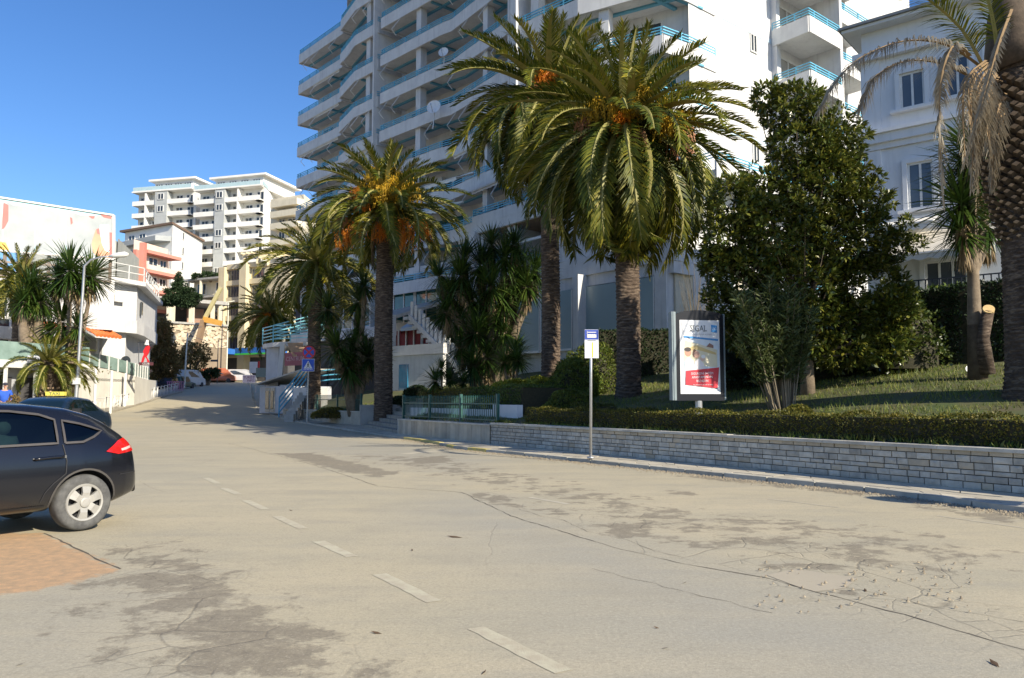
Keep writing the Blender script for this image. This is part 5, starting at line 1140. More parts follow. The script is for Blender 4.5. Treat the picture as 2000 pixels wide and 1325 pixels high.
def twin(label, A, B_, C_, top, nfl, bays, sidew, crown, seed=0):
    """stepped white apartment tower; bays: list of (px0, px1, kind)"""
    t = thing('apartment_tower', label, 'building', (*A, 20.), 0, 'white apartment towers on the hill'); O = Vector(t.location); R = random.Random(seed)
    q, l, rz_, n_, sof = plane(A, B_); q2, l2, rz2, n2, sof2 = plane(B_, C_)
    def sub(m, name, mt, par=None):
        m.v = [(x-O.x, y-O.y, z-O.z) for x, y, z in m.v]; return m.build(name, mt, par or t)
    m = MB(); bk = 16; m.prism([q(0, -1.6), q(l, -1.6), q2(l2, -.3), q(l+8, -22), q(0, -22)], 14, top); sub(m, 'wall', WF)
    H = 2.98
    for k in range(nfl):
        z = top-H*(k+1)
        for (p0, p1, kind) in bays:
            s0, s1 = sof(p0), sof(p1)
            if kind == 'b' or kind == 'bb':
                m = MB(); m.prism([q(s0, .35), q(s1, .35), q(s1, -1.7), q(s0, -1.7)], z-.25, z).prism([q(s0, .35), q(s1, .35), q(s1, .2), q(s0, .2)], z, z+.85); sub(m, 'balcony', WF)
                nw = 1 if kind == 'b' else 2
                for i in range(nw): win(t, O, q(s0+(s1-s0)*(i+.5+R.uniform(-.08, .08))/nw+.3, -1.55), rz_, z+.05, 1.9, 2.1, 2)
            elif kind == 'f': m = MB(); m.prism([q(s0, .3), q(s1, .3), q(s1, -1.7), q(s0, -1.7)], z-.25, z+H-.25); sub(m, 'dividing_wall', WF)
            elif kind == 'g':
                m = MB(); m.prism([q(s0, .6), q(s1, .6), q(s1, -1.7), q(s0, -1.7)], z-.25, z+H-.27); sub(m, 'grey_bay', GF if True else WF)
                if k % 3 != 2: win(t, O, q((s0+s1)/2, .66), rz_, z+.8, 1.7, 1.5, 2)
        for (p0, kind) in sidew:
            s_ = sof2(p0)
            if kind == 'w': win(t, O, q2(s_, -.25), rz2, z+.7, 1.0, 1.5, 1)
            else:
                m = MB(); m.prism([q2(s_-2.4, 1.5), q2(s_+2.4, 1.5), q2(s_+2.4, -.5), q2(s_-2.4, -.5)], z-.25, z+.8); sub(m, 'balcony', WF); win(t, O, q2(s_, -.2), rz2, z+.05, 1.6, 2.1, 2)
        m = MB(); m.prism([q2(.0, .2), q2(l2*.45, .25), q2(l2*.45, -.5), q2(0, -1.5)], z-.25, z-.05); sub(m, 'slab_edge', WF)
    # roof terrace storey
    c0, c1 = sof(crown[0]), sof(crown[1]); m = MB(); m.prism([q(-.3, .5), q(l+.3, .5), q2(l2, .4), q2(l2, -4), q(0, -20)], top, top+.35); sub(m, 'roof_slab', WF)
    m = MB(); m.prism([q(c0, -2.5), q(c1, -2.5), q(c1, -16), q(c0, -16)], top+.35, top+3.2); sub(m, 'penthouse_wall', WF)
    m = MB(); m.prism([q(c0-1.2, -1.6), q(c1+1.2, -1.6), q(c1+1.2, -17), q(c0-1.2, -17)], top+3.2, top+3.65); sub(m, 'penthouse_roof', WF)
    n_w = 4
    for i in range(n_w): win(t, O, q(c0+(c1-c0)*(i+.5)/n_w, -2.42), rz_, top+.75, 2.2, 1.8, 3)
    m = MB(); gl = mat('pale_glass_balustrade', (.45, .60, .64), None, .2, 2.)
    for (a_, b_) in ((q(0, .4), q(l, .4)), (q2(0, .3), q2(l2, .3))): m.wall(a_, b_, top+.36, top+1.3, .06)
    sub(m, 'glass_balustrade', gl, None); return t
twin('left and lower of the two white apartment towers on the hill', ptd(247, 187), ptd(362, 183), ptd(398, 197), zat(374, 185), 8, [(248, 272, 'b'), (272, 275, 'f'), (275, 294, 'b'), (294, 318, 'g'), (318, 362, 'bb')], [(376, 'w')], (276, 352), 1)
twin('right and taller of the two white apartment towers on the hill', ptd(370, 181), ptd(500, 176), ptd(556, 202), zat(368, 178), 9, [(370, 413, 'bb'), (413, 432, 'g'), (432, 455, 'b'), (455, 458, 'f'), (458, 500, 'bb')], [(520, 'w'), (543, 'b')], (397, 492), 2)
# awning and red cloth on the taller tower
# grey-white house with brown flat roof and blank side
def simple_house(name, label, A, B_, C_, z0, z1, mt, group=None, cat='building', roof=None):
    t = thing(name, label, cat, (*A, z0)); O = Vector(t.location); q, l, rz_, n_, sof = plane(A, B_); q2, l2, rz2, n2, sof2 = plane(B_, C_)
    def sub(m, nm, mt_, par=None): m.v = [(x-O.x, y-O.y, z-O.z) for x, y, z in m.v]; return m.build(nm, mt_, par or t)
    back = Vector(C_)-Vector(B_); m = MB(); m.prism([A, B_, C_, (A[0]+back.x, A[1]+back.y)], z0, z1); sub(m, 'wall', mt); return t, O, q, l, rz_, sof, q2, l2, rz2, sof2, sub
t, O, q, l, rz_, sof, q2, l2, rz2, sof2, sub = simple_house('apartment_house', 'white house with blank side wall, brown flat roof edge and grey curved balconies', ptd(232, 168), ptd(326, 160), ptd(386, 178), 12., zat(447, 164), WF)
RB = mat('brown_roof_edge', (.20, .13, .09), None, .8, 1.)
m = MB(); m.prism([q(-.8, .8), q(l+.5, .5), q2(l2, .5), q2(l2, -12), q(-.8, -16)], zat(447, 164), zat(447, 164)+.45); sub(m, 'roof', RB)
for k in range(4):
    z = zat(447, 164)-3.2*(k+1); m = MB(); m.prism([q(0, 1.6), q(l-2.2, 2.4), q(l-.3, .1), q(0, .1)], z-.3, z+.75); sub(m, 'balcony', GF)
    for s_ in (2.5, 6.2): win(t, O, q(s_, .03), rz_, z+.1, 2.2, 2.2, 2)
    win(t, O, q2(l2*.33, .03), rz2, z+1.2, 1.1, 1.6, 1)
# coral balconied house
CR = mat('coral_paint', (.62, .24, .18), (.56, .22, .17), .8, 1.); CRW = mat('pale_pink_render', (.72, .58, .48), (.64, .50, .41), .8, .8)
t, O, q, l, rz_, sof, q2, l2, rz2, sof2, sub = simple_house('balcony_house', 'cream house with coral red balcony slabs standing behind the white club building', ptd(250, 118), ptd(318, 126), ptd(322, 140), 4., zat(478, 122), CRW)
for k in range(5):
    z = zat(497, 122)-3.0*k; m = MB(); m.prism([q(1.6, 1.3), q(l+.8, 2.0), q(l+.8, -1), q(1.6, -.3)], z-.25, z+.25); sub(m, 'balcony', CR)
    m = MB(); m.prism([q(1.7, 1.2), q(l+.6, 1.9), q(l+.6, 1.75), q(1.7, 1.05)], z-2.75, z-2.0); sub(m, 'parapet', CRW)
    m = MB(); m.prism([q(0, .5), q(1.2, .5), q(1.2, -.1), q(0, -.1)], z-2.5, z); sub(m, 'coral_pier', CR)
    win(t, O, q(l*.55, .03), rz_, z-2.6, 2.2, 2.1, 2); win(t, O, q(l*.85, .03), rz_, z-2.6, 1.6, 2.1, 2)
# cream tower with tall glazed bays beside the road
YEL = mat('pale_yellow_stone', (.66, .58, .38), (.58, .50, .33), .8, .6, streak=.2)
t, O, q, l, rz_, sof, q2, l2, rz2, sof2, sub = simple_house('office_tower', 'pale yellow stone building with dark glazed bays over a blue shop canopy', ptd(428, 134), ptd(560, 127), ptd(640, 150), 8.5, zat(519, 131), YEL)
zt_ = zat(519, 131)
m = MB(); m.prism([q(0, .9), q(sof(441), .9), q(sof(441), -.2), q(0, -.2)], 3.5, zt_+.05).prism([q(sof(473), 1.2), q(sof(486), 1.2), q(sof(486), -.2), q(sof(473), -.2)], 3.0, zt_+.4); sub(m, 'stone_pier', YEL)
for k, (y0, y1) in enumerate(((527, 549), (559, 580), (592, 617), (628, 650), (660, 682))):
    a_, b_ = sof(443), sof(471); w_ = b_-a_; zz1, zz0 = zat(y0, 132), zat(y1, 132); win(t, O, q((a_+b_)/2, .02), rz_, zz0, w_, zz1-zz0, 5, DWIN, mat('dark_frame', (.10, .10, .11), None, .5, 3.))
    a_, b_ = sof(490), sof(512); win(t, O, q((a_+b_)/2, .02), rz_, zz0+.1, b_-a_, (zz1-zz0)*.85, 3, DWIN, mat('dark_frame', (.1, .1, .11)))
    m = MB(); m.prism([q(sof(441), .45), q(sof(520), .45), q(sof(520), -.1), q(sof(441), -.1)], zat(y0, 132)+.15, zat(y0, 132)+1.0); sub(m, 'stone_band', YEL)
for k in range(7):
    m = MB(); a_ = q(sof(478)+k*1.15, 1.6); b_ = q(sof(478)+k*1.15, -4); m.bar((*a_, zt_+1.9), (*b_, zt_+1.9), .25, .3); sub(m, 'pergola_beam', YEL)
m = MB(); m.bar((*q(sof(476), .9), zt_+1.6), (*q(sof(530), .9), zt_+1.6), .3, .35)
for s_ in (480, 505, 528): m.bar((*q(sof(s_), .9), zt_), (*q(sof(s_), .9), zt_+1.6), .3)
sub(m, 'pergola_frame', YEL)
m = MB(); m.prism([q(sof(430), -.2), q(sof(560), -.2), q(sof(560), -3), q(sof(430), -3)], 4.0, 8.6); sub(m, 'shop_front', DARKIN)
BLU = mat('canopy_blue', (.03, .15, .48), None, .4, 2.); GRN = mat('canopy_green_stripe', (.06, .52, .08), None, .4, 2.)
for (a_, b_) in ((420, 472), (487, 560)):
    m = MB(); m.prism([q(sof(a_), 3.2), q(sof(b_), 3.2), q(sof(b_), -.1), q(sof(a_), -.1)], zat(693, 131), zat(686, 131)+.3); c = sub(m, 'shop_canopy', BLU)
    m = MB(); m.prism([q(sof(a_), 3.26), q(sof(b_), 3.26), q(sof(b_), 3.21), q(sof(a_), 3.21)], zat(696, 131), zat(692.8, 131)-.01); sub(m, 'canopy_stripe', GRN)
# cream block further behind at the top of the street
t, O, q, l, rz_, sof, q2, l2, rz2, sof2, sub = simple_house('cream_block', 'cream block with wide balcony seen between the white tower and the big block', ptd(520, 150), ptd(585, 146), ptd(640, 165), 10., zat(385, 148), CREAM)
for k, y in enumerate((405, 425, 448, 480)):
    z = zat(y, 147); m = MB(); m.prism([q(sof(534), 1.8), q(l, 1.8), q(l, -.1), q(sof(534), -.1)], z, z+1.2); sub(m, 'balcony', CREAM); win(t, O, q(sof(545), .03), rz_, z-2.2, 1.6, 2.1, 2); win(t, O, q(sof(565), .03), rz_, z-2.2, 2.2, 2.1, 2)
# low white terrace house under the towers, with hedge
t, O, q, l, rz_, sof, q2, l2, rz2, sof2, sub = simple_house('terrace_house', 'low concrete house with two open floors under the white towers', ptd(372, 150), ptd(440, 146), ptd(470, 160), 10., zat(548, 148), CREAM)
for y in (548, 583, 612):
    z = zat(y, 148); m = MB(); m.prism([q(-.5, 2.4), q(l, 2.4), q(l, -.1), q(-.5, -.1)], z-.2, z+.15); sub(m, 'slab', CONC)
    for s_ in (380, 405): m = MB(); m.box((*q(sof(s_), 2.1), z-1.7), (.4, .4, 3.0)); sub(m, 'pillar', CREAM)
    win(t, O, q(sof(390), .05), rz_, z-2.7, 2.4, 2.2, 2); win(t, O, q(sof(424), .05), rz_, z-2.7, 1.6, 2.2, 2)
# unfinished concrete floor over a stone retaining wall
t = thing('unfinished_building', 'unfinished concrete frame with open floor above a rough stone retaining wall', 'building', (*ptd(310, 118), 3.)); O = Vector(t.location); q, l, rz_, n_, sof = plane(ptd(300, 117), ptd(440, 124))
def sub(m, nm, mt_, par=None): m.v = [(x-O.x, y-O.y, z-O.z) for x, y, z in m.v]; return m.build(nm, mt_, par or t)
z1, z0 = zat(591, 120), zat(630, 120)
m = MB(); m.prism([q(0, .5), q(l, .5), q(l, -9), q(0, -9)], z1, z1+.55); sub(m, 'roof_slab', CONC); m = MB(); m.prism([q(0, .3), q(l, .3), q(l, -9), q(0, -9)], z0-.3, z0); sub(m, 'floor_slab', CONC)
for px in (326, 334, 371, 412, 428): m = MB(); m.box((*q(sof(px), 0), (z0+z1)/2), (.5 if px != 371 else .7, .5, z1-z0)); sub(m, 'pillar', CREAM)
m = MB(); m.prism([q(0, -6), q(l, -6), q(l, -6.3), q(0, -6.3)], z0, z1); sub(m, 'back_wall', DARKIN)
rmk = mat('brick_red_rubble', (.36, .18, .12), (.25, .2, .16), .9, 2.)
m = MB(); m.prism([q(sof(375), -3), q(sof(408), -3), q(sof(408), -3.3), q(sof(375), -3.3)], z0, z1-.6); sub(m, 'brick_infill', rmk)
RUB = mat('rubble_stone', (.60, .50, .36), (.42, .34, .24), .9, 2., .6, 6, rnd=.25)
m = MB(); m.prism([q(sof(326), .0), q(l, .0), q(l, -.5), q(sof(326), -.5)], 1., z0-.3); sub(m, 'retaining_wall', mat('rubble_mortar', (.25, .2, .14), None, .9, 3.))
rbm = MB()
for k in range(260):
    u, z = random.uniform(sof(330), l-.3), random.uniform(z0-3.6, z0-.5); w_, h = random.uniform(.3, .75), random.uniform(.25, .5); rbm = MB(); c = q(u, .03)
    vs = [(c[0]+math.cos(rz_)*w_*a_*.5, c[1]+math.sin(rz_)*w_*a_*.5-.0, z+h*b_*.5) for a_, b_ in ((-1, -.7), (.2, -1), (1, -.4), (.9, .7), (-.1, 1), (-1, .6))]; dx, dy = n_[0]*.09, n_[1]*.09
    rbm.add(vs+[(x+dx*random.uniform(.7, 1.2), y+dy, zz) for x, y, zz in vs], [tuple(range(6)), tuple(range(6, 12))]+[(i, (i+1) % 6, 6+(i+1) % 6, 6+i) for i in range(6)]); sub(rbm, 'stone', RUB)
# corrugated grey gable
t = thing('metal_shed', 'grey corrugated metal shed end on the flat roof beside the billboard', 'shed', (*ptd(222, 66), 8.)); O = Vector(t.location); m = MB(); A, B_ = ptd(218, 64), ptd(262, 74); q, l, rz_, n_, sof = plane(A, B_); n = 22
for k in range(n):
    a_, b_ = q(l*k/n, .08*(k % 2)), q(l*(k+1)/n, .08*((k+1) % 2)); za = zat(466, 64)+(zat(507, 74)-zat(466, 64))*k/n; zb = zat(466, 64)+(zat(507, 74)-zat(466, 64))*(k+1)/n; m.add([(*a_, 9.), (*b_, 9.), (*b_, zb), (*a_, za)], [(0, 1, 2, 3)])
m.prism([q(0, -.1), q(l, -.1), q(l, -7), q(0, -7)], 9., zat(512, 74)); sub(m, 'corrugated_wall', mat('corrugated_grey', (.36, .37, .34), (.30, .31, .29), .6, 1., streak=.3))
m = MB(); m.box((*q(l, .3), zat(540, 74)), (.5, .5, 6.5)); sub(m, 'red_edge', CR)
# ---------------------------------------------------------------- white club building on the left
CL0, CL1, CL2 = (PX(115, 58), 58.), (PX(262, 64), 64.), (PX(303, 77), 77.); ZF = zat(640, 64)
t = thing('club_building', 'white rendered club building with curved upper terrace and tiled canopies', 'building', (*CL1, .6)); O = Vector(t.location)
q, l, rz_, n_, sof = plane(CL0, CL1); q2, l2, rz2, n2, sof2 = plane(CL1, CL2)
BK = (-16, 8)
up = [CL0, q(l*.8, .15), CL1, q2(2.5, .25), CL2, (CL2[0]+BK[0], CL2[1]+BK[1]), (CL0[0]+BK[0]*.8, CL0[1]+BK[1]*1.2)]
z_par0, z_par1 = zat(652, 64), zat(627, 64); z_roof = zat(560, 64)
m = MB(); m.prism(up, z_par0, z_par1); sub(m, 'upper_slab', WHITE)
ins = [q(.2, -.9), q(l-.4, -.9), q2(.8, -.5), q2(l2, -.3), (CL2[0]+BK[0], CL2[1]+BK[1]), (CL0[0]+BK[0]*.8, CL0[1]+BK[1]*1.2)]
m = MB(); m.prism([q(l*.55, -.1), q(l, -.1), q2(.5, -.1), q2(l2, -.1), (CL2[0]+BK[0], CL2[1]+BK[1]), q(l*.55, -12)], z_par1-.02, z_roof); m.prism([q(-12, -3.2), q(l*.56, -3.2), q(l*.56, -12), q(-12, -12)], .3, z_roof-.1); sub(m, 'upper_wall', WHITE)
m = MB(); m.prism([q(l*.3, .9), q(l+.2, .6), q2(l2, .4), (CL2[0]+BK[0], CL2[1]+BK[1]), q(l*.3, -12)], z_roof, z_roof+.35); rf = sub(m, 'roof', WHITE)
def rail2(par, pts, z, h, nbar, mt, post=1.5, name='roof_railing', wb=.06):
    m = MB(); c = seglen(pts)
    for k in range(nbar):
        for a_, b_ in zip(pts[:-1], pts[1:]): m.bar((*a_, z+h*(k+1)/nbar), (*b_, z+h*(k+1)/nbar), wb)
    n = max(1, int(c[-1]/post))
    for k in range(n+1): p, d = along(pts, c[-1]*k/n); m.box((p.x, p.y, z+h/2), (wb, wb, h))
    return sub(m, name, mt, par)
rail2(rf, [q(l*.3, .8), q(l+.1, .5), q2(l2*.8, .3)], z_roof+.35, 1.15, 2, WMETAL)
rail2(None, [q(l*.1, .05), q(l*.56, .05)], z_par1, .8, 3, WMETAL, name='balcony_railing')
win(t, O, q(l*.35, -3.1), rz_, z_par1+.1, 2.4, 2.2, 2, mat('brown_shutter', (.20, .09, .05), None, .6, 3.), WMETAL)
m = MB(); m.box((*q(l*.70, .1), zat(583, 62)), (.9, .5, .55), rz_); sub(m, 'air_conditioner', WMETAL); m = MB(); m.box((*q2(2.2, .02), zat(603, 66)), (.7, .12, 1.1), rz2); sub(m, 'small_window', DWIN)
# ground storey below, set back, with round window and tiled canopies
zg0, zg1 = zat(735, 64)-.5, z_par0
m = MB(); m.prism([q(l*.62, -.8), q(l-.6, -.5), q2(1.2, -.9), q2(l2, -.6), (CL2[0]+BK[0], CL2[1]+BK[1]), q(l*.62, -12)], .0, zg1); m.prism([q(-14, -3.5), q(l*.62, -3.5), q(l*.62, -12), q(-14, -12)], 0, zg1); sub(m, 'ground_wall', WHITE)
OR = mat('orange_roof_tile', (.74, .20, .05), (.62, .16, .05), .75, 4., rnd=.14)
def tiled(px0, px1, y0, y1, Y0, Y1, out=1.6):
    """sloping canopy of single half-round tiles"""
    A = P(px0, y0, Y0); B_ = P(px1, y0+6, Y1); d = (B_-A); nv_ = Vector((n_[0], n_[1], 0)); n = max(3, int(d.length/.28)); c = MB(); dr = nv_*out-Vector((0, 0, A.z-P(px0, y1, Y0).z)); c.add([A, B_, B_+dr, A+dr]+[v-Vector((0, 0, .14)) for v in (A, B_, B_+dr, A+dr)], [(0, 1, 2, 3), (7, 6, 5, 4), (0, 4, 5, 1), (1, 5, 6, 2), (2, 6, 7, 3), (3, 7, 4, 0)]); cc = sub(c, 'tiled_canopy', WHITE)
    for k in range(n):
        p = A+d*(k+.5)/n+Vector((0, 0, .03))
        for j in range(4): m = MB(); a_ = p+dr*(j/4-.02); b_ = p+dr*((j+1)/4+.03); m.tube([a_+Vector((0, 0, .05)), b_+Vector((0, 0, .02))], [.11, .15], 6); sub(m, 'tile', OR, cc)
tiled(156, 208, 638, 657, 55.5, 57.5); tiled(26, 105, 628, 642, 50, 54); 
m = MB(); m.box((*q(l*.40, .5), (zg1+1.5)/2+1.0), (.16, .16, 3.2)); sub(m, 'canopy_post', WMETAL)
win(t, O, q(l*.5, -3.4), rz_, zg0+1.2, 1.8, 1.6, 2)
m = MB(); pc = q(l-.55, -.52); c = Vector((*pc, zat(706, 64))); m.tube([c-Vector((n_[0], n_[1], 0))*.1, c+Vector((n_[0], n_[1], 0))*.12], .42, 20); sub(m, 'round_window', DWIN)
# street-level cream wall following the pavement, terrace with glass screen above
TW = [(PX(150, 55), 55.), (PX(210, 59), 59.), (PX(262, 62.5), 62.5), (PX(290, 69), 69.), (PX(306, 76), 76.)]
tw = thing('terrace_wall', 'long cream grey street wall with white pipes and a glass-screened terrace on top', 'wall', (*TW[0], .2)); O = Vector(tw.location); t = tw
GW = mat('grey_cream_render', (.60, .58, .52), (.52, .50, .45), .85, .8, streak=.3)
m = MB(); zt2 = [zat(712, 55), zat(722, 59), zat(735, 62.5), zat(742, 69), zat(744, 76)]
for i in range(4):
    a_, b_ = TW[i], TW[i+1]; dx, dy = b_[0]-a_[0], b_[1]-a_[1]; l_ = math.hypot(dx, dy); ox, oy = -dy/l_*.35, dx/l_*.35
    m.prism([a_, b_, (b_[0]+ox, b_[1]+oy), (a_[0]+ox, a_[1]+oy)], 0., lambda p, a_=a_, b_=b_, i=i, dx=dx, dy=dy, l_=l_: zt2[i]+(zt2[i+1]-zt2[i])*max(0, min(1, ((p[0]-a_[0])*dx+(p[1]-a_[1])*dy)/l_**2)))
sub(m, 'wall_face', GW); m = MB(); m.prism([TW[0], TW[1], TW[2], (TW[2][0]-8, TW[2][1]+2), (TW[0][0]-10, TW[0][1]+3)], zt2[2]-.5, zt2[2]-.3); sub(m, 'terrace_floor', GW)
m = MB(); g = MB()
for i in range(3):
    a_, b_ = Vector(TW[i]), Vector(TW[i+1]); n = max(2, int((b_-a_).length/1.1))
    for k in range(n):
        p, q_ = a_.lerp(b_, k/n), a_.lerp(b_, (k+1)/n); za, zb = zt2[i]+(zt2[i+1]-zt2[i])*k/n, zt2[i]+(zt2[i+1]-zt2[i])*(k+1)/n; e = (q_-p)*.06
        g.add([(p.x+e.x, p.y+e.y, za+.05), (q_.x-e.x, q_.y-e.y, zb+.05), (q_.x-e.x, q_.y-e.y, zb+1.0), (p.x+e.x, p.y+e.y, za+1.0)], [(0, 1, 2, 3)]); m.box((p.x, p.y, za+.5), (.09, .09, 1.1))
sub(g, 'glass_screen', mat('green_screen_glass', (.26, .36, .33), (.10, .16, .14), .2, .5), None)['kind'] = 'stuff'; sub(m, 'screen_post', WMETAL)['kind'] = 'stuff'
hedge_c = np.array([Vector((*Vector(TW[0]).lerp(Vector(TW[2]), u), 3.9-.5*u))+Vector((-.5, .6, 0)) for u in rng.uniform(0, 1, 1500)])+rng.normal(0, .16, (1500, 3)); hD = unit(rng.normal(0, 1, hedge_c.shape)); leafobj('terrace_plants', leaves_np(hedge_c, hD, unit(rng.normal(0, 1, hedge_c.shape)), rng.uniform(.12, .28, 1500), .25), HED, None, label='row of olive plants behind the glass screen of the cream terrace wall', cat='plants', kind='thing')
nW = Vector((TW[2][1]-TW[0][1], -(TW[2][0]-TW[0][0]))).normalized()
for px, Y in ((176, 50.2), (208, 54.5), (221, 64), (236, 60.5)):
    x = PX(px, Y)+nW.x*.3; y = Y+nW.y*.3; m = MB(); m.tube([(x, y, .3), (x, y, 3.5)], .09, 8); sub(m, 'white_pipe', WMETAL)
# shop front at the left end below the palms, dark openings
sh = thing('cafe_front', 'shaded café front with dark openings and white posts at the left edge', 'building', (PX(-60, 44), 44, .3)); t = sh; O = Vector(sh.location)
q, l, rz_, n_, sof = plane((PX(-90, 40), 40), (PX(150, 47), 47))
m = MB(); m.prism([q(0, 0), q(l, 0), q(l, -9), q(0, -9)], .2, 3.2); sub(m, 'wall', mat('cafe_wall', (.42, .43, .46), (.36, .37, .40), .8, .8)); m = MB(); m.prism([q(0, .9), q(l, .9), q(l, -9), q(0, -9)], 3.2, 3.6); sub(m, 'flat_roof', WHITE)
m = MB(); m.wall(q(0, .8), q(l, .8), 3.6, 4.6, .05); sub(m, 'glass_screen', mat('green_screen_glass', (.26, .36, .33), (.10, .16, .14), .2, .5))
for a_, b_ in ((35, 72), (84, 94), (-20, 22)):
    m = MB(); m.wall(q(sof(a_), .03), q(sof(b_), .03), .3, 2.7, .08); sub(m, 'dark_opening', DARKIN)
for px in (49, 82, -10): m = MB(); m.box((*q(sof(px), .8), 1.75), (.14, .14, 3.0)); sub(m, 'post', WMETAL)
m = MB(); a_ = q(sof(28), .92); m.wall(a_, q(sof(52), .92), 3.1, 3.9, .06); sub(m, 'shop_sign', mat('grey_shop_sign', (.50, .53, .60), None, .6, 3.))
POST = mat('poster_prints', (.30, .08, .06), (.55, .45, .35), .6, 6.); m = MB(); m.wall(q(sof(137), .05), q(sof(147), .05), .9, 3.0, .06); sub(m, 'poster', POST)
# left white house above the café
t, O, q, l, rz_, sof, q2, l2, rz2, sof2, sub = simple_house('white_house', 'white house with balcony behind the left palms', ptd(-80, 50), ptd(112, 55), ptd(130, 70), .5, zat(560, 53), WHITE)
for s_ in (-20, 8): win(t, O, q(sof(s_), .05), rz_, zat(622, 52), 1.8, 2.0, 2); win(t, O, q(sof(s_+6), .05), rz_, zat(690, 52), 2.4, 2.4, 2)
m = MB(); m.prism([q(0, 1.2), q(sof(28), 1.2), q(sof(28), 0), q(0, 0)], zat(655, 52)-.3, zat(655, 52)+.5); sub(m, 'balcony', WHITE)
# ---------------------------------------------------------------- billboard
bb = thing('billboard', 'huge weathered billboard with torn white sheets and coral scraps on the roof', 'billboard', (*ptd(-60, 52), 9.)); O = Vector(bb.location); t = bb
def sub(m, nm, mt_, par=None): m.v = [(x-O.x, y-O.y, z-O.z) for x, y, z in m.v]; return m.build(nm, mt_, par or t)
A, B_ = P(-40, 380, 51.), P(222, 421, 56.); Ab, Bb = P(-40, 487, 51.), P(222, 507, 56.); q, l, rz_, n_, sof = plane((A.x, A.y), (B_.x, B_.y))
def bp(u, v, o=.0): top = A.lerp(B_, u); bot = Ab.lerp(Bb, u); p = top.lerp(bot, v); return (p.x+n_[0]*o, p.y+n_[1]*o, p.z)
m = MB(); m.add([bp(0, 0), bp(1, 0), bp(1, 1), bp(0, 1), bp(0, 0, -.3), bp(1, 0, -.3), bp(1, 1, -.3), bp(0, 1, -.3)], [(0, 1, 2, 3), (7, 6, 5, 4), (0, 4, 5, 1), (1, 5, 6, 2), (2, 6, 7, 3), (3, 7, 4, 0)])
sub(m, 'board', mat('aqua_billboard_print', (.40, .72, .80), (.55, .78, .82), .6, .6))
PAPER = mat('weathered_paper', (.42, .45, .46), (.33, .365, .38), .8, .8, rnd=.03, streak=.12); us = [.0, .16, .39, .625, .87]
SKIN = mat('peach_print', (.80, .42, .26), (.72, .30, .20), .7, .5); RDP = mat('coral_print', (.66, .16, .14), (.60, .18, .17), .7, 1.); YLP = mat('yellow_print', (.80, .50, .12), None, .7, 1.)
def rag(pts, mt, o, nm): m = MB(); m.add([bp(u, v, o) for u, v in pts], [tuple(range(len(pts)))]); return sub(m, nm, mt)
for k in range(4):
    u0, u1 = us[k]+.003, us[k+1]-.003; vs = [(u0, .10+.03*random.random())]+[(u0+(u1-u0)*i/6, .06+.07*random.random()) for i in range(1, 6)]+[(u1, .10), (u1, .98)]+[(u1-(u1-u0)*i/5, .95+.05*random.random()) for i in range(1, 5)]+[(u0, .97)]
    rag(vs, PAPER, .012, 'paper_sheet')
rag([(.165, .08), (.20, .12), (.20, .42), (.175, .55), (.155, .60), (.16, .3)], RDP, .03, 'red_scrap'); rag([(.10, .82), (.18, .84), (.21, 1.0), (.1, 1.0)], YLP, .03, 'yellow_scrap')
rag([(.655, .18), (.67, .20), (.675, .30), (.66, .34)], RDP, .03, 'red_scrap')
rag([(.80, .10), (.85, .08), (.84, .14), (.82, .14)], RDP, .03, 'red_scrap'); rag([(.89, .02), (.98, .04), (.98, .09), (.92, .08)], RDP, .03, 'red_scrap')
rag([(.86, .05), (1.0, .03), (1.0, .99), (.84, .99), (.82, .8), (.85, .5)], PAPER, .012, 'paper_sheet')
rag([(.89, .25), (.96, .22), (.965, .85), (.93, .9), (.88, .5)], mat('aqua_billboard_print', (0, 0, 0)), .02, 'aqua_scrap')
rag([(.855, .38), (.875, .36), (.895, .52), (.905, .68), (.93, .82), (.97, .86), (.975, .99), (.87, .985), (.83, .86), (.82, .70), (.835, .55)], SKIN, .03, 'peach_print')
rag([(.965, .40), (.99, .40), (.985, .99), (.965, .95)], RDP, .035, 'red_scrap'); rag([(.86, .36), (.885, .34), (.89, .48), (.865, .46)], RDP, .036, 'red_scrap')
m = MB(); a_, b_ = bp(0, 0, .05), bp(1, 0, .05); c_, d_ = bp(1, 1, .05), bp(0, 1, .05)
m.bar(a_, b_, .12).bar(b_, c_, .16).bar(c_, d_, .12); sub(m, 'frame', mat('billboard_frame', (.72, .70, .66), None, .7, 3.))
m = MB()
for k in range(7): a_ = bp(k/6*.96+.02, 1, -.25); m.bar(a_, (a_[0], a_[1], a_[2]-1.7), .16)
a_, b_ = bp(.02, 1, -.25), bp(.98, 1, -.25); m.bar((a_[0], a_[1], a_[2]-.7), (b_[0], b_[1], b_[2]-.7), .14).bar((a_[0], a_[1], a_[2]-1.6), (b_[0], b_[1], b_[2]-1.6), .14); sub(m, 'steel_legs', mat('rusty_steel', (.22, .15, .10), (.3, .28, .26), .8, 2.))
m = MB(); a_, b_ = bp(-.02, 1.33, -.4), bp(1.02, 1.33, -.4); m.prism([(a_[0], a_[1]), (b_[0], b_[1]), (b_[0]-5, b_[1]+9), (a_[0]-5, a_[1]+9)], 6.5, min(a_[2], b_[2])); sub(m, 'roof_storey', WHITE)
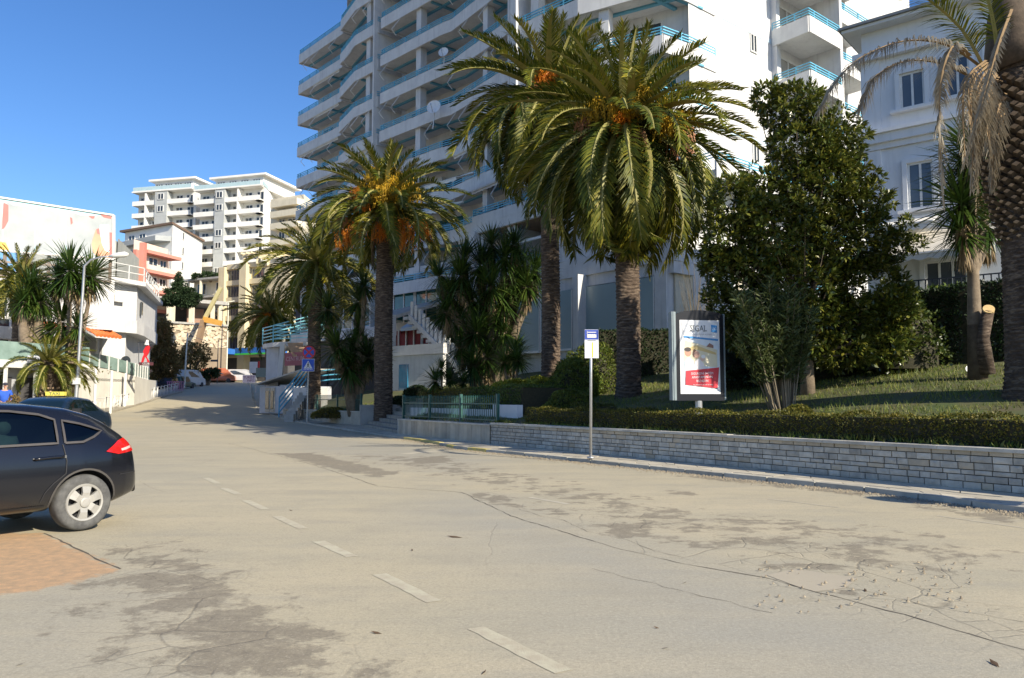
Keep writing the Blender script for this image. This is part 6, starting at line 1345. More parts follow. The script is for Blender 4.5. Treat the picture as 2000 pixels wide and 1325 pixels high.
# ---------------------------------------------------------------- street lamp, palms and yuccas on the left
b = Vector((PX(148, 43.5), 43.5, .15)); lp = thing('street_lamp', 'tall galvanised street lamp with curved arm in front of the club building', 'street lamp', b); top = P(165, 520, b.y)-b; m = MB()
m.tube([(0, 0, 0), (0, 0, 1.0), tuple(top*.4), tuple(top*.8), tuple(top), tuple(top+Vector((.35, 0, .35))), tuple(top+Vector((.9, 0, .52))), tuple(top+Vector((1.5, 0, .56)))], [.13, .12, .09, .08, .07, .06, .05, .05], 9); m.build('pole', GALV, lp, True)
m = MB(); h_ = top+Vector((1.9, 0, .60)); m.tube([h_-Vector((.55, 0, .06)), h_-Vector((.2, 0, 0)), h_+Vector((.35, 0, .06)), h_+Vector((.55, 0, .06))], [.06, .15, .17, .07], 8); m.build('lamp_head', mat('lamp_head_white', (.75, .75, .73), None, .4, 4.), lp, True)
m = MB(); m.box((0, -.03, 2.35), (.34, .25, .35)); m.build('control_box', WMETAL, lp)
b = Vector((PX(92, 44), 44, .35)); pin = palm('squat palm with fat pineapple trunk beside the taxi', b, P(93, 712, 44).z-b.z, .46, .50, 2.5, 72, 0, [], seed=66, dead=False, group='date palms with arching feather leaves', top=84, droopy=.78)
bmesh_l = BM
for row in range(9):
    for j in range(17):
        a_ = 2*math.pi*(j+.5*(row % 2))/17
        if math.sin(a_) > .25: continue
        rr_ = .50+.12*math.sin((row+.5)/9*3.14); link('leaf_base', bmesh_l, pin, (rr_*math.cos(a_), rr_*math.sin(a_), .1+row*.2), (0, 0, a_+math.pi/2), (1.05, .9, 1.5))
b = Vector((PX(30, 47), 47, .4)); palm('left-edge date palm with orange fruit, crown below the billboard', b, P(22, 545, 47).z-b.z, .34, .32, 3.0, 74, 4, [(T_(-60), .7, -.3, 0, 1.5), (T_(-90), .9, -.6, 3, 1.4)], seed=77)
b = Vector((PX(62, 45), 45, .4)); yucca('left yucca tree with shaggy trunk under the billboard', b, hd(b, [(60, 570, 1.5), (78, 590, 1.2), (45, 590, 1.1)], 45), size=1.45, trunk_r=.34)
b = Vector((PX(132, 45.5), 45.5, .4)); yucca('branching yucca with round green heads between the street lamp and the left yucca', b, hd(b, [(138, 530, 1.6), (112, 545, 1.2), (178, 540, 1.4), (155, 555, 1.2), (120, 630, 1.5), (150, 640, 1.1), (95, 650, 1.)], 45.5), size=1.45, trunk_r=.14)
# pine and scrub up the street
PIN = leafmat('pine_foliage', [(.03, .055, .025), (.05, .085, .035), (.09, .12, .05)], .2, .7, .2, .2)
SCR = leafmat('dry_scrub_leaf', [(.15, .15, .05), (.24, .18, .06), (.28, .17, .07), (.11, .14, .05)], .35, .7, .25, .2)
def farcrown(name, label, px, Y, zb, ells, mt, ntw, nl, ll, cat='tree', seed=0, trunkr=.18, W_=.25):
    b = Vector((PX(px, Y), Y, zb)); t = thing(name, label, cat, b); E_ = []
    for (x, y, rx, rz2_) in ells: p = P(x, y, Y)-b; k = Y/FPX; E_.append((p.x, p.y, p.z, rx*k, (rx+rz2_)/2*k, rz2_*k))
    V, tips = crown_np(E_, ntw, nl, ll, W_, seed, .4, .3); leafobj('crown', V, mt, t); m = MB()
    for e in E_[:6]: m.tube([(0, 0, -.3), (e[0]*.3, e[1], e[2]*.5), (e[0], e[1], e[2])], [trunkr, trunkr*.7, trunkr*.3], 6)
    m.build('trunk', BARKD, t, True)
farcrown('pine_tree', 'dark pine tree above the unfinished concrete building', 350, 112, zat(600, 112), [(349, 546, 6, 12), (350, 560, 14, 10), (340, 572, 20, 7), (364, 570, 18, 7), (350, 584, 32, 8), (330, 590, 18, 7), (380, 582, 16, 8), (365, 594, 22, 6)], PIN, 1500, 9, .34, seed=1)
farcrown('scrub_tree', 'tall brownish scrub tree beside the club building', 316, 92, zrf(0, 92), [(316, 650, 17, 32), (322, 690, 22, 28), (335, 715, 16, 24), (308, 705, 12, 30), (312, 740, 20, 14)], SCR, 1300, 8, .35, seed=2)
farcrown('scrub_tree', 'sparser brown scrub tree in front of the stone retaining wall', 370, 104, zrf(0, 104), [(350, 710, 15, 22), (372, 690, 14, 26), (388, 705, 14, 22), (400, 690, 10, 20), (365, 728, 22, 10)], SCR, 600, 7, .35, seed=3)
farcrown('roadside_hedge', 'dark green bank of bushes along the left kerb up the street', 405, 108, zrf(0, 108), [(392, 736, 16, 9), (410, 730, 14, 9), (422, 728, 8, 8)], PIN, 500, 8, .3, 'hedge', seed=4)
farcrown('terrace_hedge', 'green hedge on the terrace under the white towers', 405, 147, zat(548, 147), [(385, 541, 10, 5), (405, 539, 12, 6), (425, 541, 12, 5)], PIN, 260, 7, .5, 'hedge', seed=5)
# hillside shrubs between the houses (a mass nobody could count)
r = np.random.default_rng(12); C = []
for k in range(1100):
    y = r.uniform(150, 260); x = r.uniform(-.62, .05)*y; z = zrf(x, y)-.3; c = np.array([x, y, z]); C.append(c+r.normal(0, 1, (60, 3))*[1.6, 1.6, .9])
C = np.concatenate(C); D = unit(r.normal(0, 1, C.shape)+[0, 0, .5]); leafobj('hillside_scrub', leaves_np(C, D, unit(r.normal(0, 1, C.shape)), r.uniform(.4, .9, len(C)), .3), SCR, None, kind='stuff')
# ---------------------------------------------------------------- small things up the street
def ctr(name, label, cat, p, rz_=0, group=None): return thing(name, label, cat, p, rz_, group)
# yellow crane boom
t = ctr('crane_boom', 'yellow crane boom leaning against the pale yellow building', 'crane', P(395, 628, 116)); O = Vector(t.location)
YB = mat('crane_yellow', (.50, .44, .22), (.45, .39, .20), .6, 2.)
def sub(m, nm, mt_, par=None): m.v = [(x-O.x, y-O.y, z-O.z) for x, y, z in m.v]; return m.build(nm, mt_, par or t)
m = MB(); m.bar(P(398, 626, 116), P(432, 562, 116), .5, .5); sub(m, 'boom', YB); m = MB(); m.bar(P(383, 688, 116), P(398, 626, 116), 1.4, .5); sub(m, 'lower_arm', mat('rust_brown', (.30, .20, .12), None, .8, 2.)); m = MB(); m.bar(P(398, 624, 116), P(432, 632, 116), .8, .8); sub(m, 'orange_link', mat('machine_orange', (.62, .32, .06), None, .6, 2.))
# utility pole, dark lamp post, white lamp post
t = ctr('utility_pole', 'slim grey utility pole on the left kerb up the street', 'pole', (0, 0, 0)); b = Vector((PX(359, 96), 96, zrf(0, 96)+.1)); t.location = b; m = MB(); m.tube([(0, 0, 0), (.2, 0, 6.8)], [.12, .07], 8).tube([(.2, 0, 6.6), (1.6, 0, 7.5), (1.9, 0, 7.6)], [.04, .03, .03], 5).tube([(.2, 0, 6.6), (4.2, 0, 5.2), (10, 0, 3.9)], [.02, .02, .02], 4); m.build('pole', GALV, t)
t = ctr('dark_post', 'thin dark post in front of the orange van', 'pole', (PX(423, 116), 116, zrf(0, 116))); m = MB(); m.tube([(0, 0, 0), (0, 0, 6.5)], .06, 6).box((-.5, 0, 3.4), (1.1, .1, .3)); m.build('post', DARKM, t)
t = ctr('lamp_post', 'cream lamp post in front of the blue shop canopy', 'street lamp', (PX(441, 122), 122, zrf(0, 122))); m = MB(); m.tube([(0, 0, 0), (0, 0, 12.5)], [.12, .08], 6).bar((-.3, 0, 12.6), (.9, 0, 12.8), .2, .15); m.build('pole', mat('cream_metal', (.70, .68, .55), None, .6, 3.), t)
# vans and cars up the street, small
def smallcar(label, cat, px, Y, rz_, L_, W_, H_, mt, name='parked_car', hood=.25):
    b = Vector((PX(px, Y), Y, zrf(0, Y))); t = thing(name, label, cat, b, rz_); m = MB(); x0, x1 = -L_/2, L_/2; hb = H_*.55
    prof = [(x0, .3), (x0, hb*.9), (x0+L_*.05, hb), (x0+L_*(.08 if hood < .2 else .12), H_*.97), (x0+L_*.2, H_), (x1-L_*(hood+.15), H_), (x1-L_*hood, hb+.05), (x1-.1, hb*.85), (x1, hb*.5), (x1, .3)]; n = len(prof)
    def wd(z): return W_/2*(1 if z < hb*1.05 else .86)
    vs = [(x, -wd(z), z) for x, z in prof]+[(x, wd(z), z) for x, z in prof]; m.add(vs, [tuple(range(n)), tuple(range(2*n-1, n-1, -1))]+[((i+1) % n, i, n+i, n+(i+1) % n) for i in range(n)]); m.build('body', mt, t)
    g = MB(); z0, z1 = hb+.06, H_*.90
    for s in (-1, 1): y = s*(W_/2*.93+.03); g.add([(x0+L_*.16, y, z0), (x1-L_*(hood+.05), y, z0), (x1-L_*(hood+.15), y*.93, z1), (x0+L_*.2, y*.93, z1)], [(0, 1, 2, 3)])
    g.build('side_window', DWIN, t); g = MB(); g.add([(x1-L_*hood+.0, -W_*.38, z0), (x1-L_*hood+.0, W_*.38, z0), (x1-L_*(hood+.15)+.05, W_*.34, z1), (x1-L_*(hood+.15)+.05, -W_*.34, z1)], [(0, 1, 2, 3)]); g.build('windscreen', DWIN, t)
    for sx_ in (x0+L_*.2, x1-L_*.18):
        for s in (-1, 1): w = MB(); w.tube([(sx_, s*(W_/2-.2), .32), (sx_, s*(W_/2+.01), .32)], .32, 14); w.build('wheel', mat('tyre_rubber', (.035, .035, .037), None, .85, 9.), t)
    return t
CP = lambda n_, c: mat(n_, c, None, .3, 3., spec=.6)
smallcar('orange pickup van parked by the pale yellow building', 'van', 424, 122, T_(12), 5.4, 2.0, 2.2, CP('orange_car_paint', (.42, .12, .05)), 'parked_van', .12)
smallcar('white van parked under the blue shop canopy', 'van', 469, 124, T_(5), 4.6, 1.9, 2.0, CP('white_car_paint', (.50, .50, .50)), 'parked_van', .14)
smallcar('white van half hidden behind bushes on the left kerb', 'van', 368, 103, T_(80), 4.8, 1.9, 2.2, CP('white_car_paint', (.7, .7, .7)), 'parked_van', .14)
smallcar('dark green car parked on the left kerb', 'car', 352, 97, T_(85), 4.3, 1.75, 1.5, CP('dark_green_paint', (.01, .06, .05)))
smallcar('dark car glimpsed behind the scrub on the left pavement', 'car', 330, 93, T_(95), 4.2, 1.75, 1.45, CP('dark_grey_paint', (.03, .03, .035)))
# pink chairs, white boards
t = ctr('barrier', 'pink slatted barrier on the left pavement up the street', 'barrier', (PX(342, 88), 88, zrf(0, 88)+.1)); m = MB()
for k in range(9): m.box((-.9+k*.22, 0, .55), (.07, .05, 1.05))
m.box((0, 0, 1.05), (2.0, .06, .08)); m.build('slats', mat('pink_paint', (.55, .22, .38), None, .6, 3.), t, kind='stuff')
def board(label, px0, px1, y0, y1, Y, mt, legs=True, name='sign_board', cat='sign'):
    a_, b_ = P(px0, y1, Y), P(px1, y0, Y); c = (a_+b_)/2; t = thing(name, label, cat, (c.x, c.y, a_.z)); m = MB(); m.box((0, 0, (b_.z-a_.z)/2), (b_.x-a_.x, .08, b_.z-a_.z)); m.build('panel', mt, t)
    if legs: g = MB(); zz = zrf(0, Y)-a_.z; g.box((-(b_.x-a_.x)*.35, .08, (zz)/2+.1), (.07, .07, -zz+.2)).box(((b_.x-a_.x)*.35, .08, zz/2+.1), (.07, .07, -zz+.2)); g.build('legs', GALV, t)
    return t, b_.x-a_.x, b_.z-a_.z
SW = mat('white_sign_face', (.78, .77, .76), None, .6, 3.)
board('large white board standing at the top of the street', 487, 503, 707, 729, 86, SW)
t, w_, h_ = board('tall narrow red board beside the white board', 503.5, 507.5, 706, 720, 85.5, RED, False)
t, w_, h_ = board('small pinkish white sign with two dark written lines, left of the kiosk', 474, 499, 733, 748, 66, mat('pink_white_sign', (.74, .62, .68), None, .6, 3.), False)
text_mesh('lettering', 'TURIST', .30, mat('maroon_ink', (.20, .03, .06), None, .6, 3.), t, (0, -.05, h_*.68), (math.pi/2, 0, 0)); text_mesh('lettering', 'INFO', .26, MATS['maroon_ink'], t, (.15, -.05, h_*.28), (math.pi/2, 0, 0))
board('grey green blank panel above the kiosk roof', 500, 522, 719, 737, 57, mat('grey_green_panel', (.20, .24, .22), None, .7, 3.), False)
t, w_, h_ = board('white sign with red lettering above the kiosk roof', 521, 541, 723, 738, 56.5, SW, False)
text_mesh('lettering', 'BAR', .28, RED, t, (0, -.05, h_*.6), (math.pi/2, 0, 0))
# white tubular barriers along the left pavement
LP = [GT(185, 807, .12), GT(215, 802, .12), GT(250, 793, .12), GT(285, 783, .12), GT(325, 771, .12), GT(350, 765, .12)]
c = seglen([(p.x, p.y) for p in LP]); L2 = [(p.x, p.y) for p in LP]
t = thing('pavement_railing', 'white tubular railing of repeated hoops along the left pavement', 'railing', (L2[0][0], L2[0][1], 0)); O = Vector(t.location); s_ = 0.; k = 0; bmsh = None
while s_ < c[-1]-1.6:
    p0, d = along(L2, s_); p1, _ = along(L2, s_+1.7); hl, ha = (p0.x-O.x, p0.y-O.y, zrf(p0.x, p0.y)+.1), (0, 0, math.atan2(p1.y-p0.y, p1.x-p0.x))
    if bmsh is None:
        m = MB(); m.tube([(0, 0, 0), (0, 0, 1.0), (1.7, 0, 1.0), (1.7, 0, 0)], .035, 6); bmsh = m.mesh('hoop', WMETAL); m = MB(); m.tube([(.2, 0, .2), (.2, 0, .75), (.75, 0, .75), (.75, 0, .2)], .025, 6); m.tube([(.95, 0, .2), (.95, 0, .75), (1.5, 0, .75), (1.5, 0, .2)], .025, 6); bms2 = m.mesh('inner_bar', WMETAL)
    ho = link('hoop', bmsh, t, hl, ha); link('inner_bar', bms2, ho); s_ += 2.0; k += 1
# left pavement sheet and kerb
LK = [(-30, 33), (-29.8, 45), (LP[0].x+.5, LP[0].y-.4)]+[(p.x+.35, p.y-.1) for p in LP[1:]]+[(-49, 118), (-52, 140)]
vs = []
for (x, y) in LK: vs += [(x, y, zrf(x, y)+.13), (x-7, y+.5, zrf(x, y)+.13)]
m = MB(); m.add(vs, [(2*i, 2*i+2, 2*i+3, 2*i+1) for i in range(len(LK)-1)])
for a_, b_ in zip(LK[:-1], LK[1:]): m.add([(a_[0], a_[1], zrf(*a_)-.05), (b_[0], b_[1], zrf(*b_)-.05), (b_[0], b_[1], zrf(*b_)+.13), (a_[0], a_[1], zrf(*a_)+.13)], [(0, 1, 2, 3)])
m.build('pavement', mat('left_pavement', (.36, .33, .26), (.25, .22, .17), .9, 1.), None, kind='structure')
# red dancer-shaped club sign on a bracket (a plain cut-out figure)
b = P(286, 690, 60.); t = thing('club_sign', 'red cut-out figure sign on a wall bracket above a small dark name board', 'sign', b); k = 60./FPX
def sp(px, py): return ((px-286)*k, 0, (690-py)*k)
fig = [(284, 676), (289, 673), (292, 679), (290, 690), (286, 697), (291, 705), (292, 708), (288, 708), (287, 702), (283, 697), (280, 708), (276, 709), (278, 699), (281, 692), (279, 687)]
m = MB(); n = len(fig); m.add([sp(*p) for p in fig]+[(sp(*p)[0], .08, sp(*p)[2]) for p in fig], [tuple(range(n)), tuple(range(2*n-1, n-1, -1))]+[(i, (i+1) % n, n+(i+1) % n, n+i) for i in range(n)]); m.build('figure', RED, t)
m = MB(); m.tube([sp(286, 674), (sp(287, 664)[0], 0, sp(287, 664)[2])], [.18, .08], 8); m.build('pale_top', SW, t)
m = MB(); m.box((sp(286, 711)[0], .04, sp(286, 711)[2]), (27*k, .1, 6*k)); bd_ = m.build('name_board', mat('maroon_board', (.10, .03, .04), None, .6, 3.), t)
text_mesh('lettering', 'CLUB', .22, SW, bd_, (0, -.02, sp(286, 711)[2]), (math.pi/2, 0, 0)); m = MB(); m.tube([sp(268, 669), sp(298, 669)], .035, 5).tube([sp(270, 669), sp(272, 712)], .03, 5); m.build('bracket', DARKM, t)
# gentleman in blue behind the cars is built with the people below
# ---------------------------------------------------------------- kiosk with turquoise stairs on the right of the street
TQ = mat('turquoise_paint', (.26, .62, .70), (.20, .54, .64), .5, 3.); TQD = mat('blue_stair_paint', (.05, .26, .42), (.07, .32, .50), .5, 3.)
kb = Vector((PX(520, 53), 53, zrf(0, 53)+.1)); t = thing('street_kiosk', 'small grey kiosk with glazed door under a tin roof beside the blue stairs', 'kiosk', kb); O = kb
def sub(m, nm, mt_, par=None): m.v = [(x-O.x, y-O.y, z-O.z) for x, y, z in m.v]; return m.build(nm, mt_, par or t)
q, l, rz_, n_, sof = plane(ptd(507, 54), ptd(556, 51.5)); z0, z1 = kb.z, zat(755, 53)
m = MB(); m.prism([q(0, 0), q(l, 0), q(l, -3.5), q(0, -3.5)], z0, z1); sub(m, 'wall', mat('kiosk_grey', (.50, .52, .56), (.42, .44, .48), .8, 2.))
for k, (a_, b_) in enumerate(((521, 530), (531, 539))):
    m = MB(); m.wall(q(sof(a_), .04), q(sof(b_), .04), z0+.1, z1-.1, .06); f = sub(m, 'door', mat('door_metal', (.45, .42, .36), None, .5, 3.)); m = MB(); m.wall(q(sof(a_)+.1, .08), q(sof(b_)-.1, .08), z0+.3, z1-.3, .04); sub(m, 'door_glass', DWIN, f)
a0, a1 = P(497, 750, 53.5), P(592, 720, 50.5); a2, a3 = a1+Vector((1.2, 3.4, .1)), a0+Vector((1.2, 3.4, .1)); m = MB(); m.add([a0, a1, a2, a3]+[v-Vector((0, 0, .10)) for v in (a0, a1, a2, a3)], [(0, 1, 2, 3), (7, 6, 5, 4), (0, 4, 5, 1), (1, 5, 6, 2), (2, 6, 7, 3), (3, 7, 4, 0)]); sub(m, 'tin_roof', mat('tin_roof_metal', (.46, .46, .44), (.34, .32, .28), .6, 3.))
# stair and upper walkway
t = thing('outdoor_stairs', 'concrete stairs and walkway with turquoise tube railings above the kiosk', 'stairs', kb); 
b0, b1 = GT(547, 820, .12), P(592, 748, 50.); nst_ = 11
for k in range(nst_):
    p = b0.lerp(b1, k/nst_); z = .12+zrf(0, 50)+(b1.z-zrf(0, 50)-.2)*(k+1)/nst_; m = MB(); m.box((p.x+.6, p.y+.4, z/2+.0), (.55, 1.5, z)); sub(m, 'stair_step', CONC)
def rails(pts, h, n, mt, w_=.06, post=1.4, name='railing', par=None):
    m = MB()
    for k in range(n):
        dz = Vector((0, 0, h*(k+1)/n))
        for a_, b_ in zip(pts[:-1], pts[1:]): m.bar(Vector(a_)+dz, Vector(b_)+dz, w_)
    for a_, b_ in zip(pts[:-1], pts[1:]):
        a_, b_ = Vector(a_), Vector(b_); nn = max(1, int((b_-a_).length/post))
        for k in range(nn+1): p = a_.lerp(b_, k/nn); m.bar(p, p+Vector((0, 0, h+.03)), w_)
    return sub(m, name, mt, par)
rails([P(545, 806, 49.5)-Vector((0, 0, .3)), P(600, 748, 48.5)], 1.25, 4, TQD, .07)
rails([P(600, 758, 48.5), P(640, 752, 49.5), P(700, 748, 50.)], .95, 3, TQD, .07)
# landing with white block below
m = MB(); a_ = P(600, 770, 47.5); m.prism([(PX(571, 49), 49), (PX(606, 47.6), 47.6), (PX(640, 50), 50), (PX(600, 53), 53)], 0., P(600, 757, 48.).z); sub(m, 'landing_block', WHITE)
UP = [P(513, 664, 55.5), P(533, 662, 53.5), P(602, 664, 52.), P(604, 664, 55)]
zu = UP[1].z-.25; m = MB(); m.prism([(p.x, p.y) for p in UP]+[(UP[3].x-3, UP[3].y+4), (UP[0].x, UP[0].y+4)], zu-.3, zu); sub(m, 'walkway_slab', WHITE)
rails([Vector((p.x, p.y, zu)) for p in UP[:3]], 1.15, 5, TQ, .06)
rails([Vector((UP[2].x-2.4, UP[2].y+.2, zu-.1)), P(612, 646, 52.5)-Vector((0, 0, .1)), P(632, 645, 53)-Vector((0, 0, .1))], 1.15, 5, TQ, .06)
m = MB(); m.prism([(P(520, 700, 54.8).x, 54.8), (P(544, 700, 54.2).x, 54.2), (P(548, 700, 57).x, 57), (P(524, 700, 57.5).x, 57.5)], 1., zu-.31); sub(m, 'grey_pillar_wall', mat('kiosk_grey', (.5, .52, .56)))
m = MB(); m.bar(P(547, 738, 52.5), P(553, 672, 52.5), .32); sub(m, 'leaning_column', WHITE)
m = MB(); n = 9
for k in range(n):
    a_ = P(563+k*1.2, 672+k*2.9, 52-.15*k); b_ = P(600, 671+k*2.9, 52-.15*k); m.bar(a_, b_, .35, .10)
sub(m, 'tan_step_field', mat('tan_tile_step', (.52, .34, .22), None, .8, 3., rnd=.1), None)['kind'] = 'stuff'
for k in range(5): m = MB(); p = P(604+k*6, 672-k*5.5, 52+.2*k); m.box((p.x, p.y, p.z), (.5, 1.2, .3)); sub(m, 'upper_step', WHITE)
m = MB(); a_, b_ = P(557, 712, 51.5), P(600, 698, 50.); m.wall((a_.x, a_.y), (b_.x, b_.y), a_.z-.1, a_.z+.75, .1); sb = sub(m, 'sign_board', mat('maroon_sign', (.30, .08, .12), (.26, .07, .1), .6, 3.))
p = (a_+b_)/2; rzt = math.atan2(b_.y-a_.y, b_.x-a_.x); text_mesh('lettering', 'CENTRUM', .42, mat('pink_letters', (.62, .38, .42), None, .6, 3.), sb, (p.x-O.x+math.sin(rzt)*.08, p.y-O.y-math.cos(rzt)*.08, a_.z-O.z+.32), (math.pi/2, 0, rzt))
# ---------------------------------------------------------------- traffic signs
SBL = mat('sign_blue', (.015, .09, .55), None, .45, 3.); SRD = mat('sign_rim_red', (.60, .02, .04), None, .45, 3.)
Ys = 44.; pb = Vector((PX(600, Ys), Ys, .12)); t = thing('traffic_sign', 'grey post with round no-stopping sign above a square pedestrian crossing sign', 'traffic sign', pb)
c1, c2 = P(603.5, 688.5, Ys)-pb, P(602, 713.5, Ys)-pb; kk = Ys/FPX
m = MB(); m.tube([(0, 0.06, 0), (c2.x*.6, .06, 2.0), (c1.x, .06, c1.z+.3)], .04, 8); m.build('post', GALV, t)
def disc(r_, y, mt, nm, par, c, th=.02): m = MB(); m.tube([(c.x, y, c.z), (c.x, y-th, c.z)], r_, 28); return m.build(nm, mt, par)
R1 = 12.6*kk; f = disc(R1, 0, SRD, 'round_sign', t, c1); disc(R1*.80, -.021, SBL, 'blue_field', f, c1, .006)
m = MB()
for a_ in (45, 135): d = Vector((math.cos(math.radians(a_)), 0, math.sin(math.radians(a_))))*R1*.86; m.bar(c1+d+Vector((0, -.031-.002*(a_ > 90), 0)), c1-d+Vector((0, -.031-.002*(a_ > 90), 0)), .05 if False else .006, .085, up=(0, 0, 1)) if False else m.add([tuple(c1+d*s+Vector((-d.z, 0, d.x)).normalized()*w_*.05+Vector((0, -.030-.003*(a_ > 90), 0))) for s, w_ in ((1, 1), (1, -1), (-1, -1), (-1, 1))], [(0, 1, 2, 3)])
m.build('red_cross', SRD, f)
S2 = 12.2*kk; m = MB(); m.box((c2.x, -.01, c2.z), (2*S2, .02, 2*S2)); f = m.build('square_sign', SW, t); m = MB(); m.box((c2.x, -.024, c2.z), (1.88*S2, .006, 1.88*S2)); m.build('blue_field', SBL, f)
m = MB(); m.add([(c2.x-S2*.72, -.03, c2.z-S2*.55), (c2.x+S2*.72, -.03, c2.z-S2*.55), (c2.x, -.03, c2.z+S2*.72)], [(0, 1, 2)]); m.build('white_triangle', SW, f)
m = MB(); y = -.034
def lim(a_, b_, w_): 
    a_, b_ = Vector((a_[0], 0, a_[1])), Vector((b_[0], 0, b_[1])); d = (b_-a_).normalized(); n = Vector((-d.z, 0, d.x))*w_; m.add([(c2.x+v.x*S2, y, c2.z+v.z*S2) for v in (a_-n, b_-n*.8, b_+n*.8, a_+n)], [(0, 1, 2, 3)])
lim((0, .28), (-.02, -.08), .09); lim((-.02, -.06), (-.22, -.45), .055); lim((0, -.06), (.22, -.42), .055); lim((0, .2), (.18, -.02), .04); lim((0, .2), (-.18, .0), .04); lim((.02, .32), (.02, .46), .07)
m.build('walking_figure', INK, f); m = MB()
for k in range(6): m.box((c2.x+(-.62+.25*k)*S2, -.03, c2.z-S2*.70), (.14*S2, .004, .16*S2))
m.build('zebra_bars', SW, f, kind='stuff')
# bus stop sign
pb = Vector((P(1154, 893, 18.5).x, 18.5, .12)); t = thing('bus_stop_sign', 'blue and white bus stop plate on a thin galvanised pole at the kerb', 'bus stop sign', pb); kk = 18.5/FPX
m = MB(); m.tube([(0, .03, -.05), (0.02, .03, 2.0), (.03, .03, P(1, 648, 18.5).z-.12)], .034, 10); m.tube([(0, .03, -.01), (0, .03, .03)], .09, 10); m.build('pole', GALV, t, True)
c = P(1155.5, 672, 18.5)-pb; W2, H2 = 13.6*kk, 28*kk; m = MB(); m.box((c.x, 0, c.z), (2*W2, .02, 2*H2)); f = m.build('plate', mat('plate_white', (.70, .72, .76), None, .5, 5.), t)
m = MB(); m.box((c.x, -.012, c.z+H2*.64), (1.94*W2, .004, .68*H2)); m.build('blue_field', mat('bus_blue', (.04, .08, .40), None, .5, 4.), f)
m = MB(); bx = c.x; bz = c.z+H2*.62
m.box((bx, -.018, bz-.02), (1.36*W2, .004, .26*H2)).box((bx-W2*.64, -.018, bz+.02), (.05*W2, .004, .46*H2)).box((bx, -.018, bz+H2*.19), (1.30*W2, .004, .05*H2)); 
m.build('bus_pictogram', SW, f)
m = MB()
for k in range(4): m.box((bx-W2*.38+k*W2*.32, -.022, bz+.035), (.20*W2, .004, .11*H2))
m.build('bus_windows', mat('bus_blue', (0, 0, 0)), f, kind='stuff')
m = MB(); m.box((bx+W2*.12, -.014, c.z-H2*.42), (.16*W2, .004, 1.05*H2)); m.build('yellow_stripe', mat('stripe_yellow', (.66, .56, .06), None, .6, 5.), f)
m = MB(); m.box((bx, -.014, c.z+H2*.24), (1.2*W2, .004, .03*H2)); m.build('small_print', INK, f)
# round and square sign just beyond the right edge, whose shade falls on the pavement
sh = G(1790, 962, .13); hs_ = Vector((SDIR.x, SDIR.y)).normalized()/math.tan(SUN_EL)
zc = 2.35; pb = Vector((sh.x+hs_.x*zc, sh.y+hs_.y*zc, .0)); t = thing('traffic_sign', 'round sign over a square plate on a post, only its shade seen on the pavement', 'traffic sign', pb, math.atan2(SDIR.y, SDIR.x)+math.pi/2)
m = MB(); m.tube([(0, .05, 0), (0, .05, 2.7)], .035, 8); m.build('post', GALV, t); m = MB(); m.tube([(0, .02, 2.45), (0, 0, 2.45)], .33, 28); m.build('round_sign', SRD, t); m = MB(); m.box((0, 0.01, 1.86), (.55, .02, .45)); m.build('square_sign', SBL, t)
# ---------------------------------------------------------------- advertising stand
Yk = 18.6; pk = Vector((PX(1366, Yk), Yk, gzf(PX(1366, Yk), Yk))); ang = math.radians(10); t = thing('poster_stand', 'black framed illuminated poster stand on one foot with a white advertising poster', 'advertising stand', pk, ang)
zc0, zc1 = P(1366, 783, Yk).z-pk.z, P(1366, 607, Yk).z-pk.z; Wk = .60; Dk = .16
m = MB(); n = 10; prof = [(-Wk, zc0), (Wk, zc0), (Wk, zc1-.10)]+[(Wk-.02-(2*Wk-.04)*k/n, zc1-.10+.10*math.sin(math.pi*k/n)**.6) for k in range(1, n)]+[(-Wk, zc1-.10)]
m.add([(x, -Dk/2, z) for x, z in prof]+[(x, Dk/2, z) for x, z in prof], [tuple(range(len(prof))), tuple(range(2*len(prof)-1, len(prof)-1, -1))]+[(i, (i+1) % len(prof), len(prof)+(i+1) % len(prof), len(prof)+i) for i in range(len(prof))]); fr = m.build('frame', mat('stand_black', (.008, .010, .016), None, .4, 4., spec=.3), t)
m = MB(); m.box((-Wk-.055, .0, (zc0+zc1)/2-.02), (.10, Dk+.05, zc1-zc0-.06)).box((-Wk-.055, -Dk/2-.03, (zc0+zc1)/2-.02), (.03, .02, zc1-zc0-.06)); m.build('side_profile', mat('stand_aluminium', (.22, .27, .29), None, .5, 4., metal=.2), t)
m = MB(); m.box((Wk+.02, .0, (zc0+zc1)/2-.03), (.035, Dk+.02, zc1-zc0-.1)); m.build('side_edge', mat('stand_aluminium', (.42, .47, .50)), t)
m = MB(); m.tube([(-.02, 0, -.1), (-.02, 0, zc0)], .085, 12); m.box((-.02, 0, .02), (.4, .3, .05)); m.build('foot', GALV, t)
pw, pz0, pz1 = .50, zc0+.16, zc1-.24; ph = pz1-pz0; y0 = -Dk/2
def pr(u, v, o): return (-pw+2*pw*u, y0-o, pz0+ph*v)
def ppoly(pts, mt, o, nm, par): m = MB(); m.add([pr(u, v, o) for u, v in pts], [tuple(range(len(pts)))]); return m.build(nm, mt, par)
def pell(u, v, ru, rv_, mt, o, nm, par): return ppoly([(u+ru*math.cos(a_*math.pi/9), v+rv_*math.sin(a_*math.pi/9)) for a_ in range(18)], mt, o, nm, par)
PW = mat('poster_white', (.74, .75, .77), (.68, .70, .73), .35, 2.)
pst = ppoly([(0, 0), (1, 0), (1, 1), (0, 1)], PW, .004, 'poster', t)
C_ = lambda n_, c: mat(n_, c, None, .5, 3.)
ppoly([(.10, .30), (.98, .24), (.98, .72), (.10, .74)], C_('poster_sky', (.66, .74, .80)), .006, 'poster_print', pst)
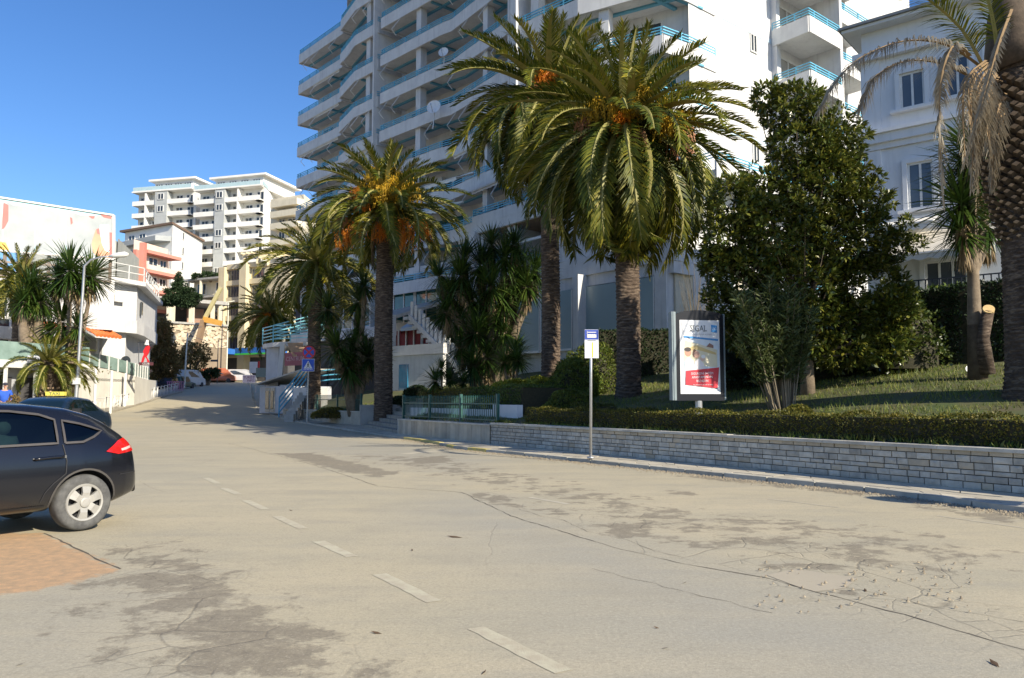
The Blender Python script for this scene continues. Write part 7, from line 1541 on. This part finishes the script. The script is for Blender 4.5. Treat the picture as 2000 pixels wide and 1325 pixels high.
ppoly([(.10, .55), (.12, .72), (.45, .68), (.93, .60), (.93, .36), (.10, .40)], C_('poster_house', (.72, .66, .48)), .008, 'poster_print', pst)
ppoly([(.12, .60), (.40, .66), (.90, .56), (.90, .53), (.40, .60), (.12, .56)], C_('poster_trim', (.66, .50, .22)), .010, 'poster_print', pst)
ppoly([(.66, .64), (.84, .62), (.84, .66), (.74, .69)], C_('poster_roof', (.30, .16, .12)), .011, 'poster_print', pst)
ppoly([(.10, .76), (.96, .72), (.96, .745), (.10, .785)], C_('poster_blue', (.05, .28, .62)), .012, 'blue_strip', pst)
ppoly([(.08, .22), (.10, .44), (.20, .50), (.32, .46), (.38, .36), (.36, .22)], C_('poster_shirt', (.50, .58, .64)), .012, 'poster_print', pst)
pell(.20, .56, .085, .055, C_('poster_face', (.50, .28, .20)), .013, 'poster_print', pst); pell(.19, .60, .085, .03, C_('poster_hair', (.05, .04, .04)), .014, 'poster_print', pst)
ppoly([(.34, .24), (.36, .44), (.46, .48), (.58, .42), (.66, .26)], C_('poster_blouse', (.78, .74, .74)), .014, 'poster_print', pst)
pell(.41, .53, .075, .05, C_('poster_face2', (.62, .36, .27)), .015, 'poster_print', pst); pell(.36, .55, .05, .055, C_('poster_hair2', (.16, .08, .05)), .0145, 'poster_print', pst); pell(.56, .48, .06, .038, C_('poster_face3', (.72, .50, .38)), .016, 'poster_print', pst); pell(.575, .505, .055, .025, C_('poster_hat', (.8, .8, .78)), .017, 'poster_print', pst)
rdp = ppoly([(.12, .125), (.92, .075), (.97, .36), (.13, .31)], C_('poster_red', (.62, .03, .05)), .019, 'red_panel', pst)
for s_, v, sz in (('SIGURONI SHTËPI', .275, .098), ('APARTAMENTIN', .225, .098), ('BIZNESIN', .175, .098)): text_mesh('lettering', s_, sz*.82, PW, rdp, pr(.54, v, .022), (math.pi/2, T_(-1.5), 0), .002, sx=.88)
text_mesh('lettering', 'me primin më të ulët në treg', .042, PW, rdp, pr(.55, .125, .022), (math.pi/2, T_(-1), 0), .001)
text_mesh('lettering', 'SIGAL', .20, INK, pst, pr(.47, .885, .009), (math.pi/2, 0, 0), .001, sx=.82); m = MB()
for u in (.255, .355, .455, .61): m.box(pr(u, .925, .012), (.055, .002, .006)).box(pr(u, .845, .012), (.055, .002, .006))
m.build('lettering_serifs', INK, pst, kind='stuff'); bl = ppoly([(.79, .84), (.94, .83), (.94, .93), (.79, .94)], C_('poster_blue', (0, 0, 0)), .008, 'logo_square', pst)
text_mesh('lettering', 'UG', .085, PW, bl, pr(.865, .885, .011), (math.pi/2, 0, 0), .001); text_mesh('lettering', 'UNIQA GROUP AUSTRIA', .045, mat('grey_ink', (.35, .37, .4), None, .6, 3.), pst, pr(.55, .805, .009), (math.pi/2, 0, 0), .001)
m = MB(); m.add([pr(.03, .98, .01), pr(.09, .80, .01), pr(.10, .80, .01), pr(.05, .985, .01)], [(0, 1, 2, 3)]); m.build('crease', mat('crease_grey', (.45, .46, .48), None, .6, 3.), pst)
# ---------------------------------------------------------------- cars
PAINT, nt, b_ = new_mat('black_car_paint'); b_.inputs['Base Color'].default_value = (.006, .007, .011, 1); b_.inputs['Roughness'].default_value = .32; b_.inputs['Coat Weight'].default_value = .35; b_.inputs['Coat Roughness'].default_value = .06
dn = noise(nt, 6, 5, .6, coord(nt)); sepz = N(nt, 'ShaderNodeSeparateXYZ'); L(nt, coord(nt), sepz.inputs[0]); dust = math_(nt, 'MULTIPLY', vramp(nt, sepz.outputs[2], .50, .15, 0, .22), vramp(nt, dn, .35, .7, .4, 1)); L(nt, mixc(nt, math_(nt, 'ADD', dust, .002), (.006, .007, .011), (.20, .17, .12)), b_.inputs['Base Color']); L(nt, math_(nt, 'ADD', math_(nt, 'MULTIPLY', dust, .9), .22, True), b_.inputs['Roughness'])
BPAINT = mat('dark_blue_car_paint', (.008, .018, .035), None, .25, 2., spec=.7)
CGL = glassmat('car_glass', (.005, .012, .014), .03, 0, .9); TYRE = mat('dusty_tyre', (.11, .11, .105), (.06, .06, .06), .9, 14., .3, 60); RIM = mat('wheel_cover_silver', (.40, .39, .36), (.33, .32, .29), .4, 9., metal=.25); BLK = mat('black_plastic', (.02, .02, .022), None, .6, 9.); CHR = mat('chrome_trim', (.5, .5, .5), None, .25, 9., metal=.9)
def lerp_tab(tab, x): return float(np.interp(x, [a[0] for a in tab], [a[1] for a in tab]))
def car(label, name, loc, ang, paint, prof, half_w=.885, wb=2.61, rear_off=0., glass_polys=(), group=None, side=1, hw_tab=None, arches=True):
    """car with nose towards -x, tail towards +x, rear axle at x=0; prof: top outline (x, z)"""
    t = thing(name, label, 'car', loc, ang, group); xs_ = np.array(sorted(set([p[0] for p in prof])|set(np.linspace(prof[0][0], prof[-1][0], 40)))); x0, x1 = xs_[0], xs_[-1]; rows_ = []
    for x in xs_:
        zt = lerp_tab(prof, x); f = lerp_tab(hw_tab, x); w_ = half_w*f; belt = 0; zb = .22+.12*max(0, (abs(x-(x0+x1)/2)/((x1-x0)/2)-.82)/.18)
        roofw = w_*(.70 if zt > 1.1 else .80); k = max(0, min(1, (zt-.96)/.25)); rw = w_*(.90*(1-k)+.70*k)
        belt = min(.96, zb+(zt-zb)*.80); lo_ = min(zb+.12, zb+(belt-zb)*.17); m1_ = min(.52, zb+(belt-zb)*.42); m2_ = min(.74, zb+(belt-zb)*.72)
        rows_.append([(x, 0, zb), (x, w_*.85, zb), (x, w_*.965, lo_), (x, w_, m1_), (x, w_*.995, m2_), (x, w_*.955, belt), (x, rw+(w_*.955-rw)*.45, belt+(zt-belt)*.50), (x, rw*1.02, belt+(zt-belt)*.86), (x, rw*.86, zt-.02*min(1, (zt-belt)/.1)), (x, rw*.45, zt-.003), (x, 0, zt+.004)])
    nr, nc = len(rows_), len(rows_[0]); V = []; 
    for r_ in rows_:
        V += r_
        V += [(x, -y, z) for x, y, z in r_[1:-1]][::-1]
    ring = 2*nc-2; F = [(i*ring+j, i*ring+(j+1) % ring, (i+1)*ring+(j+1) % ring, (i+1)*ring+j) for i in range(nr-1) for j in range(ring)]; F += [tuple(range(ring-1, -1, -1)), tuple((nr-1)*ring+j for j in range(ring))]
    me = bpy.data.meshes.new('body'); me.from_pydata(V, [], F); me.materials.append(paint); me.materials.append(BLK); bm = bmesh.new(); bm.from_mesh(me); bmesh.ops.recalc_face_normals(bm, faces=bm.faces)
    if bm.calc_volume(signed=True) < 0: bmesh.ops.reverse_faces(bm, faces=bm.faces)
    bm.to_mesh(me); bm.free()
    o = bpy.data.objects.new('_b', me); COL.objects.link(o); md = o.modifiers.new('s', 'SUBSURF'); md.levels = 2; cuts = []
    for wx in (0., -wb):
        m = MB(); m.tube([(wx, -1.2, .315), (wx, 1.2, .315)], .365, 36); cme = m.mesh('_c', BLK); c = bpy.data.objects.new('_c', cme); COL.objects.link(c); cuts.append(c)
        bmx = bmesh.new(); bmx.from_mesh(cme); bmesh.ops.recalc_face_normals(bmx, faces=bmx.faces)
        if bmx.calc_volume(signed=True) < 0: bmesh.ops.reverse_faces(bmx, faces=bmx.faces)
        bmx.to_mesh(cme); bmx.free()
        mm = o.modifiers.new('b', 'BOOLEAN'); mm.object = c; mm.operation = 'DIFFERENCE'; mm.solver = 'EXACT'
    for gp_ in glass_polys:
        n = len(gp_); cme = bpy.data.meshes.new('_c'); cme.from_pydata([(x, -1.3, z) for x, z in gp_]+[(x, 1.3, z) for x, z in gp_], [], [tuple(range(n)), tuple(range(2*n-1, n-1, -1))]+[(i, (i+1) % n, n+(i+1) % n, n+i) for i in range(n)])
        bmx = bmesh.new(); bmx.from_mesh(cme); bmesh.ops.recalc_face_normals(bmx, faces=bmx.faces)
        if bmx.calc_volume(signed=True) < 0: bmesh.ops.reverse_faces(bmx, faces=bmx.faces)
        bmx.to_mesh(cme); bmx.free(); c = bpy.data.objects.new('_c', cme); COL.objects.link(c); cuts.append(c); mm = o.modifiers.new('b', 'BOOLEAN'); mm.object = c; mm.operation = 'DIFFERENCE'; mm.solver = 'EXACT'
    for mm in o.modifiers: mm.show_viewport = mm.type == 'SUBSURF'
    dg = bpy.context.evaluated_depsgraph_get(); dg.update(); me0 = bpy.data.meshes.new_from_object(o.evaluated_get(dg)); bm = bmesh.new(); bm.from_mesh(me0); bvh = BVHTree.FromBMesh(bm)
    for mm in o.modifiers: mm.show_viewport = True
    dg.update(); me2 = bpy.data.meshes.new_from_object(o.evaluated_get(dg))
    for c in cuts+[o]: bpy.data.objects.remove(c)
    me2.name = 'body'
    inner = [(bvh.find_nearest(p.center)[3] or 0) > .012 for p in me2.polygons]
    me2.polygons.foreach_set('use_smooth', [not k for k in inner])
    me2.materials.clear(); me2.materials.append(paint); me2.materials.append(BLK)
    me2.polygons.foreach_set('material_index', [1 if k else 0 for k in inner]); link('body', me2, t)
    def on(x, z, s=1, off=.006):
        h = bvh.ray_cast(Vector((x, s*2, z)), Vector((0, -s, 0))); 
        return (h[0]+h[1]*off if h[1].dot(Vector((0, s, 0))) > 0 else h[0]-h[1]*off) if h[0] is not None else Vector((x, s*half_w*.8, z))
    def panel(poly, mt, nm, s=1, off=.006, par=None, sm=True, res=.05):
        """fills an outline (x, z) laid on the car's side"""
        xs2 = [p[0] for p in poly]; zs2 = [p[1] for p in poly]; c = Vector((sum(xs2)/len(xs2), sum(zs2)/len(zs2))); m = MB(); pts = []
        for (a_, b_) in zip(poly, poly[1:]+poly[:1]):
            k = max(1, int(math.dist(a_, b_)/res)); pts += [(a_[0]+(b_[0]-a_[0])*i/k, a_[1]+(b_[1]-a_[1])*i/k) for i in range(k)]
        n = len(pts); rings = 4; vs = []
        for i in range(rings+1):
            f_ = 1-i/rings
            vs += [tuple(on(c.x+(x-c.x)*f_, c.y+(z-c.y)*f_, s, off)) for x, z in pts] if i < rings else [tuple(on(c.x, c.y, s, off))]
        fs = [(i*n+j, i*n+(j+1) % n, (i+1)*n+(j+1) % n, (i+1)*n+j) for i in range(rings-1) for j in range(n)]+[((rings-1)*n+j, (rings-1)*n+(j+1) % n, rings*n) for j in range(n)]
        return m.add(vs, fs).build(nm, mt, par or t, sm)
    def line(pts, mt, nm, s=1, w_=.012, off=.008, par=None):
        vs = []; P_ = []
        for a_, b_ in zip(pts[:-1], pts[1:]):
            k = max(1, int(math.dist(a_, b_)/.05)); P_ += [(a_[0]+(b_[0]-a_[0])*i/k, a_[1]+(b_[1]-a_[1])*i/k) for i in range(k)]
        P_.append(pts[-1]); m = MB()
        for i, p in enumerate(P_):
            a_ = P_[max(0, i-1)]; b_ = P_[min(len(P_)-1, i+1)]; d = Vector((b_[0]-a_[0], b_[1]-a_[1])).normalized()*w_/2; vs += [tuple(on(p[0]-d.y, p[1]+d.x, s, off)), tuple(on(p[0]+d.y, p[1]-d.x, s, off))]
        return m.add(vs, [(2*i, 2*i+1, 2*i+3, 2*i+2) for i in range(len(P_)-1)]).build(nm, mt, par or t)
    for wx in (0., -wb):
        for s in (-1, 1):
            wy = s*(half_w-.115); w_ = link('wheel', None, t, (wx, wy, .315)); w_.empty_display_size = .2
            m = MB(); pr_ = [(.205, .095), (.235, .108), (.285, .104), (.308, .085), (.316, .05), (.316, -.05), (.305, -.09), (.22, -.1)]; n = 48; vs = []
            for i in range(n):
                a_ = 2*math.pi*i/n; vs += [(r_*math.cos(a_), s*y_, r_*math.sin(a_)) for r_, y_ in pr_]
            k = len(pr_); m.add(vs, [(i*k+j, i*k+j+1, ((i+1) % n)*k+j+1, ((i+1) % n)*k+j) for i in range(n) for j in range(k-1)]); m.build('tyre', TYRE, w_, True)
            m = MB(); m.tube([(0, s*.02, 0), (0, s*.025, 0)], .205, 40); m.build('wheel_well_disc', BLK, w_)
            m = MB(); n = 40; vs = []
            for i in range(n): a_ = 2*math.pi*i/n; vs += [(r_*math.cos(a_), s*y_, r_*math.sin(a_)) for r_, y_ in ((.212, .098), (.206, .108), (.186, .104), (.182, .08))]
            m.add(vs, [(i*4+j, i*4+j+1, ((i+1) % n)*4+j+1, ((i+1) % n)*4+j) for i in range(n) for j in range(3)])
            for i in range(6):
                a_ = math.pi/3*i+.42; ca, sa = math.cos(a_), math.sin(a_); pts = [(.03, -.045, .098), (.03, .045, .098), (.11, -.040, .112), (.11, .040, .112), (.185, -.054, .100), (.185, .054, .100)]
                m.add([(u*ca-v*sa, s*y_, u*sa+v*ca) for u, v, y_ in pts]+[(u*ca-v*sa, s*(y_-.04), u*sa+v*ca) for u, v, y_ in pts], [(0, 2, 3, 1), (2, 4, 5, 3), (0, 6, 8, 2), (2, 8, 10, 4), (1, 3, 9, 7), (3, 5, 11, 9)])
            m.tube([(0, s*.09, 0), (0, s*.118, 0), (0, s*.122, 0)], [.062, .055, .04], 24); m.build('rim', RIM, w_, False)
    return t, on, panel, line, bvh
PROF = [(-3.52, .42), (-3.46, .62), (-3.2, .76), (-2.7, .90), (-2.35, 1.0), (-2.0, 1.20), (-1.65, 1.38), (-1.3, 1.45), (-.9, 1.465), (-.5, 1.45), (-.1, 1.405), (.15, 1.335), (.35, 1.23), (.5, 1.10), (.60, .98), (.68, .86), (.73, .74), (.75, .66), (.76, .50), (.74, .42)]
HW = [(-3.52, .62), (-3.4, .80), (-3.1, .93), (-2.6, .99), (-1.2, 1.0), (0, 1.0), (.3, .965), (.55, .89), (.70, .78), (.76, .66)]
axis = math.atan2(.827, .562); wc = G(157, 1037, 0); cb = Vector((wc.x, wc.y, 0))-Vector((.827, -.562, 0))*.80; cb = Vector((cb.x, cb.y, 0.01))
gl_r = [(-1.12, .985), (-.30, .995), (-.29, 1.255), (-.45, 1.315), (-.75, 1.355), (-1.12, 1.365)]
gl_q = [(-.22, .995), (-.02, .998), (.12, 1.05), (.24, 1.115), (.12, 1.16), (-.02, 1.205), (-.21, 1.245)]
gl_f = [(-2.0, 1.0), (-1.20, .985), (-1.20, 1.365), (-1.5, 1.33), (-1.75, 1.22)]
CLR = bpy.data.materials.new('clear_tinted_glass'); CLR.use_nodes = True; nt = CLR.node_tree; nt.nodes.clear(); tr_ = N(nt, 'ShaderNodeBsdfTransparent'); tr_.inputs[0].default_value = (.26, .40, .40, 1); gs_ = N(nt, 'ShaderNodeBsdfGlossy'); gs_.inputs['Roughness'].default_value = .03; fr_ = N(nt, 'ShaderNodeFresnel'); fr_.inputs[0].default_value = 1.6; mx_ = N(nt, 'ShaderNodeMixShader'); oo_ = N(nt, 'ShaderNodeOutputMaterial')
L(nt, fr_.outputs[0], mx_.inputs[0]); L(nt, tr_.outputs[0], mx_.inputs[1]); L(nt, gs_.outputs[0], mx_.inputs[2]); L(nt, mx_.outputs[0], oo_.inputs[0])
ct, on, panel, line, bvh = car('black hatchback parked nose-in at the left edge, seen from its side with silver wheel covers', 'parked_car', cb, axis, PAINT, PROF, hw_tab=HW, glass_polys=(gl_r, gl_q, gl_f))
S = -1  # the side turned to the camera
for s in (-1, 1):
    for nm, gl in (('side_window', gl_r), ('quarter_window', gl_q), ('front_window', gl_f)):
        o = panel(gl, CLR, nm, s, -.004)
        line(gl+[gl[0]], mat('window_seal_grey', (.055, .05, .048), None, .5, 9.), 'window_seal', s, .024, .010, o)
    tl = panel([(.24, .875), (.42, .99), (.52, 1.02), (.60, .95), (.655, .86), (.40, .838)], mat('tail_light_red', (.55, .012, .01), None, .15, 4., spec=.9), 'tail_light', s, .012)
    panel([(.44, .895), (.60, .925), (.64, .90), (.45, .872)], mat('tail_light_pink', (.75, .45, .42), None, .2, 4.), 'reflector_strip', s, .016, tl)
    line([(-1.14, 1.40), (-1.16, .9), (-1.15, .34)], BLK, 'door_gap', s, .010); line([(-.25, .98), (-.22, .80), (-.23, .66), (-.36, .56), (-.44, .47), (-.48, .36)], BLK, 'door_gap', s, .010)
    line([(-2.25, .30), (-.42, .32)], BLK, 'sill_gap', s, .014); line([(.42, .60), (.60, .61), (.74, .61)], BLK, 'bumper_gap', s, .010)
    m = MB(); hh = [on(x, .835+.01*math.sin((x+.52)*8), s, .035) for x in np.linspace(-.55, -.27, 8)]; m.tube([on(-.56, .832, s, .0)]+hh+[on(-.26, .845, s, 0)], .016, 8); m.build('door_handle', PAINT, ct, True)
    m = MB(); q = on(-.235, .845, s, .012); m.box(tuple(q), (.02, .012, .03)); m.build('door_lock', CHR, ct)
    arch = [(.375*math.cos(a_), .315+.375*math.sin(a_)) for a_ in np.linspace(-.2, math.pi+.2, 24)]; arch = [p for p in arch if p[1] > .28]
    line(arch, mat('arch_edge_dust', (.06, .055, .05), None, .7, 9.), 'wheel_arch_edge', s, .022, .006)
SEAT = mat('seat_fabric_grey', (.14, .14, .135), (.10, .10, .10), .9, 9.)
for (x, y) in ((-.72, .38), (-.72, -.38), (-1.72, .38), (-1.72, -.38)):
    m = MB(); m.tube([(x+.02, y, .90), (x-.02, y, 1.06), (x, y, 1.10)], [.20, .19, .10], 10); m.build('seat_back', SEAT, ct, True); m = MB(); m.tube([(x, y-.11, 1.17), (x, y+.11, 1.17)], .075, 10); m.build('headrest', SEAT, ct, True)
# glass at the tail
# dark-blue taxi behind it, seen from the front
PRT = [(-3.5, .45), (-3.42, .72), (-3.1, .86), (-2.6, .96), (-2.3, 1.02), (-1.75, 1.33), (-1.4, 1.42), (-.9, 1.44), (-.3, 1.40), (.1, 1.22), (.45, 1.02), (.9, .98), (1.05, .85), (1.08, .5)]
HWT = [(-3.5, .70), (-3.3, .86), (-2.9, .97), (-2.0, 1.0), (0, 1.0), (.6, .96), (1.0, .85), (1.08, .75)]
tc = Vector((PX(104, 22.), 22., .0))
m = MB(); m.prism([(tc.x-6, tc.y-3), (tc.x+.95, tc.y-2.6), (tc.x+.7, tc.y+2.6), (tc.x-6, tc.y+2.6)], -.05, .14); m.build('parking_pavement', mat('left_pavement', (.36, .33, .26)), None, kind='structure'); nose = Vector((.10, -1)).normalized(); ta = math.atan2(-nose.y, -nose.x)
ctr0 = tc-Vector(( -nose.x, -nose.y, 0))*(-1.2)
tx, on2, panel2, line2, bvh2 = car('dark blue taxi behind the black hatchback, facing the street', 'taxi', Vector((tc.x-nose.x*1.2, tc.y-nose.y*1.2+0, .14)), ta, BPAINT, PRT, hw_tab=HWT)
def front(y, z): 
    h = bvh2.ray_cast(Vector((-4.5, y, z)), Vector((1, 0, 0))); return (h[0]-Vector((1, 0, -.4)).normalized()*.012) if h[0] is not None else Vector((-2, y, z))
ws = [(-.66, 1.04), (.66, 1.04), (.50, 1.36), (.25, 1.385), (-.25, 1.385), (-.50, 1.36)]; m = MB(); n = 14; vs = []
for i in range(n+1):
    for j in range(6+1): v = j/6; hw_ = .66-.16*v; vs.append(tuple(front(-hw_+2*hw_*i/n, 1.045+.325*v)))
m.add(vs, [(i*7+j, i*7+j+1, (i+1)*7+j+1, (i+1)*7+j) for i in range(n) for j in range(6)]); m.build('windscreen', CGL, tx, True)
for s in (-1, 1):
    panel2([(-2.0, 1.03), (-1.05, 1.02), (-1.05, 1.34), (-1.4, 1.33), (-1.7, 1.22)], CGL, 'side_window', s); panel2([(-.98, 1.02), (-.1, 1.03), (-.35, 1.28), (-.98, 1.34)], CGL, 'side_window', s)
    q = on2(-2.0, .98, s, .0); m = MB(); m.tube([q, q+Vector((0, s*.10, .03))], .02, 6).box(tuple(q+Vector((-.02, s*.19, .06))), (.12, .20, .14)); m.build('wing_mirror', BLK, tx)
m = MB(); m.box((-1.05, 0, 1.515), (.16, .50, .11)); ts = m.build('taxi_roof_sign', mat('taxi_yellow', (.72, .62, .10), None, .5, 4.), tx); text_mesh('lettering', 'TAXI', .11, INK, ts, (-1.135, 0, 1.513), (math.pi/2, 0, -math.pi/2), .002, sx=1.25)
# ---------------------------------------------------------------- man in blue at the far left, and a second figure's hat
def skin_body(pts, edges, rad, mt, nm, par, lv=2):
    me = bpy.data.meshes.new('_s'); me.from_pydata(pts, edges, []); o = bpy.data.objects.new('_s', me); COL.objects.link(o); md = o.modifiers.new('k', 'SKIN')
    for i, r_ in enumerate(rad): me.skin_vertices[0].data[i].radius = r_ if isinstance(r_, tuple) else (r_, r_)
    me.skin_vertices[0].data[0].use_root = True; sb_ = o.modifiers.new('s', 'SUBSURF'); sb_.levels = lv; dg = bpy.context.evaluated_depsgraph_get(); dg.update(); m2_ = bpy.data.meshes.new_from_object(o.evaluated_get(dg)); bpy.data.objects.remove(o)
    m2_.materials.clear(); m2_.materials.append(mt); m2_.polygons.foreach_set('use_smooth', [True]*len(m2_.polygons)); return link(nm, m2_, par)
SKN = mat('skin', (.50, .27, .18), None, .6, 9.)
pb = Vector((PX(9, 34), 34, zat(750, 34)-1.74)); t = thing('person', 'man in a bright blue jacket standing beyond the parked cars at the left edge', 'person', pb, T_(20))
skin_body([(0, 0, .95), (0, 0, 1.15), (0, 0, 1.36), (0, 0, 1.48), (0, -.01, 1.55), (0, -.02, 1.64), (0, -.01, 1.72), (-.11, 0, .88), (-.12, .02, .48), (-.12, .03, .08), (-.12, -.1, .04), (.11, 0, .88), (.12, -.02, .48), (.12, .02, .08), (.12, -.11, .04), (-.19, 0, 1.40), (-.27, .03, 1.15), (-.24, -.13, .96), (-.23, -.2, .90), (.19, 0, 1.40), (.27, .03, 1.15), (.24, -.13, .96), (.23, -.2, .90)],
 [(0, 1), (1, 2), (2, 3), (3, 4), (4, 5), (5, 6), (0, 7), (7, 8), (8, 9), (9, 10), (0, 11), (11, 12), (12, 13), (13, 14), (2, 15), (15, 16), (16, 17), (17, 18), (2, 19), (19, 20), (20, 21), (21, 22)],
 [(.16, .11), (.15, .11), (.17, .12), (.07, .06), (.055, .055), (.075, .09), (.065, .08), .09, .06, .045, .04, .09, .06, .045, .04, .07, .05, .04, .035, .07, .05, .04, .035], SKN, 'body', t)
JK = mat('bright_blue_jacket', (.02, .10, .50), (.02, .08, .42), .75, 9.); TR = mat('dark_trousers', (.03, .03, .04), None, .85, 9.)
skin_body([(0, 0, .88), (0, 0, 1.15), (0, 0, 1.37), (0, 0, 1.49), (-.20, 0, 1.40), (-.275, .03, 1.15), (-.25, -.11, .98), (.20, 0, 1.40), (.275, .03, 1.15), (.25, -.11, .98)], [(0, 1), (1, 2), (2, 3), (2, 4), (4, 5), (5, 6), (2, 7), (7, 8), (8, 9)], [(.20, .14), (.19, .14), (.20, .14), (.09, .08), .085, .068, .055, .085, .068, .055], JK, 'jacket', t)
skin_body([(0, 0, .93), (-.11, 0, .86), (-.12, .02, .48), (-.12, .03, .12), (.11, 0, .86), (.12, -.02, .48), (.12, .02, .12)], [(0, 1), (1, 2), (2, 3), (0, 4), (4, 5), (5, 6)], [(.19, .13), .11, .08, .065, .11, .08, .065], TR, 'trousers', t)
m = MB(); m.tube([(0, -.01, 1.69), (0, -.01, 1.75), (0, -.01, 1.80)], [.095, .095, .04], 14).box((0, -.11, 1.70), (.13, .10, .015)); m.build('cap', mat('dark_cap', (.03, .03, .05), None, .8, 9.), t, True)
for s in (-1, 1): m = MB(); m.tube([(s*.085, -.01, 1.64), (s*.10, -.01, 1.64)], .028, 8); m.build('ear', SKN, t); m = MB(); m.tube([(s*.03, -.112, 1.655), (s*.03, -.118, 1.655)], .012, 8); m.build('eye', DARKM, t)
m = MB(); m.tube([(0, -.10, 1.655), (0, -.135, 1.625), (0, -.105, 1.615)], [.01, .016, .01], 6); m.build('nose', SKN, t); m = MB(); m.box((0, -.108, 1.59), (.05, .012, .01)); m.build('mouth', mat('lips', (.35, .12, .10), None, .6, 9.), t)
p = P(28, 782, 33.); bush('small olive shrub standing by the man in blue', (p.x, p.y, zat(790, 33)-.6), .32, .3, .95, SCR, 900, .08, 40)
p = P(55, 762, 31.)
# white small floodlight on the lawn
p = GG(1892, 733); t = thing('garden_light', 'small round white garden light on the lawn near the tall yucca', 'garden light', p); m = MB(); m.tube([(0, 0, 0), (0, 0, .09)], .02, 6).tube([(0, .03, .12), (0, -.03, .13)], [.05, .085], 14); m.build('lamp', SW, t)
